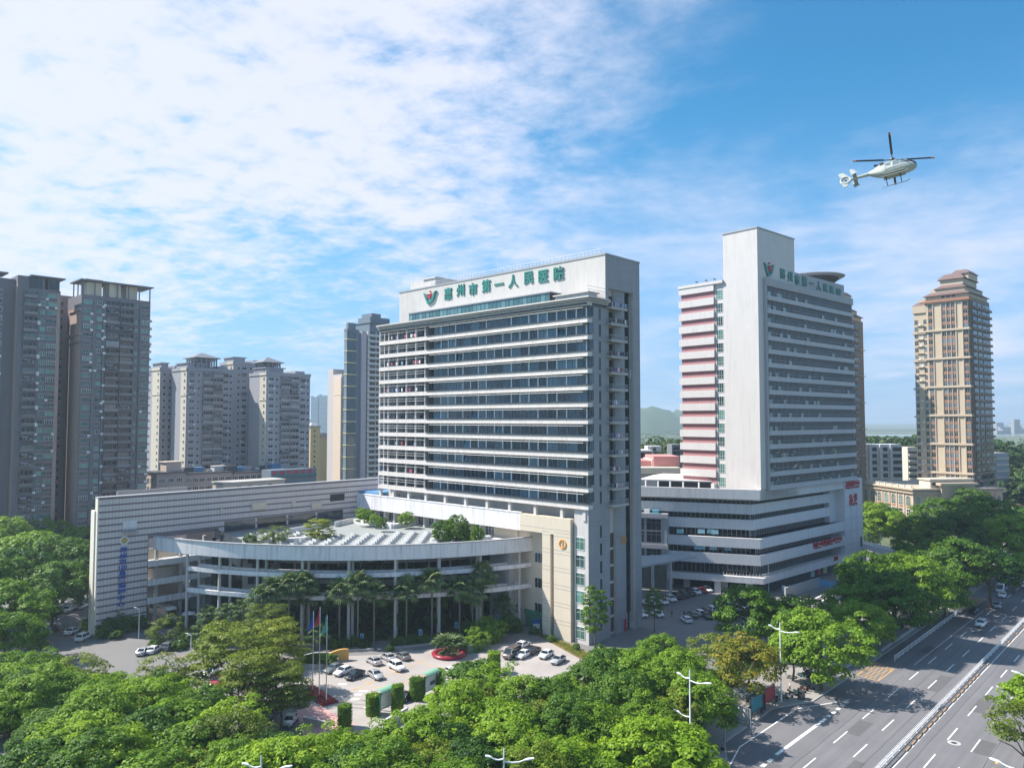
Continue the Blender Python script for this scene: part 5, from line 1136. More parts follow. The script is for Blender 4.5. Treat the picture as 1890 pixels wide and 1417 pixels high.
# ================================================================== VEGETATION
def leaf_cloud(name, P, Nn, L, Wd, m, seed=0):
    """thousands of separate kite-shaped leaves as one mesh (numpy arrays of centres, normals, lengths, widths)"""
    r = np.random.default_rng(seed); n = len(P)
    Nn = Nn/np.linalg.norm(Nn,axis=1,keepdims=True).clip(1e-6)
    t = r.normal(size=(n,3)); t -= Nn*(t*Nn).sum(1,keepdims=True); t /= np.linalg.norm(t,axis=1,keepdims=True).clip(1e-6)
    s = np.cross(Nn,t); L = np.asarray(L).reshape(-1,1); Wd = np.asarray(Wd).reshape(-1,1)
    V = np.empty((n,4,3),np.float32)
    V[:,0] = P-t*L/2; V[:,1] = P+s*Wd/2-t*L*0.08+Nn*L*0.06; V[:,2] = P+t*L/2-Nn*L*0.05; V[:,3] = P-s*Wd/2-t*L*0.08+Nn*L*0.06
    me = bpy.data.meshes.new(name); me.vertices.add(n*4); me.vertices.foreach_set('co', V.ravel())
    me.loops.add(n*4); me.loops.foreach_set('vertex_index', np.arange(n*4,dtype=np.int32))
    me.polygons.add(n); me.polygons.foreach_set('loop_start', np.arange(0,n*4,4,dtype=np.int32))
    me.materials.append(m); me.update(calc_edges=True); return me
def crown(seed, m, R=5.0, zr=0.72, clumps=70, per=105, leaf=0.46, flat=0.62, layers=0, lump=0.45, narrow=1.0):
    """crown built of leaf clumps round branch ends; z=0 is the crown's middle"""
    r = np.random.default_rng(seed); P, Q = [], []
    big_ = r.normal(size=(7,3)); big_ /= np.linalg.norm(big_,axis=1,keepdims=True)      # main boughs give an uneven outline
    ga = math.pi*(3-math.sqrt(5))
    for i in range(clumps):
        if layers:
            lay = i % layers; h = (lay+0.5)/layers*2-1; rr = math.sqrt(max(0.05,1-0.75*((h+1)/2)**1.6))*R*(0.25+0.75*math.sqrt(r.random()))
            a = r.random()*2*math.pi; c = np.array([rr*math.cos(a), rr*math.sin(a), h*R*zr + r.normal()*0.12])
            rc, fl = R*0.24, 0.22
        else:
            zc = 1-1.75*(i+0.5)/clumps; a = i*ga + r.normal()*0.3; q = math.sqrt(max(0,1-zc*zc)); d = np.array([q*math.cos(a), q*math.sin(a), zc])
            lobe = 1 + lump*(np.maximum(0,big_@d)**3).max() - lump*0.5
            k = (0.60+0.40*r.random()**0.5)*lobe; c = d*R*k*np.array([narrow,narrow,zr]); rc, fl = R*0.25*(0.75+0.5*r.random()), flat
        n = int(per*(0.7+0.6*r.random()))
        v = r.normal(size=(n,3)); v /= np.linalg.norm(v,axis=1,keepdims=True); v[:,2] = np.abs(v[:,2])*1.0-0.35*r.random(n)
        rad_ = rc*(0.45+0.55*r.random((n,1))**0.5)
        p = c + v*rad_*np.array([1,1,fl])
        out = p/np.array([1,1,zr]); out /= np.linalg.norm(out,axis=1,keepdims=True).clip(0.1)
        nn = v*0.7 + out*0.35 + np.array([0,0,0.55]) + r.normal(size=(n,3))*0.38
        P.append(p); Q.append(nn)
    P = np.concatenate(P); Q = np.concatenate(Q); n = len(P)
    L = leaf*(0.65+0.7*r.random(n)); return leaf_cloud('crown', P, Q, L, L*(0.50+0.2*r.random(n)), m, seed)
def trunk(seed, H, r0=0.28, R=4.0, m=None):
    r = random.Random(seed); mb = MB(); pts, rr = [], []
    x = y = 0
    for i in range(6): t = i/5; pts.append((x,y,H*t)); rr.append(r0*(1-0.55*t)); x += r.uniform(-0.18,0.18); y += r.uniform(-0.18,0.18)
    mb.path(pts, rr, 8)
    for i in range(7):                            # limbs into the crown
        a = 2*math.pi*i/7+r.random(); b = pts[3+i%3]; k = R*(0.55+0.3*r.random()); z1 = b[2]+R*(0.35+0.35*r.random())
        m1 = (b[0]+k*0.5*math.cos(a), b[1]+k*0.5*math.sin(a), b[2]+(z1-b[2])*0.7); mb.path([b, m1, (b[0]+k*math.cos(a), b[1]+k*math.sin(a), z1)], [r0*0.42,r0*0.28,0.05], 6)
    return mb.mesh('trunk', m or bark)
CR = {
 'bright': [crown(1, leafA, 5.0, 0.70, 74, 110), crown(2, leafA, 5.0, 0.78, 56, 120, 0.40, lump=0.7), crown(3, leafA, 5.0, 0.62, 80, 100, 0.54)],
 'mid':    [crown(s, leafB, 5.0, 0.74, 82, 120, 0.40) for s in (4,5,6)],
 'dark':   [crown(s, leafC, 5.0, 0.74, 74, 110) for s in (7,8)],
 'olive':  [crown(s, leafD, 5.0, 0.66, 50, 95, 0.36, lump=0.7) for s in (9,10)],
 'orange': [crown(11, leafE, 5.0, 0.8, 60, 100, 0.42)],
 'layer':  [crown(s, leafD, 5.0, 0.66, 96, 105, 0.34, layers=6) for s in (12,13)],
 'slim':   [crown(14, leafB, 5.0, 1.35, 46, 80, 0.6, narrow=0.8)],
 'far':    [crown(s, leafF, 5.0, 0.8, 40, 42, 0.95) for s in (15,16)],
}
TKM = {k: [trunk(20+i, 5.6, 0.26, 4.0) for i in range(2)] for k in ('n',)}['n']
rt = random.Random(3)
TREES = []
def tree(P, R, kind, label, H=None, group=None, name='broadleaf_tree', trunk_on=True):
    """P: ground point; R crown radius; the crown middle sits at H"""
    zr = {'slim':1.35,'layer':0.66,'orange':0.8,'far':0.8}.get(kind,0.71); s = R/5.0
    H = H if H is not None else 2.6+R*(zr+0.35)
    t = thing(name, label, 'tree', P, rt.random()*6.28, group)
    if trunk_on:
        k = put('trunk', rt.choice(TKM), t, (0,0,0), 0, (s*1.0, s*1.0, max(0.3,(H-R*zr*0.45)/5.6) if kind != 'far' else max(0.15,(H-R*0.9)/9.0)))
    put('crown', rt.choice(CR[kind]), t, (0,0,H), rt.random()*6.28, (s, s*rt.uniform(0.92,1.08), s*rt.uniform(0.92,1.08)))
    return t
def tree_px(px, py, dpx, kind, label, group=None, name='broadleaf_tree', lift=0.0, H=None, low=False):
    """plant a tree so that its crown is where the photo shows it, standing on the ground below"""
    zr = {'slim':1.35,'layer':0.66,'orange':0.8,'far':0.8}.get(kind,0.71); R = 4.0
    for _ in range(4):
        h = H if H is not None else (2.0+R*(zr+0.18) if low else 2.6+R*(zr+0.35))
        P = at_z(px, py, h+lift); R = dpx/2*(P.y/FPX)*(1.0)
    return tree((P.x,P.y,lift), R, kind, label, h, group, name)
def inpoly(x, y, p):
    c = False; j = len(p)-1
    for i in range(len(p)):
        if (p[i][1] > y) != (p[j][1] > y) and x < (p[j][0]-p[i][0])*(y-p[i][1])/(p[j][1]-p[i][1])+p[i][0]: c = not c
        j = i
    return c
def grove(poly, hc, step, kinds, rr, avoid, phrase, group, seed):
    """individual trees filling a stretch of ground; each is labelled by its row and its place in the row"""
    r = random.Random(seed); out = []
    Ys = [at_z(x,y,hc) for x,y in poly]; x0,x1 = min(p.x for p in Ys), max(p.x for p in Ys); y0,y1 = min(p.y for p in Ys), max(p.y for p in Ys)
    j = 0; y = y0
    while y <= y1:
        row = []; x = x0+(step/2 if j%2 else 0)
        while x <= x1:
            X, Y = x+r.uniform(-0.3,0.3)*step, y+r.uniform(-0.3,0.3)*step; q = proj(X,Y,hc)
            if inpoly(q[0],q[1],poly) and not any((X-a.x)**2+(Y-a.y)**2 < d*d for a,d in avoid): row.append((X,Y))
            x += step
        if row: out.append(row)
        y += step*0.82; j += 1
    for ri, row in enumerate(out):
        for ci, (X,Y) in enumerate(sorted(row)):
            kd = r.choices([k for k,_ in kinds],[w for _,w in kinds])[0]; R = r.uniform(*rr); kn = {'bright':'bright green','mid':'mid green','dark':'dark green','olive':'olive green','orange':'orange-tinged','layer':'layered','far':'green'}[kd]
            tree((X,Y,0), R, kd, '%s tree, %s from left in %s row from the camera, %s' % (kn, nth(ci+1), nth(ri+1), phrase), None, group)
# ---- front grove, left and centre
avoid = [(at_z(1439,1300),1.5),(at_z(1275,1417),1.0)]
G1 = [(-140,1240),(-40,1228),(60,1222),(180,1246),(262,1236),(340,1262),(400,1300),(470,1345),(560,1378),(640,1385),(640,1520),(70,1520),(60,1380),(25,1330),(-140,1330)]
grove(G1, 7.5, 6.1, [('bright',2.6),('mid',3),('dark',1.3),('olive',1.2)], (3.2,5.2), avoid, 'front left grove', 'trees of the front left grove', 5)
G2 = [(650,1400),(740,1362),(825,1300),(858,1252),(905,1262),(950,1278),(1010,1262),(1075,1246),(1120,1212),(1235,1200),(1300,1212),(1325,1250),(1300,1300),(1225,1330),(1190,1400),(1180,1520),(650,1520)]
grove(G2, 7.2, 5.9, [('bright',3.2),('mid',3),('olive',1.3),('dark',1.0)], (3.0,4.9), avoid, 'middle front grove', 'trees of the middle front grove', 6)
G3 = [(430,1400),(640,1392),(900,1385),(900,1520),(430,1520)]
grove(G3, 4.5, 5.2, [('bright',2),('mid',3)], (2.8,3.4), avoid, 'low front edge', 'low trees along the front edge', 8)
# ---- street trees along the kerb, nearest first
street = [(1238,1378,165,'bright'),(1292,1292,120,'mid'),(1330,1205,105,'olive'),(1378,1218,118,'orange'),(1385,1130,120,'mid'),(1455,1140,115,'mid'),(1514,1188,142,'mid'),(1580,1122,105,'mid'),(1605,1080,125,'mid'),(1592,1146,105,'mid'),(1650,1068,125,'mid'),(1645,1108,135,'dark'),(1700,1080,120,'mid'),(1742,1082,90,'mid'),(1720,1050,90,'mid'),
          (1462,1195,90,'mid')]
for i,(x,y,d,k) in enumerate(street):
    kn = {'bright':'bright green','mid':'mid green','olive':'olive green','orange':'yellow and orange','dark':'deep green'}[k]
    tree_px(x, y, d, k, 'large %s street tree on the pavement, %s along from the camera' % (kn, nth(i+1)), 'street trees along the near kerb', low=True)
fars = [(1700,1000,105),(1755,990,120),(1815,965,125),(1860,1000,110),(1770,1040,115),(1825,1045,105),(1700,1040,90),(1890,965,70),(1735,955,90),(1870,1045,60),(1905,1000,90),(1790,930,70)]
for i,(x,y,d) in enumerate(fars):
    tree_px(x, y, d, 'dark' if i % 3 else 'mid', 'big dark spreading tree massed before the hotel, %s of that mass' % nth(i+1), 'dark trees massed at the far bend of the road')
for i,(x,y,d) in enumerate(((1612,962,84),(1655,972,58),(1600,988,44),(1632,948,50))):
    tree_px(x, y, d, 'mid', '%s leafy tree between the hotel and the grey emergency pier' % nth(i+1), 'trees between hotel and emergency pier')
tree_px(1890,1338,135,'olive','olive street tree leaning into the picture at the right edge of the road')
tree_px(1925,1290,120,'bright','bright street tree across the road just outside the right picture edge')
tree_px(872,1256,100,'dark','dark rounded tree hiding a white car right of the farther notice board')
# ---- left wood by the wall
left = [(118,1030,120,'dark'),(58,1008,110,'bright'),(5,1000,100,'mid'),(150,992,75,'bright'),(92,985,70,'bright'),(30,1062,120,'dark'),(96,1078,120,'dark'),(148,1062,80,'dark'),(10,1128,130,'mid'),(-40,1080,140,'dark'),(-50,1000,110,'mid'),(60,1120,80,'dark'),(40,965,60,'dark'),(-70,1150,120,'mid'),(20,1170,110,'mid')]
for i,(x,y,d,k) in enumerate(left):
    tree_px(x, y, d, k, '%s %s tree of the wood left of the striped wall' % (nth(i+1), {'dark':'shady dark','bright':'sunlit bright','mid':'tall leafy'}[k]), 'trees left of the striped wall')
for i,(x,y,d) in enumerate(((40,948,60),(80,945,55),(115,943,55),(10,940,50))):
    tree_px(x, y, d, 'dark', 'dark bushy tree at the foot of the brown towers, %s from the tall right one' % nth(4-i), 'trees at the foot of the brown towers')
# ---- layered olive trees in front of the ring
for x,y,d,l in ((492,1152,112,'smaller layered olive tree at the top of the clump before the ring'),(430,1205,175,'widest layered olive tree, left in the clump before the ring'),(512,1190,130,'middle layered olive tree in the clump before the ring'),(522,1266,118,'layered olive tree beside the flagpole plinth'),(462,1252,150,'lower layered olive tree above the parked cars left of the flagpoles')):
    tree_px(x, y, d*0.92, 'layer', l, 'layered olive trees in front of the ring')
tree_px(1098,1128,62,'slim','slender young tree against the end of the first tower'); tree_px(1207,1112,40,'slim','small slender tree in the shaded car park')
tree_px(307,1165,66,'olive','low rounded olive tree in the bed below the striped wall', H=2.6)
# ---- shady garden trees inside and below the ring
rg = random.Random(9); k = 0
for i in range(46):
    d = -15+48*i/45; r_ = rg.uniform(69.5,80.0); q = pol(r_, d); R = rg.uniform(1.6,3.0)
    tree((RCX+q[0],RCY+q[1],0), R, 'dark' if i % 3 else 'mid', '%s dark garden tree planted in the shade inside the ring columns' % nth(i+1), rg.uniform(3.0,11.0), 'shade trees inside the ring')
for i,(x,y,d) in enumerate(((740,1045,50),(770,1015,40),(730,1010,50),(850,1040,40),(660,1048,60),(590,1045,50),(705,1048,60),(480,1048,30))):
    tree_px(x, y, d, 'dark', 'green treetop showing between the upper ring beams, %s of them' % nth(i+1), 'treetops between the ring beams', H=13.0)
# ---- terrace plants (on the roof, z = 20.2)
def bush_px(px, py, dpx, kind, label, base=20.2, squash=1.0, group=None, name='shrub'):
    R = 1.5
    for _ in range(3): P = at_z(px, py, base+R*0.7*squash); R = dpx/2*P.y/FPX
    t = thing(name, label, 'shrub', (P.x,P.y,base), rt.random()*6, group)
    put('crown', rt.choice(CR[kind]), t, (0,0,R*0.62*squash), 0, (R/5,R/5,R/5*squash*1.05)); put('stem', MB().tube((0,0,-0.1),(0,0,R*0.6),0.1*R,0.05*R).mesh('stem', bark), t)
    return t
bush_px(505,988,66,'olive','round olive green bush on the terrace roof behind the ring beam',20.2,0.62); bush_px(588,974,62,'layer','spreading green pine-like tree on the terrace roof',20.2,0.85)
bush_px(462,994,24,'dark','small dark bush at the left end of the terrace planting'); bush_px(672,950,30,'mid','leafy shrub in the corner terrace planter',21.5,1.2); bush_px(692,958,22,'mid','shrub in the corner terrace planter beside the leafier one',21.5); bush_px(704,964,20,'mid','small shrub spilling over the planter corner',21.3,1.3)
bush_px(748,956,30,'mid','shrub in the second terrace planter before the ribbon windows',21.4); bush_px(818,980,40,'dark','dark shrub left in the thicket at the right end of the terrace',20.6,1.3); bush_px(842,976,48,'mid','big shrub in the thicket at the right end of the terrace',20.6,1.3); bush_px(880,986,26,'mid','small conical shrub rightmost on the terrace',20.6,1.6); bush_px(860,988,30,'dark','low shrub between the big one and the conical one on the terrace',20.4)
bush_px(625,684,14,'mid','small rooftop garden tuft on the cream slab',at_y(631,690,388).z) if False else None
# ---- clipped round shrubs along the garden edge
topi = [(616,1192),(638,1190),(673,1190),(733,1186),(762,1184),(781,1182),(811,1179),(834,1178),(855,1174),(610,1184),(655,1186),(875,1172),(896,1168)]
for i,(x,y) in enumerate(sorted(topi)):
    bush_px(x, y-4, 22, 'mid' if i % 2 else 'dark', '%s clipped round shrub from the left along the garden kerb' % nth(i+1), 0.0, 1.0, 'clipped round shrubs along the garden kerb')
for i,(x,y,d) in enumerate(((345,1178,34),(370,1182,36),(330,1190,26),(290,1185,26),(390,1190,40),(205,1155,42),(232,1152,40),(258,1148,34),(168,1152,34),(310,1150,20),(190,1168,26),(215,1170,24))):
    bush_px(x, y, d, 'dark' if i % 2 else 'mid', '%s low shrub in the beds at the foot of the striped wall and ring' % nth(i+1), 0.0, 0.9, 'low shrubs below the striped wall')
for i,(x,y,d) in enumerate(((880,1178,44),(905,1160,50),(868,1160,34),(860,1186,28),(940,1150,36),(955,1158,18),(985,1163,16),(1018,1178,14),(1063,1192,14),(720,1196,14))):
    bush_px(x, y, d, 'mid' if i < 4 else 'dark', '%s shrub around the round red planter and gateway drive' % nth(i+1), 0.0, 1.2, 'shrubs around the gateway drive')
# ---- clipped box hedges beside the notice boards
def box_hedge(px, pyb, w, h, label):
    P = at_z(px, pyb); s = P.y/FPX; R, Hh = w*s/2, h*s*1.04; r = np.random.default_rng(int(px)); n = 1500
    a = r.random(n)*2*math.pi; k = r.random(n); zz2 = r.random(n)*Hh; top = k < 0.25
    rr = np.where(top, R*np.sqrt(r.random(n)), R*(0.86+0.08*np.sin(a*4+int(px))+0.16*r.random(n)**2)); zz2 = np.where(top, Hh+0.10*np.sin(a*3+int(px))*rr/R+0.09*r.normal(size=n), zz2*0.99)
    Pp = np.stack([rr*np.cos(a), rr*np.sin(a), zz2],1); Nn = np.where(top[:,None], np.array([0,0,1.0]), np.stack([np.cos(a),np.sin(a),0*a+0.3],1)) + r.normal(size=(n,3))*0.35
    t = thing('hedge', label, 'hedge', P, 0); put('foliage', leaf_cloud('foliage', Pp, Nn, 0.20+0.12*r.random(n), 0.13+0.07*r.random(n), leafA, int(px)), t)
    put('core', MB().lathe([(R*0.9,0.1),(R*0.93,Hh-0.1),(0,Hh-0.05)],14).mesh('core', MATS['leaf_dark']), t)
for x,yb,w,h,l in ((636,1342,26,38,'short clipped hedge drum standing alone at the car park entrance'),(688,1318,27,34,'clipped hedge drum left of the nearer notice board'),(734,1316,23,48,'tall clipped hedge drum right of the nearer notice board'),(769,1290,28,36,'clipped hedge drum left of the farther notice board'),(812,1277,20,38,'clipped hedge drum right of the farther notice board'),(912,1240,24,34,'clipped hedge drum standing among the trees by the parked vans')):
    box_hedge(x,yb,w,h,l)
# ---- fan palms
def frond_fan(seed):                               # one pleated fan leaf on its stalk, pointing +x
    r = random.Random(seed); mb = MB(); mb.path([(0,0,0),(0.7,0,0.28),(1.35,0,0.42)], [0.05,0.04,0.03], 5)
    n = 15; c = (1.35,0,0.42)
    for i in range(n):
        a = rad(-105+210*i/(n-1)); L = 1.35*(1-0.18*abs(i-7)/7)*(0.9+0.2*r.random()); d = rad(210/(n-1)*0.52); up = 0.16 if i % 2 else 0.02; dr = -0.30*L-0.25*abs(math.sin(a))
        m1 = (c[0]+0.6*L*math.cos(a), 0.6*L*math.sin(a), c[2]+up*0.5-0.05); tip = (c[0]+L*math.cos(a)*0.95, L*math.sin(a)*0.95, c[2]+dr)
        l, q = (c[0]+0.55*L*math.cos(a-d), 0.55*L*math.sin(a-d), c[2]-0.06), (c[0]+0.55*L*math.cos(a+d), 0.55*L*math.sin(a+d), c[2]-0.06)
        mb.add([c,l,m1,q,tip], [(0,1,2),(0,2,3),(1,4,2),(2,4,3)])
    return mb.mesh('frond', leafP)
FR = [frond_fan(i) for i in range(3)]
def palm_trunk(H): 
    prof = [(0.30,0),(0.24,0.6)]+[(0.19+0.02*(i%2), 0.6+(H-0.9)*i/14) for i in range(1,15)]+[(0.28,H-0.1),(0.12,H+0.3)]
    return MB().lathe(prof, 10).mesh('trunk', palm_bark, True)
def palm(P, H, s, label, group, nf=22):
    t = thing('fan_palm', label, 'palm tree', P, rt.random()*6, group); put('trunk', palm_trunk(H), t)
    for i in range(nf):
        el = rad(72-115*(i/nf)); az = i*2.399+rt.random()*0.4
        put('frond', FR[i%3], t, (0,0,H), (0,-el,az), s*(0.9+0.25*rt.random()))
pl = [(482,1108,1195),(505,1092,1190),(532,1085,1188),(560,1080,1187),(566,1098,1180),(626,1098,1188),(660,1082,1190),(690,1098,1186),(750,1092,1184),(797,1076,1181),(848,1088,1178),(890,1064,1170),(872,1098,1172)]
for i,(x,yc,yb) in enumerate(pl):
    P = at_z(x,yb); c = at_y(x,yc,P.y); palm(P, c.z, 1.5, '%s tall fan palm from the left along the front of the ring' % nth(i+1), 'fan palms along the front of the ring')
for i,(x,yc,yb) in enumerate(((395,1160,1188),(372,1172,1192),(418,1135,1190),(448,1130,1192),(385,1140,1186),(928,1118,1158),(585,1172,1200),(213,1140,1162))):
    P = at_z(x,yb); c = at_y(x,yc,P.y); palm(P, max(1.2,c.z), 1.2, '%s short bushy fan palm in the planting beds round the ring' % nth(i+1), 'short palms in the planting beds', 16)
# ---- far woods
rf = random.Random(4)
def belt(x0, x1, yt, yb, Y0, Y1, n, R, name, label, group):
    for i, px in enumerate(sorted(rf.uniform(x0,x1) for _ in range(n))):
        Y = Y0+(Y1-Y0)*rf.random(); P = at_y(px, 800, Y); r_ = R*rf.uniform(0.8,1.25)
        h = (50-(rf.uniform(yt,yb)-774)*Y/FPX)
        tree((P.x,Y,0), r_, 'far', '%s %s' % (nth(i+1), label), max(4.0,h-r_*0.7), group, name)
belt(1176,1262,806,838,392,480,16,7.0,'forest_tree','distant tree from the left in the belt behind the pink annex','trees behind the pink annex')
belt(1560,1700,806,822,470,620,26,8.0,'forest_tree','distant tree from the left in the belt behind the white apartment block','trees behind the white apartment block')
belt(1826,1960,812,850,430,640,34,9.0,'forest_tree','dark park tree from the left at the far right edge','park trees at the far right')
belt(1846,1960,866,900,390,440,18,7.5,'forest_tree','sunlit rounded tree from the left above the pink roof','trees above the pink roof')
# mass of far-off wood, beyond counting: one object
r = np.random.default_rng(2); PP, NN = [], []
for i in range(2600):
    px = r.uniform(-300,2200); Y = 650+1500*r.random()**1.5; P = at_y(px,790,Y); 
    if 1560 < px < 2300 and Y > 1500: continue
    n = 26; R = 8*(0.7+0.6*r.random()); v = r.normal(size=(n,3)); v /= np.linalg.norm(v,axis=1,keepdims=True); v[:,2] = np.abs(v[:,2])
    PP.append(np.array([P.x,Y,4.0+5*r.random()])+v*R*np.array([1,1,0.8])); NN.append(v+np.array([0,0,0.5])+r.normal(size=(n,3))*0.3)
PP = np.concatenate(PP); NN = np.concatenate(NN); put('woodland', leaf_cloud('woodland', PP, NN, 2.6+2*r.random(len(PP)), 1.8+1.2*r.random(len(PP)), leafF, 5), kind='stuff')
# undergrowth beneath the groves and in the street planting strip
def scatter(name, polys, n, h, m, lf, seed):
    r = np.random.default_rng(seed); PP, NN = [], []
    for poly_ in polys:
        xs, ys = [p[0] for p in poly_], [p[1] for p in poly_]; k = 0
        while k < n:
            x, y = r.uniform(min(xs),max(xs)), r.uniform(min(ys),max(ys))
            if inpoly(x,y,poly_):
                q = r.normal(size=(14,3))*np.array([0.45,0.45,0.0]); q[:,2] = np.abs(r.normal(size=14))*h; PP.append(np.array([x,y,0.05])+q); NN.append(r.normal(size=(14,3))*0.6+np.array([0,0,1.0])); k += 1
    PP = np.concatenate(PP); NN = np.concatenate(NN); put(name, leaf_cloud(name, PP, NN, lf*(0.7+0.6*r.random(len(PP))), lf*0.6*(0.7+0.6*r.random(len(PP))), m, seed), kind='stuff')
scatter('ground_cover', [ppoly([(335,1184),(600,1187),(880,1171),(985,1150),(960,1112),(335,1110)]), wpoly(F1,[(-90,-30.5),(165,-30.5),(165,-35.8),(-90,-35.8)])], 2600, 0.5, leafC, 0.42, 3)
scatter('undergrowth', [ppoly([(-200,1290),(300,1290),(560,1420),(640,1600),(-200,1600)]), ppoly([(660,1420),(1100,1320),(1200,1300),(1190,1600),(660,1600)])], 2400, 0.6, leafB, 0.5, 4)
scatter('lawn_grass', [ppoly([(990,1168),(1006,1170),(1084,1207),(1092,1220),(1072,1213)])], 250, 0.15, leafD, 0.25, 6)
# ================================================================== VEHICLES
rubber = mat('rubber', (0.02,0.02,0.022), rough=0.8); rim_m = mat('rim', (0.45,0.46,0.48), rough=0.3, metal=0.6)
car_glass = glassmat('car_glass', (0.008,0.010,0.013), (0.03,0.04,0.05), ior=1.6); lamp_w = mat('headlamp', (0.75,0.77,0.80), rough=0.15); lamp_r = mat('tail_lamp', (0.40,0.02,0.02), rough=0.2)
PAINT = {}
def paint(n, c, r=0.28, met=0.0):
    m = mat('car_paint_'+n, c, rough=r, metal=met, var=0.03, spec=0.6); m.node_tree.nodes['Principled BSDF'].inputs['Coat Weight'].default_value = 0.6; PAINT[n] = m
for n, c, mt in (('white',(0.78,0.78,0.79),0),('silver',(0.50,0.51,0.53),0.35),('grey',(0.20,0.21,0.22),0.3),('black',(0.012,0.012,0.014),0),('red',(0.30,0.02,0.03),0),('green',(0.03,0.10,0.07),0),('brown',(0.16,0.13,0.12),0.2),('blue',(0.03,0.06,0.16),0.2),('teal',(0.05,0.30,0.28),0)): paint(n, c, 0.28, mt)
wheel_me = MB(); wheel_me.lathe([(0.0,-0.11),(0.20,-0.11),(0.32,-0.10),(0.335,0.0),(0.32,0.10),(0.20,0.11)],18); wheel_me = wheel_me.lathe([(0.20,0.10),(0.20,0.112),(0.0,0.118)],14,mi=1).lathe([(0.0,-0.118),(0.20,-0.112),(0.20,-0.10)],14,mi=1).mesh('wheel',[rubber,rim_m],True)
SHAPE = {  # stations of the lower body: x, half width, underside, top; cabin: base front/rear, roof front/rear, heights
 'sedan': dict(st=[(2.30,0.62,0.36,0.66),(2.15,0.80,0.24,0.74),(1.55,0.90,0.20,0.90),(0.95,0.91,0.20,0.98),(-1.30,0.91,0.20,1.00),(-1.85,0.88,0.22,1.00),(-2.20,0.80,0.28,0.93),(-2.30,0.68,0.38,0.80)], cab=(1.05,-1.75,0.25,-1.05,0.97,1.45,0.84,0.66), wx=(1.40,-1.38)),
 'suv':   dict(st=[(2.25,0.66,0.40,0.80),(2.12,0.84,0.28,0.92),(1.55,0.92,0.24,1.05),(0.95,0.93,0.24,1.10),(-1.60,0.93,0.24,1.12),(-2.05,0.90,0.28,1.12),(-2.25,0.82,0.36,1.05)], cab=(1.05,-2.15,0.45,-1.75,1.08,1.70,0.86,0.70), wx=(1.38,-1.36)),
 'hatch': dict(st=[(2.0,0.62,0.36,0.68),(1.88,0.80,0.24,0.78),(1.35,0.87,0.20,0.95),(0.85,0.88,0.20,1.00),(-1.4,0.88,0.20,1.02),(-1.80,0.84,0.24,1.00),(-1.95,0.74,0.34,0.92)], cab=(0.98,-1.88,0.35,-1.40,0.98,1.50,0.82,0.66), wx=(1.22,-1.25)),
 'van':   dict(st=[(2.55,0.80,0.34,0.92),(2.42,0.92,0.26,1.10),(2.05,0.96,0.24,1.22),(1.2,0.97,0.24,1.24),(-2.3,0.97,0.24,1.24),(-2.55,0.93,0.32,1.22)], cab=(2.05,-2.50,1.25,-2.38,1.22,2.15,0.92,0.80), wx=(1.65,-1.55)),
}
def car_parts(kind):
    S = SHAPE[kind]; rings = []
    for x, hw, zb, zt in S['st']:
        half = [(hw*0.86,zb),(hw,zb+0.16),(hw*1.0,(zb+zt)/2+0.04),(hw*0.965,zt-0.09),(hw*0.80,zt)]
        rings.append([(x,y,z) for y,z in half]+[(x,-y,z) for y,z in reversed(half)])
    body = MB().loft(rings)
    f0,r0,f1,r1,z0,z1,w0,w1 = S['cab']; zr = z1-0.07
    gl = MB().add([(f0,w0,z0-0.05),(f0,-w0,z0-0.05),(r0,-w0,z0-0.05),(r0,w0,z0-0.05),(f1,w1,zr),(f1,-w1,zr),(r1,-w1,zr),(r1,w1,zr)], [(0,1,5,4),(1,2,6,5),(2,3,7,6),(3,0,4,7)])
    roof = MB(); roof.frustum((r1-0.04,-w1-0.03,f1+0.04,w1+0.03),zr,(r1+0.12,-w1+0.08,f1-0.12,w1-0.08),z1)
    def on(t, zt_, side):  # a pillar point at fraction t along the cabin
        k = (zt_-(z0-0.05))/(zr-(z0-0.05)); fa, ra = f0+(f1-f0)*k, r0+(r1-r0)*k; return (fa+(ra-fa)*t, side*(w0+(w1-w0)*k+0.012), zt_)
    for side in (1,-1):
        for t, wd_ in ((0.0,0.05),(0.48,0.035),(1.0,0.06)):
            a, b = on(t,z0-0.05,side), on(t,zr,side); roof.path([a,b], wd_, 5)
    mir = MB().box(-0.1,-0.1,0,0.1,0.1,0.15)
    x0, hw, zb, zt = S['st'][1]; xe, hwe, zbe, zte = S['st'][-2]
    hl = MB().box(x0-0.22,0,zt-0.20,x0+0.07,0.36,zt-0.06); tl = MB().box(xe-0.10,0,zte-0.22,xe+0.15,0.30,zte-0.05)
    gr = MB().box(x0-0.05,-0.45,zb+0.12,x0+0.16,0.45,zb+0.30)
    return dict(body=body, gl=gl, roof=roof, mir=mir, hl=hl.mesh('headlight',lamp_w), tl=tl.mesh('tail_light',lamp_r), gr=gr.mesh('grille',dark_metal), hy=hw*0.52, ty=hwe*0.60, S=S)
CP_ = {k: car_parts(k) for k in SHAPE}; BM_ = {}
def car_mesh(kind, col):
    if (kind,col) not in BM_:
        p = CP_[kind]; pm = PAINT[col]; b = p['body'].mesh('body', pm, True); BM_[kind,col] = (b, p['gl'].mesh('windows', car_glass), p['roof'].mesh('roof', pm), p['mir'].mesh('mirror', pm))
    return BM_[kind,col]
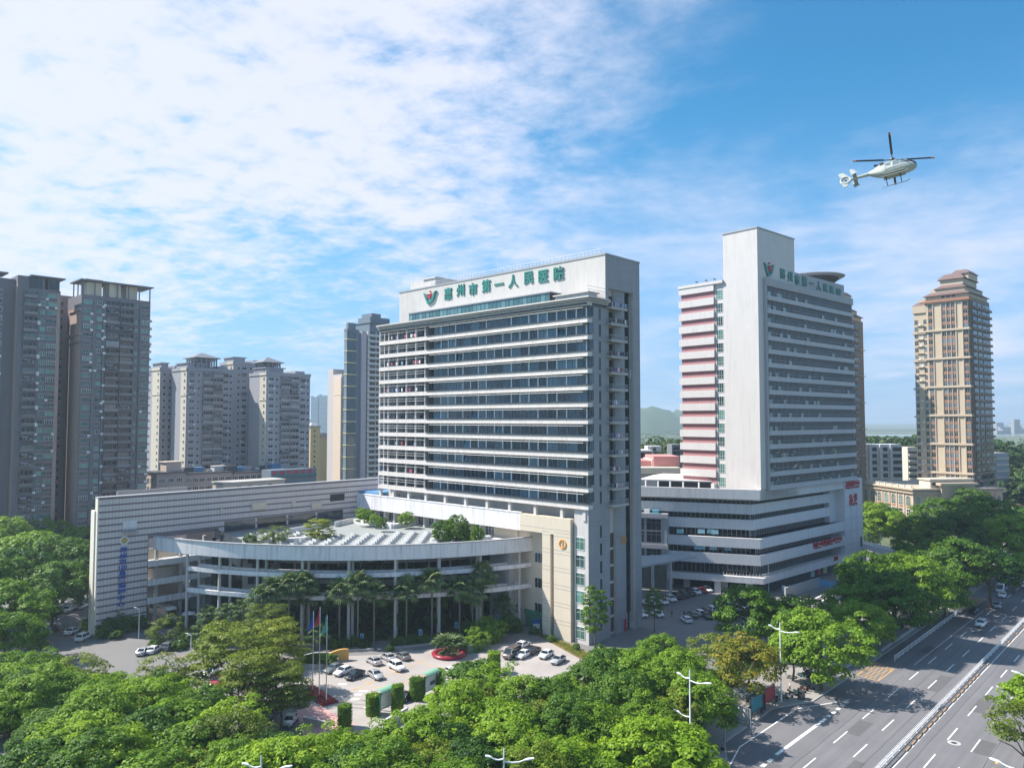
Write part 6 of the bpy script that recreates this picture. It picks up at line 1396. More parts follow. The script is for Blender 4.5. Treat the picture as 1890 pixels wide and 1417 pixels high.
def car(P, heading, kind, col, label, group=None, z=0.0, name='parked_car'):
    """heading: world direction angle of the bonnet"""
    p = CP_[kind]; b, g, r, m = car_mesh(kind, col); t = thing(name, label, 'van' if kind == 'van' else 'car', (P[0],P[1],z), heading, group)
    put('body', b, t); put('windows', g, t); put('roof', r, t); [put('mirror', m, t, (p['S']['cab'][0]-0.25, s_*(p['S']['cab'][6]+0.12), p['S']['cab'][4])) for s_ in (1,-1)]; put('grille', p['gr'], t)
    hw = p['S']['st'][2][1]
    for x in p['S']['wx']:
        for s in (1,-1): put('wheel', wheel_me, t, (x, s*(hw-0.09), 0.335), (rad(90),0,0))
    for s in (0,1): put('headlight', p['hl'], t, (0, p['hy'] if s == 0 else -p['hy']-0.36, 0)); put('tail_light', p['tl'], t, (0, p['ty']-0.02 if s == 0 else -p['ty']-0.28, 0))
    return t
def head(p, q): a, b = at_z(*p), at_z(*q); return math.atan2(b.y-a.y, b.x-a.x)
# forecourt
H1 = head((720,1225),(748,1240)); H2 = head((676,1234),(625,1256))
for px,py,h,k,c,l in ((616,1238,H2,'sedan','grey','grey sedan, leftmost of the forecourt cars beside the orange wall'),(634,1243,H2,'sedan','white','white sedan parked between the grey and the black sedan in the forecourt'),(655,1250,H2,'sedan','black','black sedan nearest the flagpoles in the forecourt'),
   (693,1250,H1,'sedan','silver','silver sedan facing the notice boards in the forecourt'),(733,1235,H1,'suv','white','white sport utility car in the middle of the forecourt'),(690,1224,H1+math.pi,'sedan','silver','silver sedan with its tail to the camera, left in the back forecourt row'),(716,1217,H1+math.pi,'sedan','silver','silver sedan in the middle of the back forecourt row'),(743,1215,H1+math.pi,'sedan','grey','dark grey sedan at the right end of the back forecourt row'),
   (836,1246,H1,'hatch','white','white car half hidden behind the trees right of the farther notice board'),(752,1290,H2+math.pi,'sedan','black','black car partly hidden behind the clipped hedges'),
   (965,1194,H2+math.pi,'sedan','white','white car at the back of the right-hand forecourt group'),(985,1204,H2+math.pi,'sedan','black','black car in the right-hand forecourt group'),(945,1212,H2,'van','brown','brown minivan left in the right-hand forecourt group'),(966,1212,H2,'sedan','white','white car beside the brown minivan'),(1008,1212,H2,'sedan','white','white car at the right end of the right-hand forecourt group'),(1030,1222,H2,'sedan','silver','silver car under the branches beyond the right-hand forecourt group')):
    car(at_z(px,py), h, k, c, l, 'cars parked in the forecourt', 0.02)
# left car park
H3 = head((303,1192),(285,1203)); HA = head((100,1166),(76,1162))
for px,py,h,k,c,l in ((284,1203,H3+math.pi,'sedan','white','white car, left in the row of three below the striped wall'),(312,1197,H3+math.pi,'suv','grey','grey car in the middle of the row of three below the striped wall'),(338,1191,H3+math.pi,'sedan','white','white car, right in the row of three below the striped wall'),(266,1206,H3+math.pi,'sedan','silver','silver car half hidden by leaves left of the row of three'),
   (92,1165,HA,'sedan','black','black sedan driving out beside the left wood'),(134,1168,H3+math.pi,'sedan','white','white car farther back of the two near the wall end'),(155,1180,H3+math.pi,'suv','white','white car nearer of the two near the wall end'),
   (95,1135,H3,'sedan','silver','silver car, left of three in the dark under the left wood'),(125,1128,H3,'sedan','white','white car, middle of three in the dark under the left wood'),(152,1122,H3,'sedan','silver','silver car, right of three in the dark under the left wood'),(388,1245,H3,'sedan','white','white car glimpsed under the layered olive trees'),(430,1255,H3,'suv','white','white car deeper under the layered olive trees'),(402,1262,H3,'sedan','red','red car glimpsed under the layered olive trees'),
   (500,1322,H3,'sedan','black','black car under the trees left of the flagpole plinth'),(535,1335,H3,'sedan','silver','silver car under the trees left of the flagpole plinth'),(470,1312,H3,'sedan','black','black car deepest under the trees left of the flagpole plinth')):
    car(at_z(px,py), h, k, c, l, 'cars in the left car park', 0.02)
# shaded car park between the towers
def z6(x, y): return 1180+x/4.5, 980+y/4.5
HB = head(z6(520,505), z6(600,540)); 
rowA = [(60,612,'silver'),(120,605,'white'),(200,600,'white'),(262,580,'white'),(320,560,'black'),(372,545,'black'),(422,530,'black'),(475,520,'white'),(520,508,'red'),(560,498,'white')]
rowB = [(390,752,'white'),(440,712,'green'),(497,695,'white'),(545,688,'black'),(600,668,'white'),(640,650,'white'),(680,632,'white'),(730,608,'white'),(800,566,'silver'),(846,552,'white'),(890,532,'white')]
rowC = [(20,705,'white'),(150,706,'white'),(700,700,'red'),(770,690,'white'),(810,660,'silver'),(560,720,'black'),(620,712,'black'),(860,640,'white'),(930,620,'white'),(990,640,'silver'),(1010,700,'white'),(940,680,'black')]
for nm, row in (('beside the podium pillars',rowA),('in the middle of the lot',rowB),('nearest the street trees',rowC)):
    seen = {}
    for x,y,c in row:
        seen[c] = seen.get(c,0)+1
        car(at_z(*z6(x,y)), HB + (0 if nm[0] != 'i' else math.pi)+rt.uniform(-0.06,0.06), ('sedan','suv','sedan','hatch')[(x//7)%4], c, '%s %s car from the left in the shaded row %s' % (nth(seen[c]), c, nm), 'cars in the shaded car park', 0.02)
for i,(x,y) in enumerate(((1365,640),(1300,600))): car(at_z(*z6(x,y)), F2.t, 'suv' if i else 'van', 'black' if i else 'white', 'white minivan at the ramp mouth' if i == 0 else 'black car at the ramp mouth beside the minivan', None, 0.02)
# moving traffic and vehicles at the far kerb
RD = F1.t+math.pi
for px,py,k,c,l,dh in ((1811,1155,'suv','white','white car nearest the camera driving on the main road',0),(1796,1130,'sedan','black','black car just beyond the end of the white kerb barrier',0),(1837,1120,'sedan','silver','silver car turning out beside the yellow box marking',0.5),(1850,1101,'sedan','white','white car ahead of the two minibuses at the kerb',0.1),(1846,1076,'hatch','grey','small grey car left of the far minibuses',0),(1890,1083,'sedan','white','white car cut by the right picture edge',0)):
    car(at_z(px,py,-0.1), RD+dh, k, c, l, 'vehicles on the main road', -0.11, 'car')
def minibus(P, h, label):
    t = thing('minibus', label, 'minibus', (P[0],P[1],-0.11), h)
    rings = []
    for x,hw,zb,zt in ((3.0,0.86,0.5,1.2),(2.85,1.0,0.4,1.9),(2.3,1.05,0.36,2.6),(1.9,1.05,0.36,2.75),(-2.8,1.05,0.36,2.75),(-2.95,1.0,0.42,2.6)):
        rings.append([(x,hw,zb),(x,hw,(zb+zt)*0.5),(x,hw*0.93,zt-0.12),(x,hw*0.75,zt),(x,-hw*0.75,zt),(x,-hw*0.93,zt-0.12),(x,-hw,(zb+zt)*0.5),(x,-hw,zb)])
    put('body', MB().loft(rings).mesh('body', PAINT['white'], True), t)
    put('windscreen', MB().quad((3.01,-0.80,1.25),(3.01,0.80,1.25),(2.90,0.88,1.85),(2.90,-0.88,1.85)).quad((2.90,-0.88,1.85),(2.90,0.88,1.85),(2.36,0.80,2.52),(2.36,-0.80,2.52)).mesh('windscreen', car_glass), t)
    for s in (1,-1):
        for x in (1.2,0.0,-1.2,-2.3): put('window', MB().box(x-0.52,-0.02,1.5,x+0.52,0.02,2.25).mesh('window', car_glass), t, (0,s*1.06,0))
        for x in (1.9,-1.8): put('wheel', wheel_me, t, (x,s*0.98,0.34), (rad(90),0,0))
        put('headlight', MB().box(2.9,-0.18,0.85,3.02,0.18,1.05).mesh('headlight', lamp_w), t, (0,s*0.6,0))
    put('stripe', MB().box(-2.7,-1.075,1.05,2.4,1.075,1.25).mesh('stripe', sign_blue), t)
    put('beacon', MB().box(1.2,-0.6,2.75,1.5,0.6,2.92).mesh('beacon', sign_blue), t)
for px,py,l in ((1849,1091,'white minibus, nearer of two standing at the far kerb'),(1871,1068,'white minibus with blue roof bar, farther of two at the far kerb')): minibus(at_z(px,py,-0.1), RD, l)
def coach(P, h):
    t = thing('coach', 'white touring coach with big dark windscreen parked under the parking deck', 'coach', (P[0],P[1],0.01), h)
    rings = []
    for x,hw,zb,zt in ((5.9,1.05,0.5,1.6),(5.8,1.22,0.4,2.9),(5.4,1.25,0.36,3.35),(-5.8,1.25,0.36,3.4),(-5.95,1.2,0.5,3.3)):
        rings.append([(x,hw,zb),(x,hw,(zb+zt)*0.5),(x,hw*0.96,zt-0.15),(x,hw*0.8,zt),(x,-hw*0.8,zt),(x,-hw*0.96,zt-0.15),(x,-hw,(zb+zt)*0.5),(x,-hw,zb)])
    put('body', MB().loft(rings).mesh('body', mat('coach_white',(0.70,0.70,0.62),rough=0.3), True), t)
    put('windscreen', MB().quad((5.96,-1.02,1.25),(5.96,1.02,1.25),(5.86,1.10,2.75),(5.86,-1.10,2.75)).mesh('windscreen', car_glass), t)
    for s in (1,-1):
        put('headlight', MB().box(5.85,-0.25,0.75,5.98,0.25,1.0).mesh('headlight', lamp_w), t, (0,s*0.75,0)); put('mirror', MB().box(5.7,-0.08,2.2,6.1,0.08,2.8).mesh('mirror', dark_metal), t, (0,s*1.35,0))
        for i in range(6): put('window', MB().box(-0.82,-0.02,1.7,0.82,0.02,2.9).mesh('window', car_glass), t, (4.2-i*1.75,s*1.262,0))
        for x in (3.9,-3.4): put('wheel', wheel_me, t, (x,s*1.12,0.48), (rad(90),0,0), 1.4)
cp = FW.w(17.0, 0.8); coach(at_z(300,1138), head((272,1126),(318,1147)))
# ================================================================== SCOOTERS
sc_parts = []
def scooter_meshes():
    w = MB(); w.lathe([(0.0,-0.05),(0.18,-0.05),(0.24,-0.04),(0.25,0),(0.24,0.04),(0.18,0.05),(0,0.05)],12); wh = w.mesh('wheel', rubber, True)
    b = MB().loft([[(x,hw,z0),(x,hw,z1),(x,-hw,z1),(x,-hw,z0)] for x,hw,z0,z1 in ((0.42,0.15,0.30,0.75),(0.32,0.17,0.25,0.70),(0.22,0.15,0.22,0.32),(-0.10,0.15,0.22,0.30),(-0.20,0.17,0.25,0.62),(-0.65,0.15,0.38,0.66),(-0.80,0.08,0.48,0.62))])
    return wh, b, MB().loft([[(x,hw,z),(x,hw*0.8,z+0.10),(x,-hw*0.8,z+0.10),(x,-hw,z)] for x,hw,z in ((0.0,0.12,0.62),(-0.3,0.17,0.64),(-0.72,0.15,0.70))]).mesh('seat', rubber), MB().tube((0.42,0,0.6),(0.34,0,1.02),0.03).tube((0.34,-0.33,1.02),(0.34,0.33,1.02),0.025).box(0.34,-0.12,0.9,0.46,0.12,1.05).mesh('handlebar', dark_metal), MB().box(-1.05,-0.17,0.74,-0.72,0.17,1.04).mesh('top_box', dark_metal)
WH_, SB_, SE_, HB_, TB_ = scooter_meshes(); SBM = {c: SB_.mesh('body', PAINT[c], False) for c in ('white','black','red','blue','grey','teal')}
def scooter(P, h, c, label, group, box=False):
    t = thing('scooter', label, 'scooter', P, h, group); t.rotation_euler = (rad(6),0,h)
    put('body', SBM[c], t); put('seat', SE_, t); put('handlebar', HB_, t)
    for x in (0.52,-0.62): put('wheel', WH_, t, (x,0,0.25), (rad(90),0,0))
    if box: put('top_box', TB_, t)
rs = random.Random(12); cols = ['white','black','red','blue','grey','teal','black','white']
def sc_row(a0, b0, a1, b1, n, phrase, head_):
    seen = {}
    for i in range(n):
        f_ = i/(n-1) if n > 1 else 0; c = rs.choice(cols); seen[c] = seen.get(c,0)+1; P = F1.w(a0+(a1-a0)*f_+rs.uniform(-.12,.12), b0+(b1-b0)*f_+rs.uniform(-.3,.3), 0.02)
        scooter(P, F1.t+head_+rs.uniform(-0.25,0.25), c, '%s %s scooter from the near end, %s' % (nth(seen[c]), c, phrase), 'scooters parked '+phrase, rs.random()<0.3)
sc_row(11.5,-46.0,20.5,-46.6,15,'by the first yellow box', rad(-90)); sc_row(12.5,-43.5,21,-44.2,13,'behind the first box row', rad(-90))
sc_row(-3.5,-44.6,7,-46.6,9,'by the bus bay lamp post', rad(-70)); sc_row(-34,-46.6,-28,-46.8,8,'near pavement end', rad(-90)); sc_row(33.5,-45.4,92,-46.4,44,'under trees along the kerb', rad(-90))
sc_row(114,-47.0,134,-47.2,22,'by the far box marking', rad(-90)); sc_row(114,-44.6,134,-44.8,20,'behind the far box row', rad(-90))
sc_row(30,-30,60,-29,18,'behind the planting strip', rad(90))
# ================================================================== STREET FURNITURE
def lamp(P, H, rot, label, low=True, group='white double-armed street lamps'):
    t = thing('street_lamp', label, 'street lamp', P, rot, group)
    put('pole', MB().lathe([(0.20,0),(0.20,1.2),(0.13,1.25),(0.09,H)],12).mesh('pole', white_metal, True), t)
    def arm(side, L, z): 
        pts = [(0,0,z),(0,side*L*0.3,z-0.12),(0,side*L*0.55,z-0.05),(0,side*L*0.8,z+0.20),(0,side*L,z+0.30)]
        a = put('arm', MB().path(pts,[0.10,0.10,0.09,0.08,0.08],8).mesh('arm', white_metal, True), t)
        put('lamp_head', MB().loft([[(w,side*L*k,z+q+0.09),(w,side*L*k,z+q-0.05),(-w,side*L*k,z+q-0.05),(-w,side*L*k,z+q+0.09)] for k,w,q in ((0.72,0.08,0.12),(0.85,0.20,0.24),(1.05,0.17,0.32),(1.12,0.05,0.34))]).mesh('lamp_head', white_metal), a)
    arm(-1, 3.1, H-1.5); arm(1, 1.9, H-1.2)
    if low: arm(1, 2.4, H*0.52)
    return t
for px,py,l,dz in ((1275,1417,'white double-armed street lamp nearest the camera, above the front grove',0),(1442,1294,'white double-armed street lamp at the end of the bus bay',0),(1703,1152,'white street lamp whose arms just clear the street trees',0),(1764,1108,'white street lamp beside the far yellow box marking',0)):
    P = at_z(px,py); lamp(P, 13.9, F1.t+rad(0)+rad(0), l)
for px,py,l in ((482,1412,'white lamp head poking out of the trees, left one at the bottom edge'),(930,1398,'white lamp head poking out of the trees, right one at the bottom edge')):
    P = at_z(px,py,11.5); lamp((P.x,P.y,0), 12.6, rad(90), l, False)
P = at_z(1868,1420,11.0); lamp((P.x+1.5,P.y,0), 12.4, F1.t+math.pi, 'white street lamp arm reaching in at the bottom right corner', False); P = at_z(1890,1250,11); lamp((P.x+2.2,P.y,0), 12.4, F1.t+math.pi, 'white street lamp arm cut by the right edge beside the olive tree', False)
def park_lamp(px, py, H, label):
    P = at_z(px,py); t = thing('park_lamp', label, 'lamp post', P, 0, 'slim white lamp posts'); put('pole', MB().lathe([(0.13,0),(0.08,H)],10).mesh('pole', white_metal, True), t); put('lamp_head', MB().path([(0,0,H),(-0.6,0,H+0.35),(-1.3,0,H+0.45)],[0.09,0.14,0.10]).mesh('lamp_head', white_metal), t)
park_lamp(256,1178,6.6,'slim white lamp post in front of the striped wall'); park_lamp(166,1150,6.0,'slim white lamp post left of the striped wall'); park_lamp(352,1212,4.5,'slim white lamp post beside the row of three cars'); park_lamp(1419,1092,8.5,'slim grey lamp post before the corner of the banded podium')
# white fences on the road
def fence(a0, a1, b, label, base=True, hgt=1.15):
    t = thing('road_fence', label, 'fence', F1.w(a0,b,-0.13), F1.t); L = a1-a0; W3 = 3.0; n = int(L/W3)
    p = MB().box(0,-0.03,0.95,W3,0.03,1.10).box(0,-0.03,0.25,W3,0.03,0.38)
    for i in range(14): p.box(0.1+i*0.205,-0.012,0.38,0.122+i*0.205,0.012,0.95)
    pm = p.mesh('panel', white_metal); po = MB().box(-0.04,-0.04,0,0.04,0.04,1.15).box(-0.06,-0.12,0,0.06,0.12,0.05).mesh('post', white_metal)
    kb = MB().box(0,-0.55,0,1.9,-0.30,0.22).mesh('kerb_block', mat('block_orange',(0.38,0.24,0.13),var=0.3,scale=2)); kk = MB().box(1.9,-0.5,0,2.5,-0.32,0.22).mesh('kerb_block', dark_metal)
    rb = random.Random(2)
    for i in range(n):
        put('panel', pm, t, (i*W3,0,0)); put('post', po, t, (i*W3,0,0))
        if base and i*W3 < 150 and rb.random() < 0.62: put('kerb_block', kb, t, (i*W3+0.3,-0.4,0)); put('kerb_block', kk, t, (i*W3+0.3,-0.4,0))
fence(-60, 230, -66.7, 'long white steel fence along the middle of the road')
fence(35.8, 95, -52.9, 'shorter white steel fence guarding the cycle lane by the kerb', False)
# stone kerb wall beside the pavement
put('kerb_wall', MB().box(0,-0.2,0,57,0.2,0.55).mesh('kerb_wall', kerb_m), None, F1.w(40,-48.9,0), F1.t, label='long low stone kerb wall between the scooters and the cycle lane', cat='low wall')
# big road sign seen from the back, shelter boards
def board(P, rot, w, h, z0, m, label, cat, frame=None, name='billboard', thick=0.25):
    t = thing(name, label, cat, P, rot); put('panel', MB().box(-w/2,-thick/2,z0,w/2,thick/2,z0+h).mesh('panel', m), t); fr = frame or dark_metal
    for x in (-w/2+0.12,w/2-0.12): put('post', MB().box(x-0.12,-0.16,0,x+0.12,0.16,z0+h+0.1).mesh('post', fr), t)
    put('frame', MB().box(-w/2,-0.17,z0-0.08,w/2,0.17,z0).box(-w/2,-0.17,z0+h,w/2,0.17,z0+h+0.1).mesh('frame', fr), t); return t
P0, P1_ = at_z(1327,1312,4.2), at_z(1386,1335,4.2); w_ = (P1_-P0).length
t = thing('road_sign', 'large road sign seen from its plain ribbed grey back over the pavement', 'road sign', ((P0.x+P1_.x)/2,(P0.y+P1_.y)/2,0), math.atan2(P1_.y-P0.y,P1_.x-P0.x))
put('panel', MB().box(-w_/2,-0.05,3.7,w_/2,0.05,6.3).mesh('panel', mat('sign_back',(0.45,0.47,0.50),var=0.1,streak=0.2)), t)
fr = MB()
for z in (3.65,4.25,5.5,6.25): fr.box(-w_/2,-0.16,z,w_/2,-0.05,z+0.12)
for x in (-w_/2,w_/2-0.9,w_/2-0.5,w_/2-0.12): fr.box(x,-0.18,3.7,x+0.12,-0.05,6.3)
put('frame', fr.mesh('frame', steel), t); put('post', MB().lathe([(0.18,0),(0.16,6.4)],12,(-w_/2+0.8,0.25)).mesh('post', grey_metal), t)
board(at_z(1396,1322), F1.t, 4.4, 2.3, 1.2, mat('board_teal',(0.04,0.22,0.25),var=0.4,scale=1.2), 'teal advertising board on the pavement next to the road sign', 'billboard'); board(at_z(1420,1304), F1.t, 4.0, 2.2, 1.2, mat('board_red',(0.42,0.05,0.07),var=0.3,scale=1.2), 'red advertising board on the pavement beyond the teal one', 'billboard')
P = at_z(1392,1312); t = thing('bus_shelter', 'grey curved bus shelter roof behind the teal advertising board', 'bus shelter', P, F1.t)
m_ = MB()
for i in range(8): a0_, a1_ = math.pi*i/8, math.pi*(i+1)/8; m_.box(-3.2,1.2-1.7*math.cos(a0_),3.0+0.6*math.sin(a0_),3.2,1.2-1.7*math.cos(a1_),3.08+0.6*math.sin(a1_))
put('roof', m_.mesh('roof', mat('shelter_roof',(0.20,0.24,0.26))), t); put('posts', MB().box(-3,2.4,0,-2.85,2.55,3.2).box(2.85,2.4,0,3,2.55,3.2).mesh('posts', dark_metal), t); put('bench', MB().box(-2,1.6,0.45,2,2.0,0.55).box(-1.8,1.7,0,-1.7,1.9,0.45).box(1.7,1.7,0,1.8,1.9,0.45).mesh('bench', steel), t)
P = at_z(1479,1289); put('electrical_cabinet', MB().box(-0.7,-0.4,0,0.7,0.4,1.3).box(-0.75,-0.45,1.3,0.75,0.45,1.36).mesh('electrical_cabinet', dark_metal), None, P, F1.t, label='dark electrical cabinet on the pavement near the lamp post', cat='cabinet')
# notice boards with arched green roofs
def notice(px, pyb, px1, pyb1, label, mk):
    A, B_ = at_z(px,pyb), at_z(px1,pyb1); w = (B_-A).length; t = thing('notice_board', label, 'notice board', ((A.x+B_.x)/2,(A.y+B_.y)/2,0), math.atan2(B_.y-A.y,B_.x-A.x)); gm = MATS['board_green'] if 'board_green' in MATS else mat('board_green',(0.02,0.17,0.09),rough=0.5)
    put('panel', MB().box(-w/2+0.2,-0.08,1.2,w/2-0.2,0.08,3.6).mesh('panel', mat('notice_white',(0.60,0.66,0.62),var=0.06)), t)
    put('frame', MB().box(-w/2,-0.14,0,-w/2+0.2,0.14,3.9).box(w/2-0.2,-0.14,0,w/2,0.14,3.9).box(-w/2+0.2,-0.12,1.05,w/2-0.2,0.12,1.2).box(-w/2+0.2,-0.12,3.6,w/2-0.2,0.12,3.8).mesh('frame', gm), t)
    r = MB()
    for i in range(7):
        u, v = math.pi*(0.12+0.55*i/7), math.pi*(0.12+0.55*(i+1)/7); p, q = (-1.0*math.cos(u)+0.1,3.7+0.75*math.sin(u)), (-1.0*math.cos(v)+0.1,3.7+0.75*math.sin(v))
        r.add([(-w/2-0.2,p[0],p[1]),(w/2+0.2,p[0],p[1]),(w/2+0.2,q[0],q[1]),(-w/2-0.2,q[0],q[1]),(-w/2-0.2,p[0],p[1]-0.06),(w/2+0.2,p[0],p[1]-0.06),(w/2+0.2,q[0],q[1]-0.06),(-w/2-0.2,q[0],q[1]-0.06)],[(0,1,2,3),(7,6,5,4),(0,4,5,1),(1,5,6,2),(2,6,7,3),(3,7,4,0)])
    put('roof', r.mesh('roof', mat('green_polycarbonate',(0.22,0.42,0.30),rough=0.4)), t)
    for i in range(4): x = -w/2+0.3+(w-0.6)*i/3; put('bracket', MB().path([(x,-0.1,3.0),(x,-0.7,3.5),(x,-0.85,3.95)],0.05).mesh('bracket', white_metal), t)
    rn = random.Random(int(px)); pm = MB()
    for rr_ in range(5):
        for cc in range(6):
            if mk and cc > 3 : continue
            if rn.random() < 0.75: x = -w/2+0.5+cc*(w-1.2)/6; pm.box(x,-0.09,3.25-rr_*0.38,x+(w-1.2)/6*rn.uniform(0.5,0.9),-0.082,3.33-rr_*0.38)
    put('printed_lines', pm.mesh('printed_lines', mat('print_grey',(0.25,0.30,0.30))), t, kind='stuff')
    if mk: put('picture', MB().box(w/2-1.9,-0.09,1.9,w/2-0.5,-0.082,2.6).mesh('picture', mat('print_green',(0.05,0.12,0.09),var=0.5,scale=3)), t)
notice(700,1322,724,1311,'green framed notice board with arched roof, nearer of two between clipped hedges',False); notice(783,1289,805,1278,'green framed notice board with a picture, farther of two between clipped hedges',True)
# flagpoles and red plinth
A, B_ = at_z(576,1277), at_z(606,1297); d = (B_-A).normalized(); L = (B_-A).length+1.6
t = thing('flag_plinth', 'stepped polished red stone plinth under the three flagpoles', 'plinth', (A.x-d.x*0.8,A.y-d.y*0.8,0), math.atan2(d.y,d.x)); redst = mat('red_stone',(0.26,0.03,0.04),rough=0.25)
for i,(w,h0,h1) in enumerate(((1.5,0,0.35),(1.05,0.35,0.7),(0.6,0.7,1.0))): put('step', MB().box(0.0+i*0.12,-w,h0,L-i*0.12,w,h1).mesh('step', redst), t)
for i,((px,py,pt),c,l) in enumerate((((577,1273,1128),(0.02,0.10,0.50),'steel flagpole with a limp blue flag, left of three'),((589,1282,1120),(0.60,0.02,0.05),'steel flagpole with a limp red flag, middle of three'),((602,1290,1135),(0.10,0.42,0.28),'steel flagpole with a limp green flag, right of three'))):
    P = at_z(px,py,1.0); H = at_y(px+1,pt,P.y).z-1.0; t = thing('flagpole', l, 'flagpole', P, 0); put('pole', MB().lathe([(0.11,0),(0.10,3),(0.055,H),(0,H+0.1)],10).mesh('pole', steel, True), t)
    m_ = MB(); n = 7
    V = []
    for k in range(n):
        u = k/(n-1)
        for s in range(5):
            v = s/4; V.append((-0.08-v*(0.15+0.75*u)-0.1*math.sin(u*6+v*3), 0.16*math.sin(v*9+u*4), H-0.25-u*2.6-v*(0.25+0.5*u)))
    m_.add(V,[(k*5+s,k*5+s+1,(k+1)*5+s+1,(k+1)*5+s) for k in range(n-1) for s in range(4)])
    put('flag', m_.mesh('flag', mat('flag%d'%i,c,rough=0.7), True), t)
# planters, walls and garden pieces
P = at_z(829,1209); t = thing('round_planter', 'round planter with a cycad inside a glossy red bench ring', 'planter', P, 0)
put('bench_ring', MB().lathe([(3.0,0),(3.6,0.1),(3.75,0.6),(3.1,0.75),(2.6,0.6),(2.6,0)],32).mesh('bench_ring', mat('bench_red',(0.30,0.022,0.05),rough=0.3), True), t); put('soil', MB().lathe([(2.6,0.5),(0,0.6)],24).mesh('soil', soil), t)
for i in range(26): put('frond', FR[i%3], t, (0.9*math.cos(i*2.4),0.9*math.sin(i*2.4),0.9), (0,-rad(66-40*(i%5)/4),i*2.399), 1.5)
def wallseg(name, pts, h, th, m, label, cat='low wall', z=0):
    a, b = at_z(*pts[0]), at_z(*pts[1]); t = put(name, MB().box(0,-th/2,0,(b-a).length,th/2,h).box(-0.05,-th/2-0.05,h,(b-a).length+0.05,th/2+0.05,h+0.12).mesh(name, m), None, (a.x,a.y,z), math.atan2(b.y-a.y,b.x-a.x), label=label, cat=cat); return t
orange = mat('orange_render',(0.66,0.37,0.10),var=0.08)
a, b = at_z(608,1222), at_z(643,1217); t = thing('name_wall', 'low curved orange wall beside the grey sedan', 'low wall', a, math.atan2(b.y-a.y,b.x-a.x)); m_ = MB(); LL2 = (b-a).length
for i in range(10): u, v = i/10, (i+1)/10; m_.add([(LL2*u,-0.25,0),(LL2*v,-0.25,0),(LL2*v,0.25,0),(LL2*u,0.25,0),(LL2*u,-0.25,1.9+0.5*math.sin(u*2.4)),(LL2*v,-0.25,1.9+0.5*math.sin(v*2.4)),(LL2*v,0.25,1.9+0.5*math.sin(v*2.4)),(LL2*u,0.25,1.9+0.5*math.sin(u*2.4))],[(4,5,6,7),(0,1,5,4),(2,3,7,6)])
m_.quad((0,-0.25,0),(0,0.25,0),(0,0.25,1.9),(0,-0.25,1.9)).quad((LL2,-0.25,0),(LL2,-0.25,2.2),(LL2,0.25,2.2),(LL2,0.25,0)); put('wall', m_.mesh('wall', orange), t)
P = at_z(588,1222); t = thing('round_planter', 'round grey planter with palms behind the flagpoles', 'planter', P, 0); put('rim', MB().lathe([(4.2,0),(4.2,0.9),(3.8,0.9),(3.8,0.5)],32).mesh('rim', kerb_m), t); put('soil', MB().lathe([(3.8,0.5),(0,0.6)],24).mesh('soil', soil), t)
for i in range(5): bush_px(566+i*11, 1216-3*(i%2), 26, 'dark', 'dark shrub in the round grey planter, %s from the left' % nth(i+1), 0.5, 0.9, 'shrubs in the round grey planter')
wallseg('ramp_wall', ((862,1206),(898,1198)), 1.6, 0.4, mat('moss_render',(0.13,0.20,0.12),var=0.2), 'short green ramp wall right of the red planter')
wallseg('garden_kerb', ((575,1206),(690,1200)), 0.35, 0.3, kerb_m, 'pale garden kerb left of the garden path entrance'); wallseg('garden_kerb', ((712,1199),(880,1181)), 0.35, 0.3, kerb_m, 'pale garden kerb right of the garden path entrance')
wallseg('boundary_wall', ((560,1333),(600,1342)), 0.9, 0.3, white_wall, 'low white boundary wall among trees below the pink footpath'); wallseg('boundary_wall', ((712,1345),(752,1322)), 1.5, 0.3, white_wall, 'low pale boundary wall below the nearer notice board')
wallseg('ramp_wall', ((1491,1121),(1548,1091)), 1.3, 0.45, white_wall, 'pale wall on the inner side of the underground ramp'); wallseg('ramp_wall', ((1499,1127),(1558,1098)), 1.3, 0.45, white_wall, 'pale wall on the street side of the underground ramp'); wallseg('ramp_wall', ((1449,1102),(1512,1083)), 2.6, 0.5, grey_wall, 'long grey back wall of the underground ramp')
a, b = at_z(1512,1090), at_z(1545,1096); put('ramp_sign', MB().box(0,-0.2,1.6,(b-a).length,0.2,3.4).box(0,-0.15,0,0.4,0.15,1.6).box((b-a).length-0.4,-0.15,0,(b-a).length,0.15,1.6).mesh('ramp_sign', mat('ramp_blue',(0.10,0.28,0.50),var=0.5,scale=0.8)), None, a, math.atan2(b.y-a.y,b.x-a.x), label='blue and white sign panel over the ramp entrance', cat='sign')
for i,(px,py) in enumerate(((668,1186),(776,1178),(842,1164),(917,1150))):
    P = at_z(px,py); t = thing('sign_post', 'small blue and white signboard, %s from the left in the garden edge' % nth(i+1), 'sign', P, rad(-15)); put('panel', MB().box(-0.42,-0.06,0.7,0.42,0.06,2.1).mesh('panel', mat('panel_pale_blue',(0.35,0.58,0.72),var=0.1)), t); put('symbol', MB().box(-0.12,-0.075,1.0,0.12,-0.062,1.8).mesh('symbol', sign_blue), t); put('post', MB().box(-0.05,-0.04,0,0.05,0.04,0.7).mesh('post', white_metal), t)
P = at_z(990,1163); t = thing('sign_post', 'blue and white direction sign beside the gateway drive', 'sign', P, rad(10)); put('panel', MB().box(-0.8,-0.08,0.4,0.8,0.08,1.6).box(-0.8,-0.08,1.6,0.8,0.08,2.6,1).mesh('panel', [white_metal, sign_blue]), t); put('post', MB().box(-0.7,-0.05,0,-0.6,0.05,0.4).box(0.6,-0.05,0,0.7,0.05,0.4).mesh('post', grey_metal), t)
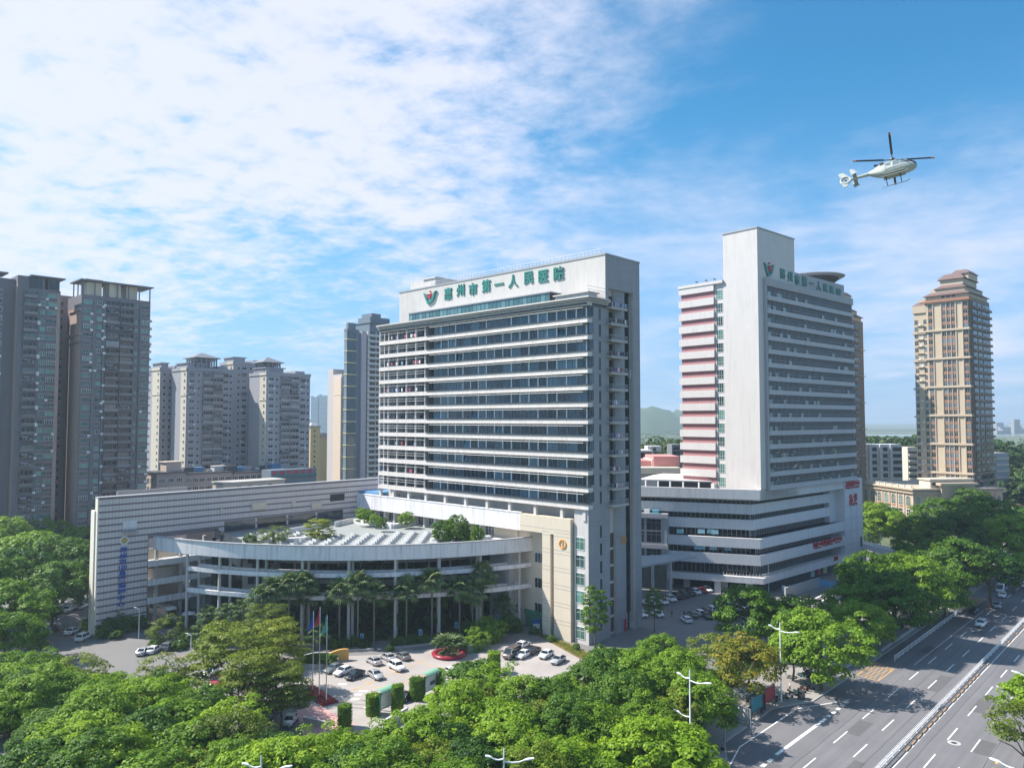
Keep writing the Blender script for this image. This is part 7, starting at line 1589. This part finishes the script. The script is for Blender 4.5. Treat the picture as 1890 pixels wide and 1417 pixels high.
P = at_z(348,1150); t = thing('parasol', 'tilted white square parasol by the ring columns', 'parasol', P, 0.3); put('canopy', MB().add([(-1.5,-1.5,2.4),(1.5,-1.5,2.4),(1.5,1.5,2.4),(-1.5,1.5,2.4),(0,0,3.0)],[(0,1,4),(1,2,4),(2,3,4),(3,0,4)]).mesh('canopy', white_metal), t); put('pole', MB().tube((0,0,0),(0,0,2.9),0.05).mesh('pole', grey_metal), t)
a = at_z(350,1206); t = thing('car_park_barrier', 'short white barrier roof at the car park entrance right of the row of three', 'barrier', at_z(362,1190), 0.35); put('roof', MB().box(-1.8,-0.6,2.3,1.8,0.6,2.45).mesh('roof', grey_wall), t); put('post', MB().box(-0.1,-0.1,0,0.1,0.1,2.3).mesh('post', white_metal), t)
# bottom-left sheds
P = at_z(18,1392); t = thing('shed', 'grey flat roofed shed in the bottom left corner', 'shed', P, rad(-38)); put('roof', MB().box(-9,-3.5,3.0,9,3.2,3.3).mesh('roof', mat('shed_roof',(0.16,0.155,0.15),var=0.3,scale=0.6)), t); put('wall', MB().box(-8.8,-3.2,0,8.8,3.0,3.0).mesh('wall', concrete), t)
wallseg('boundary_wall', ((5,1345),(60,1385)), 2.4, 0.3, concrete, 'grey boundary wall beside the shed in the bottom left corner'); 
# low white utility units under the tower foot trees
for i,(x,y) in enumerate(((45,968),(62,967),(77,966),(125,960),(138,959))): P = at_z(x,y,10); put('utility_box', MB().box(-1.6,-1,0,1.6,1,2.2).box(-1.7,-1.1,2.2,1.7,1.1,2.35).mesh('utility_box', MATS['bluish_white']), None, (P.x,P.y,0), rad(20), (1,1,5.0), label='pale utility housing above the left wood, %s from the left' % nth(i+1), cat='utility box')
# pedestrian bridge by the emergency pier
t = thing('footbridge', 'white curved footbridge with slender masts beside the emergency pier', 'footbridge', (0,0,0)); pts = [at_z(x,y,6.4) for x,y in ((1572,1003),(1600,1009),(1625,1015),(1645,1020),(1665,1026),(1690,1034))]
m_ = MB(); dk = MB(); rg_ = MB()
for i in range(len(pts)-1):
    p, q = pts[i], pts[i+1]; d = (q-p).normalized(); n_ = Vector((-d.y,d.x,0)); 
    def slab_(mb_, o0, o1, z0, z1): mb_.add([tuple(v) for v in ((p+n_*o0)+Vector((0,0,z0)),(q+n_*o0)+Vector((0,0,z0)),(q+n_*o1)+Vector((0,0,z0)),(p+n_*o1)+Vector((0,0,z0)),(p+n_*o0)+Vector((0,0,z1)),(q+n_*o0)+Vector((0,0,z1)),(q+n_*o1)+Vector((0,0,z1)),(p+n_*o1)+Vector((0,0,z1)))],[(3,2,1,0),(4,5,6,7),(0,1,5,4),(1,2,6,5),(2,3,7,6),(3,0,4,7)])
    slab_(m_, -0.3, 0.0, -0.9, 0.9); slab_(m_, 3.6, 3.9, -0.9, 0.9); slab_(dk, 0.0, 3.6, -0.6, -0.1)
    rg_.tube(p+Vector((0,0,0.9)), p+Vector((0,0,5.6)), 0.16, 0.10); rg_.tube(p+Vector((0,0,5.4)), q+Vector((0,0,1.0)), 0.05)
put('deck', dk.mesh('deck', concrete), t); put('fascia', m_.mesh('fascia', white_metal), t); put('masts', rg_.mesh('masts', white_metal), t)
for p in (pts[1], pts[4]): put('pier', MB().lathe([(0.7,0),(0.5,5.8)],14,(p.x,p.y+2)).mesh('pier', concrete), t)
# ================================================================== PEOPLE
def person_mesh(key, shirt, trousers, hair, stride, skin=(0.45,0.28,0.20)):
    s = stride
    J = [(0,0,0.95,.14,.11),(0,0,1.15,.135,.10),(0,0,1.38,.17,.11),(0,0,1.50,.06,.06),(0,0.02,1.58,.075,.085),(0,0.015,1.70,.075,.09),
         (.10,0,0.90,.095,.10),(.11,s*.16,0.50,.065,.07),(.11,s*.30-0.04,0.09,.045,.05),(.11,s*.30+.10,0.04,.045,.04),(-.10,0,0.90,.095,.10),(-.11,-s*.14,0.50,.065,.07),(-.11,-s*.34-0.04,0.10,.045,.05),(-.11,-s*.34+.10,0.05,.045,.04),
         (.20,0,1.40,.06,.06),(.25,-s*.08,1.13,.045,.045),(.25,-s*.08+.08,0.90,.035,.035),(.255,-s*.08+.11,0.80,.04,.025),(-.20,0,1.40,.06,.06),(-.25,s*.10,1.13,.045,.045),(-.25,s*.10+.08,0.90,.035,.035),(-.255,s*.10+.11,0.80,.04,.025)]
    E_ = [(0,1),(1,2),(2,3),(3,4),(4,5),(0,6),(6,7),(7,8),(8,9),(0,10),(10,11),(11,12),(12,13),(2,14),(14,15),(15,16),(16,17),(2,18),(18,19),(19,20),(20,21)]
    me = bpy.data.meshes.new('person'); me.from_pydata([j[:3] for j in J], E_, []); o = bpy.data.objects.new('person', me); COL.objects.link(o)
    o.modifiers.new('s','SKIN'); 
    if not me.skin_vertices: me.attributes  # layer is made by the modifier below
    lay = me.skin_vertices[0] if len(me.skin_vertices) else None
    if lay is None:
        bpy.context.view_layer.objects.active = o; bpy.ops.mesh.customdata_skin_add() ; lay = me.skin_vertices[0]
    for i,j in enumerate(J): lay.data[i].radius = (j[3], j[4])
    lay.data[0].use_root = True
    sb = o.modifiers.new('b','SUBSURF'); sb.levels = sb.render_levels = 1
    out = bpy.data.meshes.new_from_object(o.evaluated_get(bpy.context.evaluated_depsgraph_get())); bpy.data.objects.remove(o)
    out.materials.clear()
    for n_, c in (('skin',skin),('shirt',shirt),('trousers',trousers),('hair',hair)): out.materials.append(mat('person_%s_%s'%(n_,key), c, var=0.05))
    for p in out.polygons:
        c = p.center; z = c.z
        p.material_index = 3 if (z > 1.70 or (z > 1.60 and c.y < 0.0)) else 0 if z > 1.46 or (abs(c.x) > 0.2 and z < 1.2) else 1 if z > 0.96 else 3 if z < 0.07 else 2
        p.use_smooth = True
    return out
PM = [person_mesh('a',(0.25,0.45,0.65),(0.02,0.02,0.03),(0.01,0.01,0.01),1.0), person_mesh('b',(0.03,0.03,0.035),(0.02,0.02,0.025),(0.01,0.01,0.01),0.7), person_mesh('c',(0.70,0.70,0.70),(0.05,0.06,0.10),(0.01,0.01,0.01),0.3), person_mesh('d',(0.55,0.16,0.20),(0.10,0.10,0.14),(0.015,0.01,0.01),0.5)]
for px,py,k,h,l in ((306,1231,0,2.6,'person in a light blue shirt and dark trousers walking across the left car park'),(1240,1138,1,0.5,'person in black walking in the shaded car park'),(1263,1138,1,-0.8,'person in dark clothes standing beside the green car in the shaded car park'),(360,1186,1,1.0,'person in black standing right of the row of three cars, left of two'),(366,1185,3,2.0,'person in a red top standing right of the row of three cars'),
   (1481,1083,2,0.4,'person in a white shirt walking on the terrace before the emergency podium'),(1457,1087,3,1.2,'person in a red top near the white bin before the podium'),(1430,1090,1,0,'person in dark clothes before the podium glazing'),(1458,1275,2,2.0,'person in a white top among the scooters by the lamp post'),(1585,1235,1,1.5,'person in dark clothes at the corner of the yellow box marking'),(1793,1114,2,1.0,'person standing at the far end of the white kerb barrier'),(257,1167,1,0.5,'person in dark clothes under the striped wall'),(1000,1173,1,0.5,'person in dark clothes near the gateway drive')):
    put('person', PM[k], None, at_z(px,py,0.02), h, label=l, cat='person')
P = at_z(1446,1090); put('bin', MB().lathe([(0.5,0),(0.55,1.3),(0.45,1.5),(0,1.6)],16).mesh('bin', white_metal), None, P, label='white round bin on the paving before the podium', cat='bin')
# ================================================================== HELICOPTER
def heli():
    hp = at_y(1645,314,100); t = thing('helicopter', 'white helicopter with a shrouded tail fan flying nose right in the sky', 'helicopter', hp); t.rotation_euler = (rad(-27), rad(-9), rad(-29))
    hw_ = mat('heli_white',(0.42,0.455,0.43),rough=0.3,var=0.03); hg = mat('heli_belly',(0.33,0.35,0.32),rough=0.45)
    def ring(x, hw, z0, z1, p=2.6, n=20):
        r = []
        for i in range(n):
            a = 2*math.pi*i/n; c, s = math.cos(a), math.sin(a)
            r.append((x, hw*math.copysign(abs(c)**(2/p),c), (z0+z1)/2+(z1-z0)/2*math.copysign(abs(s)**(2/p),s)))
        return r
    body = MB().loft([ring(x,w,a,b) for x,w,a,b in ((3.05,0.10,-0.35,-0.15),(2.95,0.42,-0.62,0.05),(2.6,0.66,-0.80,0.32),(2.0,0.80,-0.90,0.72),(1.3,0.85,-0.92,0.98),(0.4,0.85,-0.92,1.05),(-0.6,0.82,-0.88,1.03),(-1.4,0.68,-0.66,0.95),(-2.1,0.48,-0.28,0.80),(-2.7,0.30,0.10,0.66))])
    put('fuselage', body.mesh('fuselage', hw_, True), t)
    put('tail_boom', MB().loft([ring(x,w,a,b,2.0,14) for x,w,a,b in ((-2.5,0.30,0.08,0.66),(-3.6,0.22,0.16,0.58),(-5.2,0.17,0.24,0.56))]).mesh('tail_boom', hw_, True), t)
    put('engine_cowling', MB().loft([ring(x,w,a,b,2.4,16) for x,w,a,b in ((1.2,0.30,0.85,1.08),(0.7,0.55,0.8,1.32),(-0.8,0.58,0.75,1.36),(-1.6,0.40,0.7,1.15),(-2.0,0.2,0.7,0.95))]).mesh('engine_cowling', hw_, True), t)
    put('exhaust', MB().tube((-1.4,0.3,1.15),(-1.95,0.45,1.25),0.16).tube((-1.4,-0.3,1.15),(-1.95,-0.45,1.25),0.16).box(-1.25,-0.63,0.85,-0.75,-0.55,1.25).mesh('exhaust', dark_metal), t)
    gm = car_glass; 
    put('windscreen', MB().loft([ring(x,w,a,b,2.4,20)[:20] for x,w,a,b in ((3.06,0.22,-0.42,-0.06),(2.92,0.50,-0.56,0.12),(2.58,0.70,-0.50,0.41),(2.02,0.83,-0.15,0.77))],caps=False).mesh('windscreen', gm, True), t)
    side = [((1.95,0.62),(2.05,0.02),(1.25,-0.02),(1.15,0.74)),((1.05,0.74),(1.15,-0.02),(0.30,0.0),(0.35,0.80)),((0.05,0.70),(0.0,0.22),(-0.55,0.30),(-0.65,0.62))]
    for s in (1,-1):
        for q in side:
            m_ = MB(); m_.add([(x,s*(0.862 if z < 0.5 else 0.80),z) for x,z in q]+[(x,s*0.70,z) for x,z in q],[(0,1,2,3),(4,7,6,5),(0,4,5,1),(1,5,6,2),(2,6,7,3),(3,7,4,0)]); put('cabin_window', m_.mesh('cabin_window', mat('heli_glass',(0.16,0.21,0.25),rough=0.1)), t)
    put('belly_panel', MB().box(-1.1,-0.62,-0.945,1.6,0.62,-0.90).mesh('belly_panel', hg), t)
    for s in (1,-1):                             # door seams and the lower panel line
        for x0_,x1_,z0_,z1_ in ((1.12,1.16,-0.6,0.85),(0.28,0.32,-0.6,0.85),(-0.72,-0.68,-0.5,0.8)): put('door_seam', MB().box(x0_,s*0.855-0.012,z0_,x1_,s*0.855+0.012,z1_*0.55).mesh('door_seam', grey_metal), t)
        put('panel_line', MB().box(-1.0,s*0.852-0.012,-0.32,1.9,s*0.852+0.012,-0.28).mesh('panel_line', grey_metal), t)
    # shrouded tail fan
    tf = put('tail_fan', MB().lathe([(0.52,-0.16),(0.70,-0.12),(0.75,0),(0.70,0.12),(0.52,0.16),(0.50,0),(0.52,-0.16)],28).mesh('tail_fan', hw_, True), t, (-5.75,0,0.45), (rad(90),0,0))
    for i in range(8): put('fan_blade', MB().box(0.06,-0.05,-0.02,0.52,0.05,0.02).mesh('fan_blade', grey_metal), tf, (0,0,0), (0,0,i*math.pi/4))
    put('hub', MB().lathe([(0.14,-0.1),(0.14,0.1),(0,0.12)],12).mesh('hub', dark_metal), tf)
    def fin(name, pts, th): m_ = MB(); n = len(pts); m_.add([(x,-th,z) for x,z in pts]+[(x,th,z) for x,z in pts],[tuple(range(n-1,-1,-1)),tuple(range(n,2*n))]+[(i,(i+1)%n,n+(i+1)%n,n+i) for i in range(n)]); put(name, m_.mesh(name, hw_), t)
    fin('tail_fin', [(-5.35,1.15),(-5.95,1.95),(-6.55,1.95),(-6.35,1.15)], 0.07); fin('lower_fin', [(-5.4,-0.25),(-5.7,-0.75),(-6.15,-0.70),(-6.2,-0.2)], 0.06)
    put('shroud_fairing', MB().loft([ring(x,w,a,b,2.0,12) for x,w,a,b in ((-5.0,0.15,0.22,0.58),(-5.5,0.10,0.95,1.30),(-6.2,0.05,1.05,1.25))]).loft([ring(x,w,a,b,2.0,12) for x,w,a,b in ((-5.0,0.15,0.20,0.5),(-5.5,0.10,-0.38,-0.05),(-6.3,0.05,-0.30,-0.1))]).mesh('shroud_fairing', hw_, True), t)
    put('stabiliser', MB().box(-4.75,-1.25,0.34,-4.25,1.25,0.42).mesh('stabiliser', hg), t)
    for s in (1,-1): put('end_plate', MB().add([(-4.1,s*1.25,0.15),(-4.85,s*1.25,-0.1),(-5.0,s*1.25,0.95),(-4.6,s*1.25,0.95),(-4.1,s*1.31,0.15),(-4.85,s*1.31,-0.1),(-5.0,s*1.31,0.95),(-4.6,s*1.31,0.95)],[(3,2,1,0),(4,5,6,7),(0,1,5,4),(1,2,6,5),(2,3,7,6),(3,0,4,7)]).mesh('end_plate', hw_), t)
    for s in (1,-1): put('skid', MB().path([(-1.5,s*1.0,-1.75),(1.5,s*1.0,-1.75),(1.95,s*1.0,-1.55)],0.055).mesh('skid', grey_metal), t)
    for x in (-0.8,0.95): put('skid_leg', MB().path([(x,-1.0,-1.75),(x,-0.55,-1.0),(x,0.55,-1.0),(x,1.0,-1.75)],0.055).mesh('skid_leg', dark_metal), t)
    rm = put('rotor_mast', MB().lathe([(0.13,1.2),(0.13,1.75),(0.32,1.78),(0.34,1.98),(0.1,2.05)],14).mesh('rotor_mast', dark_metal), t, (-0.22,0,0), (0,rad(19),0))
    bl = MB().box(0.25,-0.05,1.84,1.1,0.05,1.92); bl.add([(1.1,-0.14,1.86),(4.65,-0.14,1.93),(4.65,0.14,1.95),(1.1,0.16,1.89),(1.1,-0.14,1.89),(4.65,-0.14,1.96),(4.65,0.14,1.98),(1.1,0.16,1.92)],[(3,2,1,0),(4,5,6,7),(0,1,5,4),(1,2,6,5),(2,3,7,6),(3,0,4,7)])
    bl.box(4.65,-0.13,1.93,5.1,0.13,1.98,1); bm = bl.mesh('rotor_blade', [mat('blade_dark',(0.03,0.035,0.045),rough=0.5), mat('blade_tip',(0.45,0.18,0.03))])
    for i in range(4): put('rotor_blade', bm, rm, (0,0,0), (0,0,rad(2+90*i)))
heli()
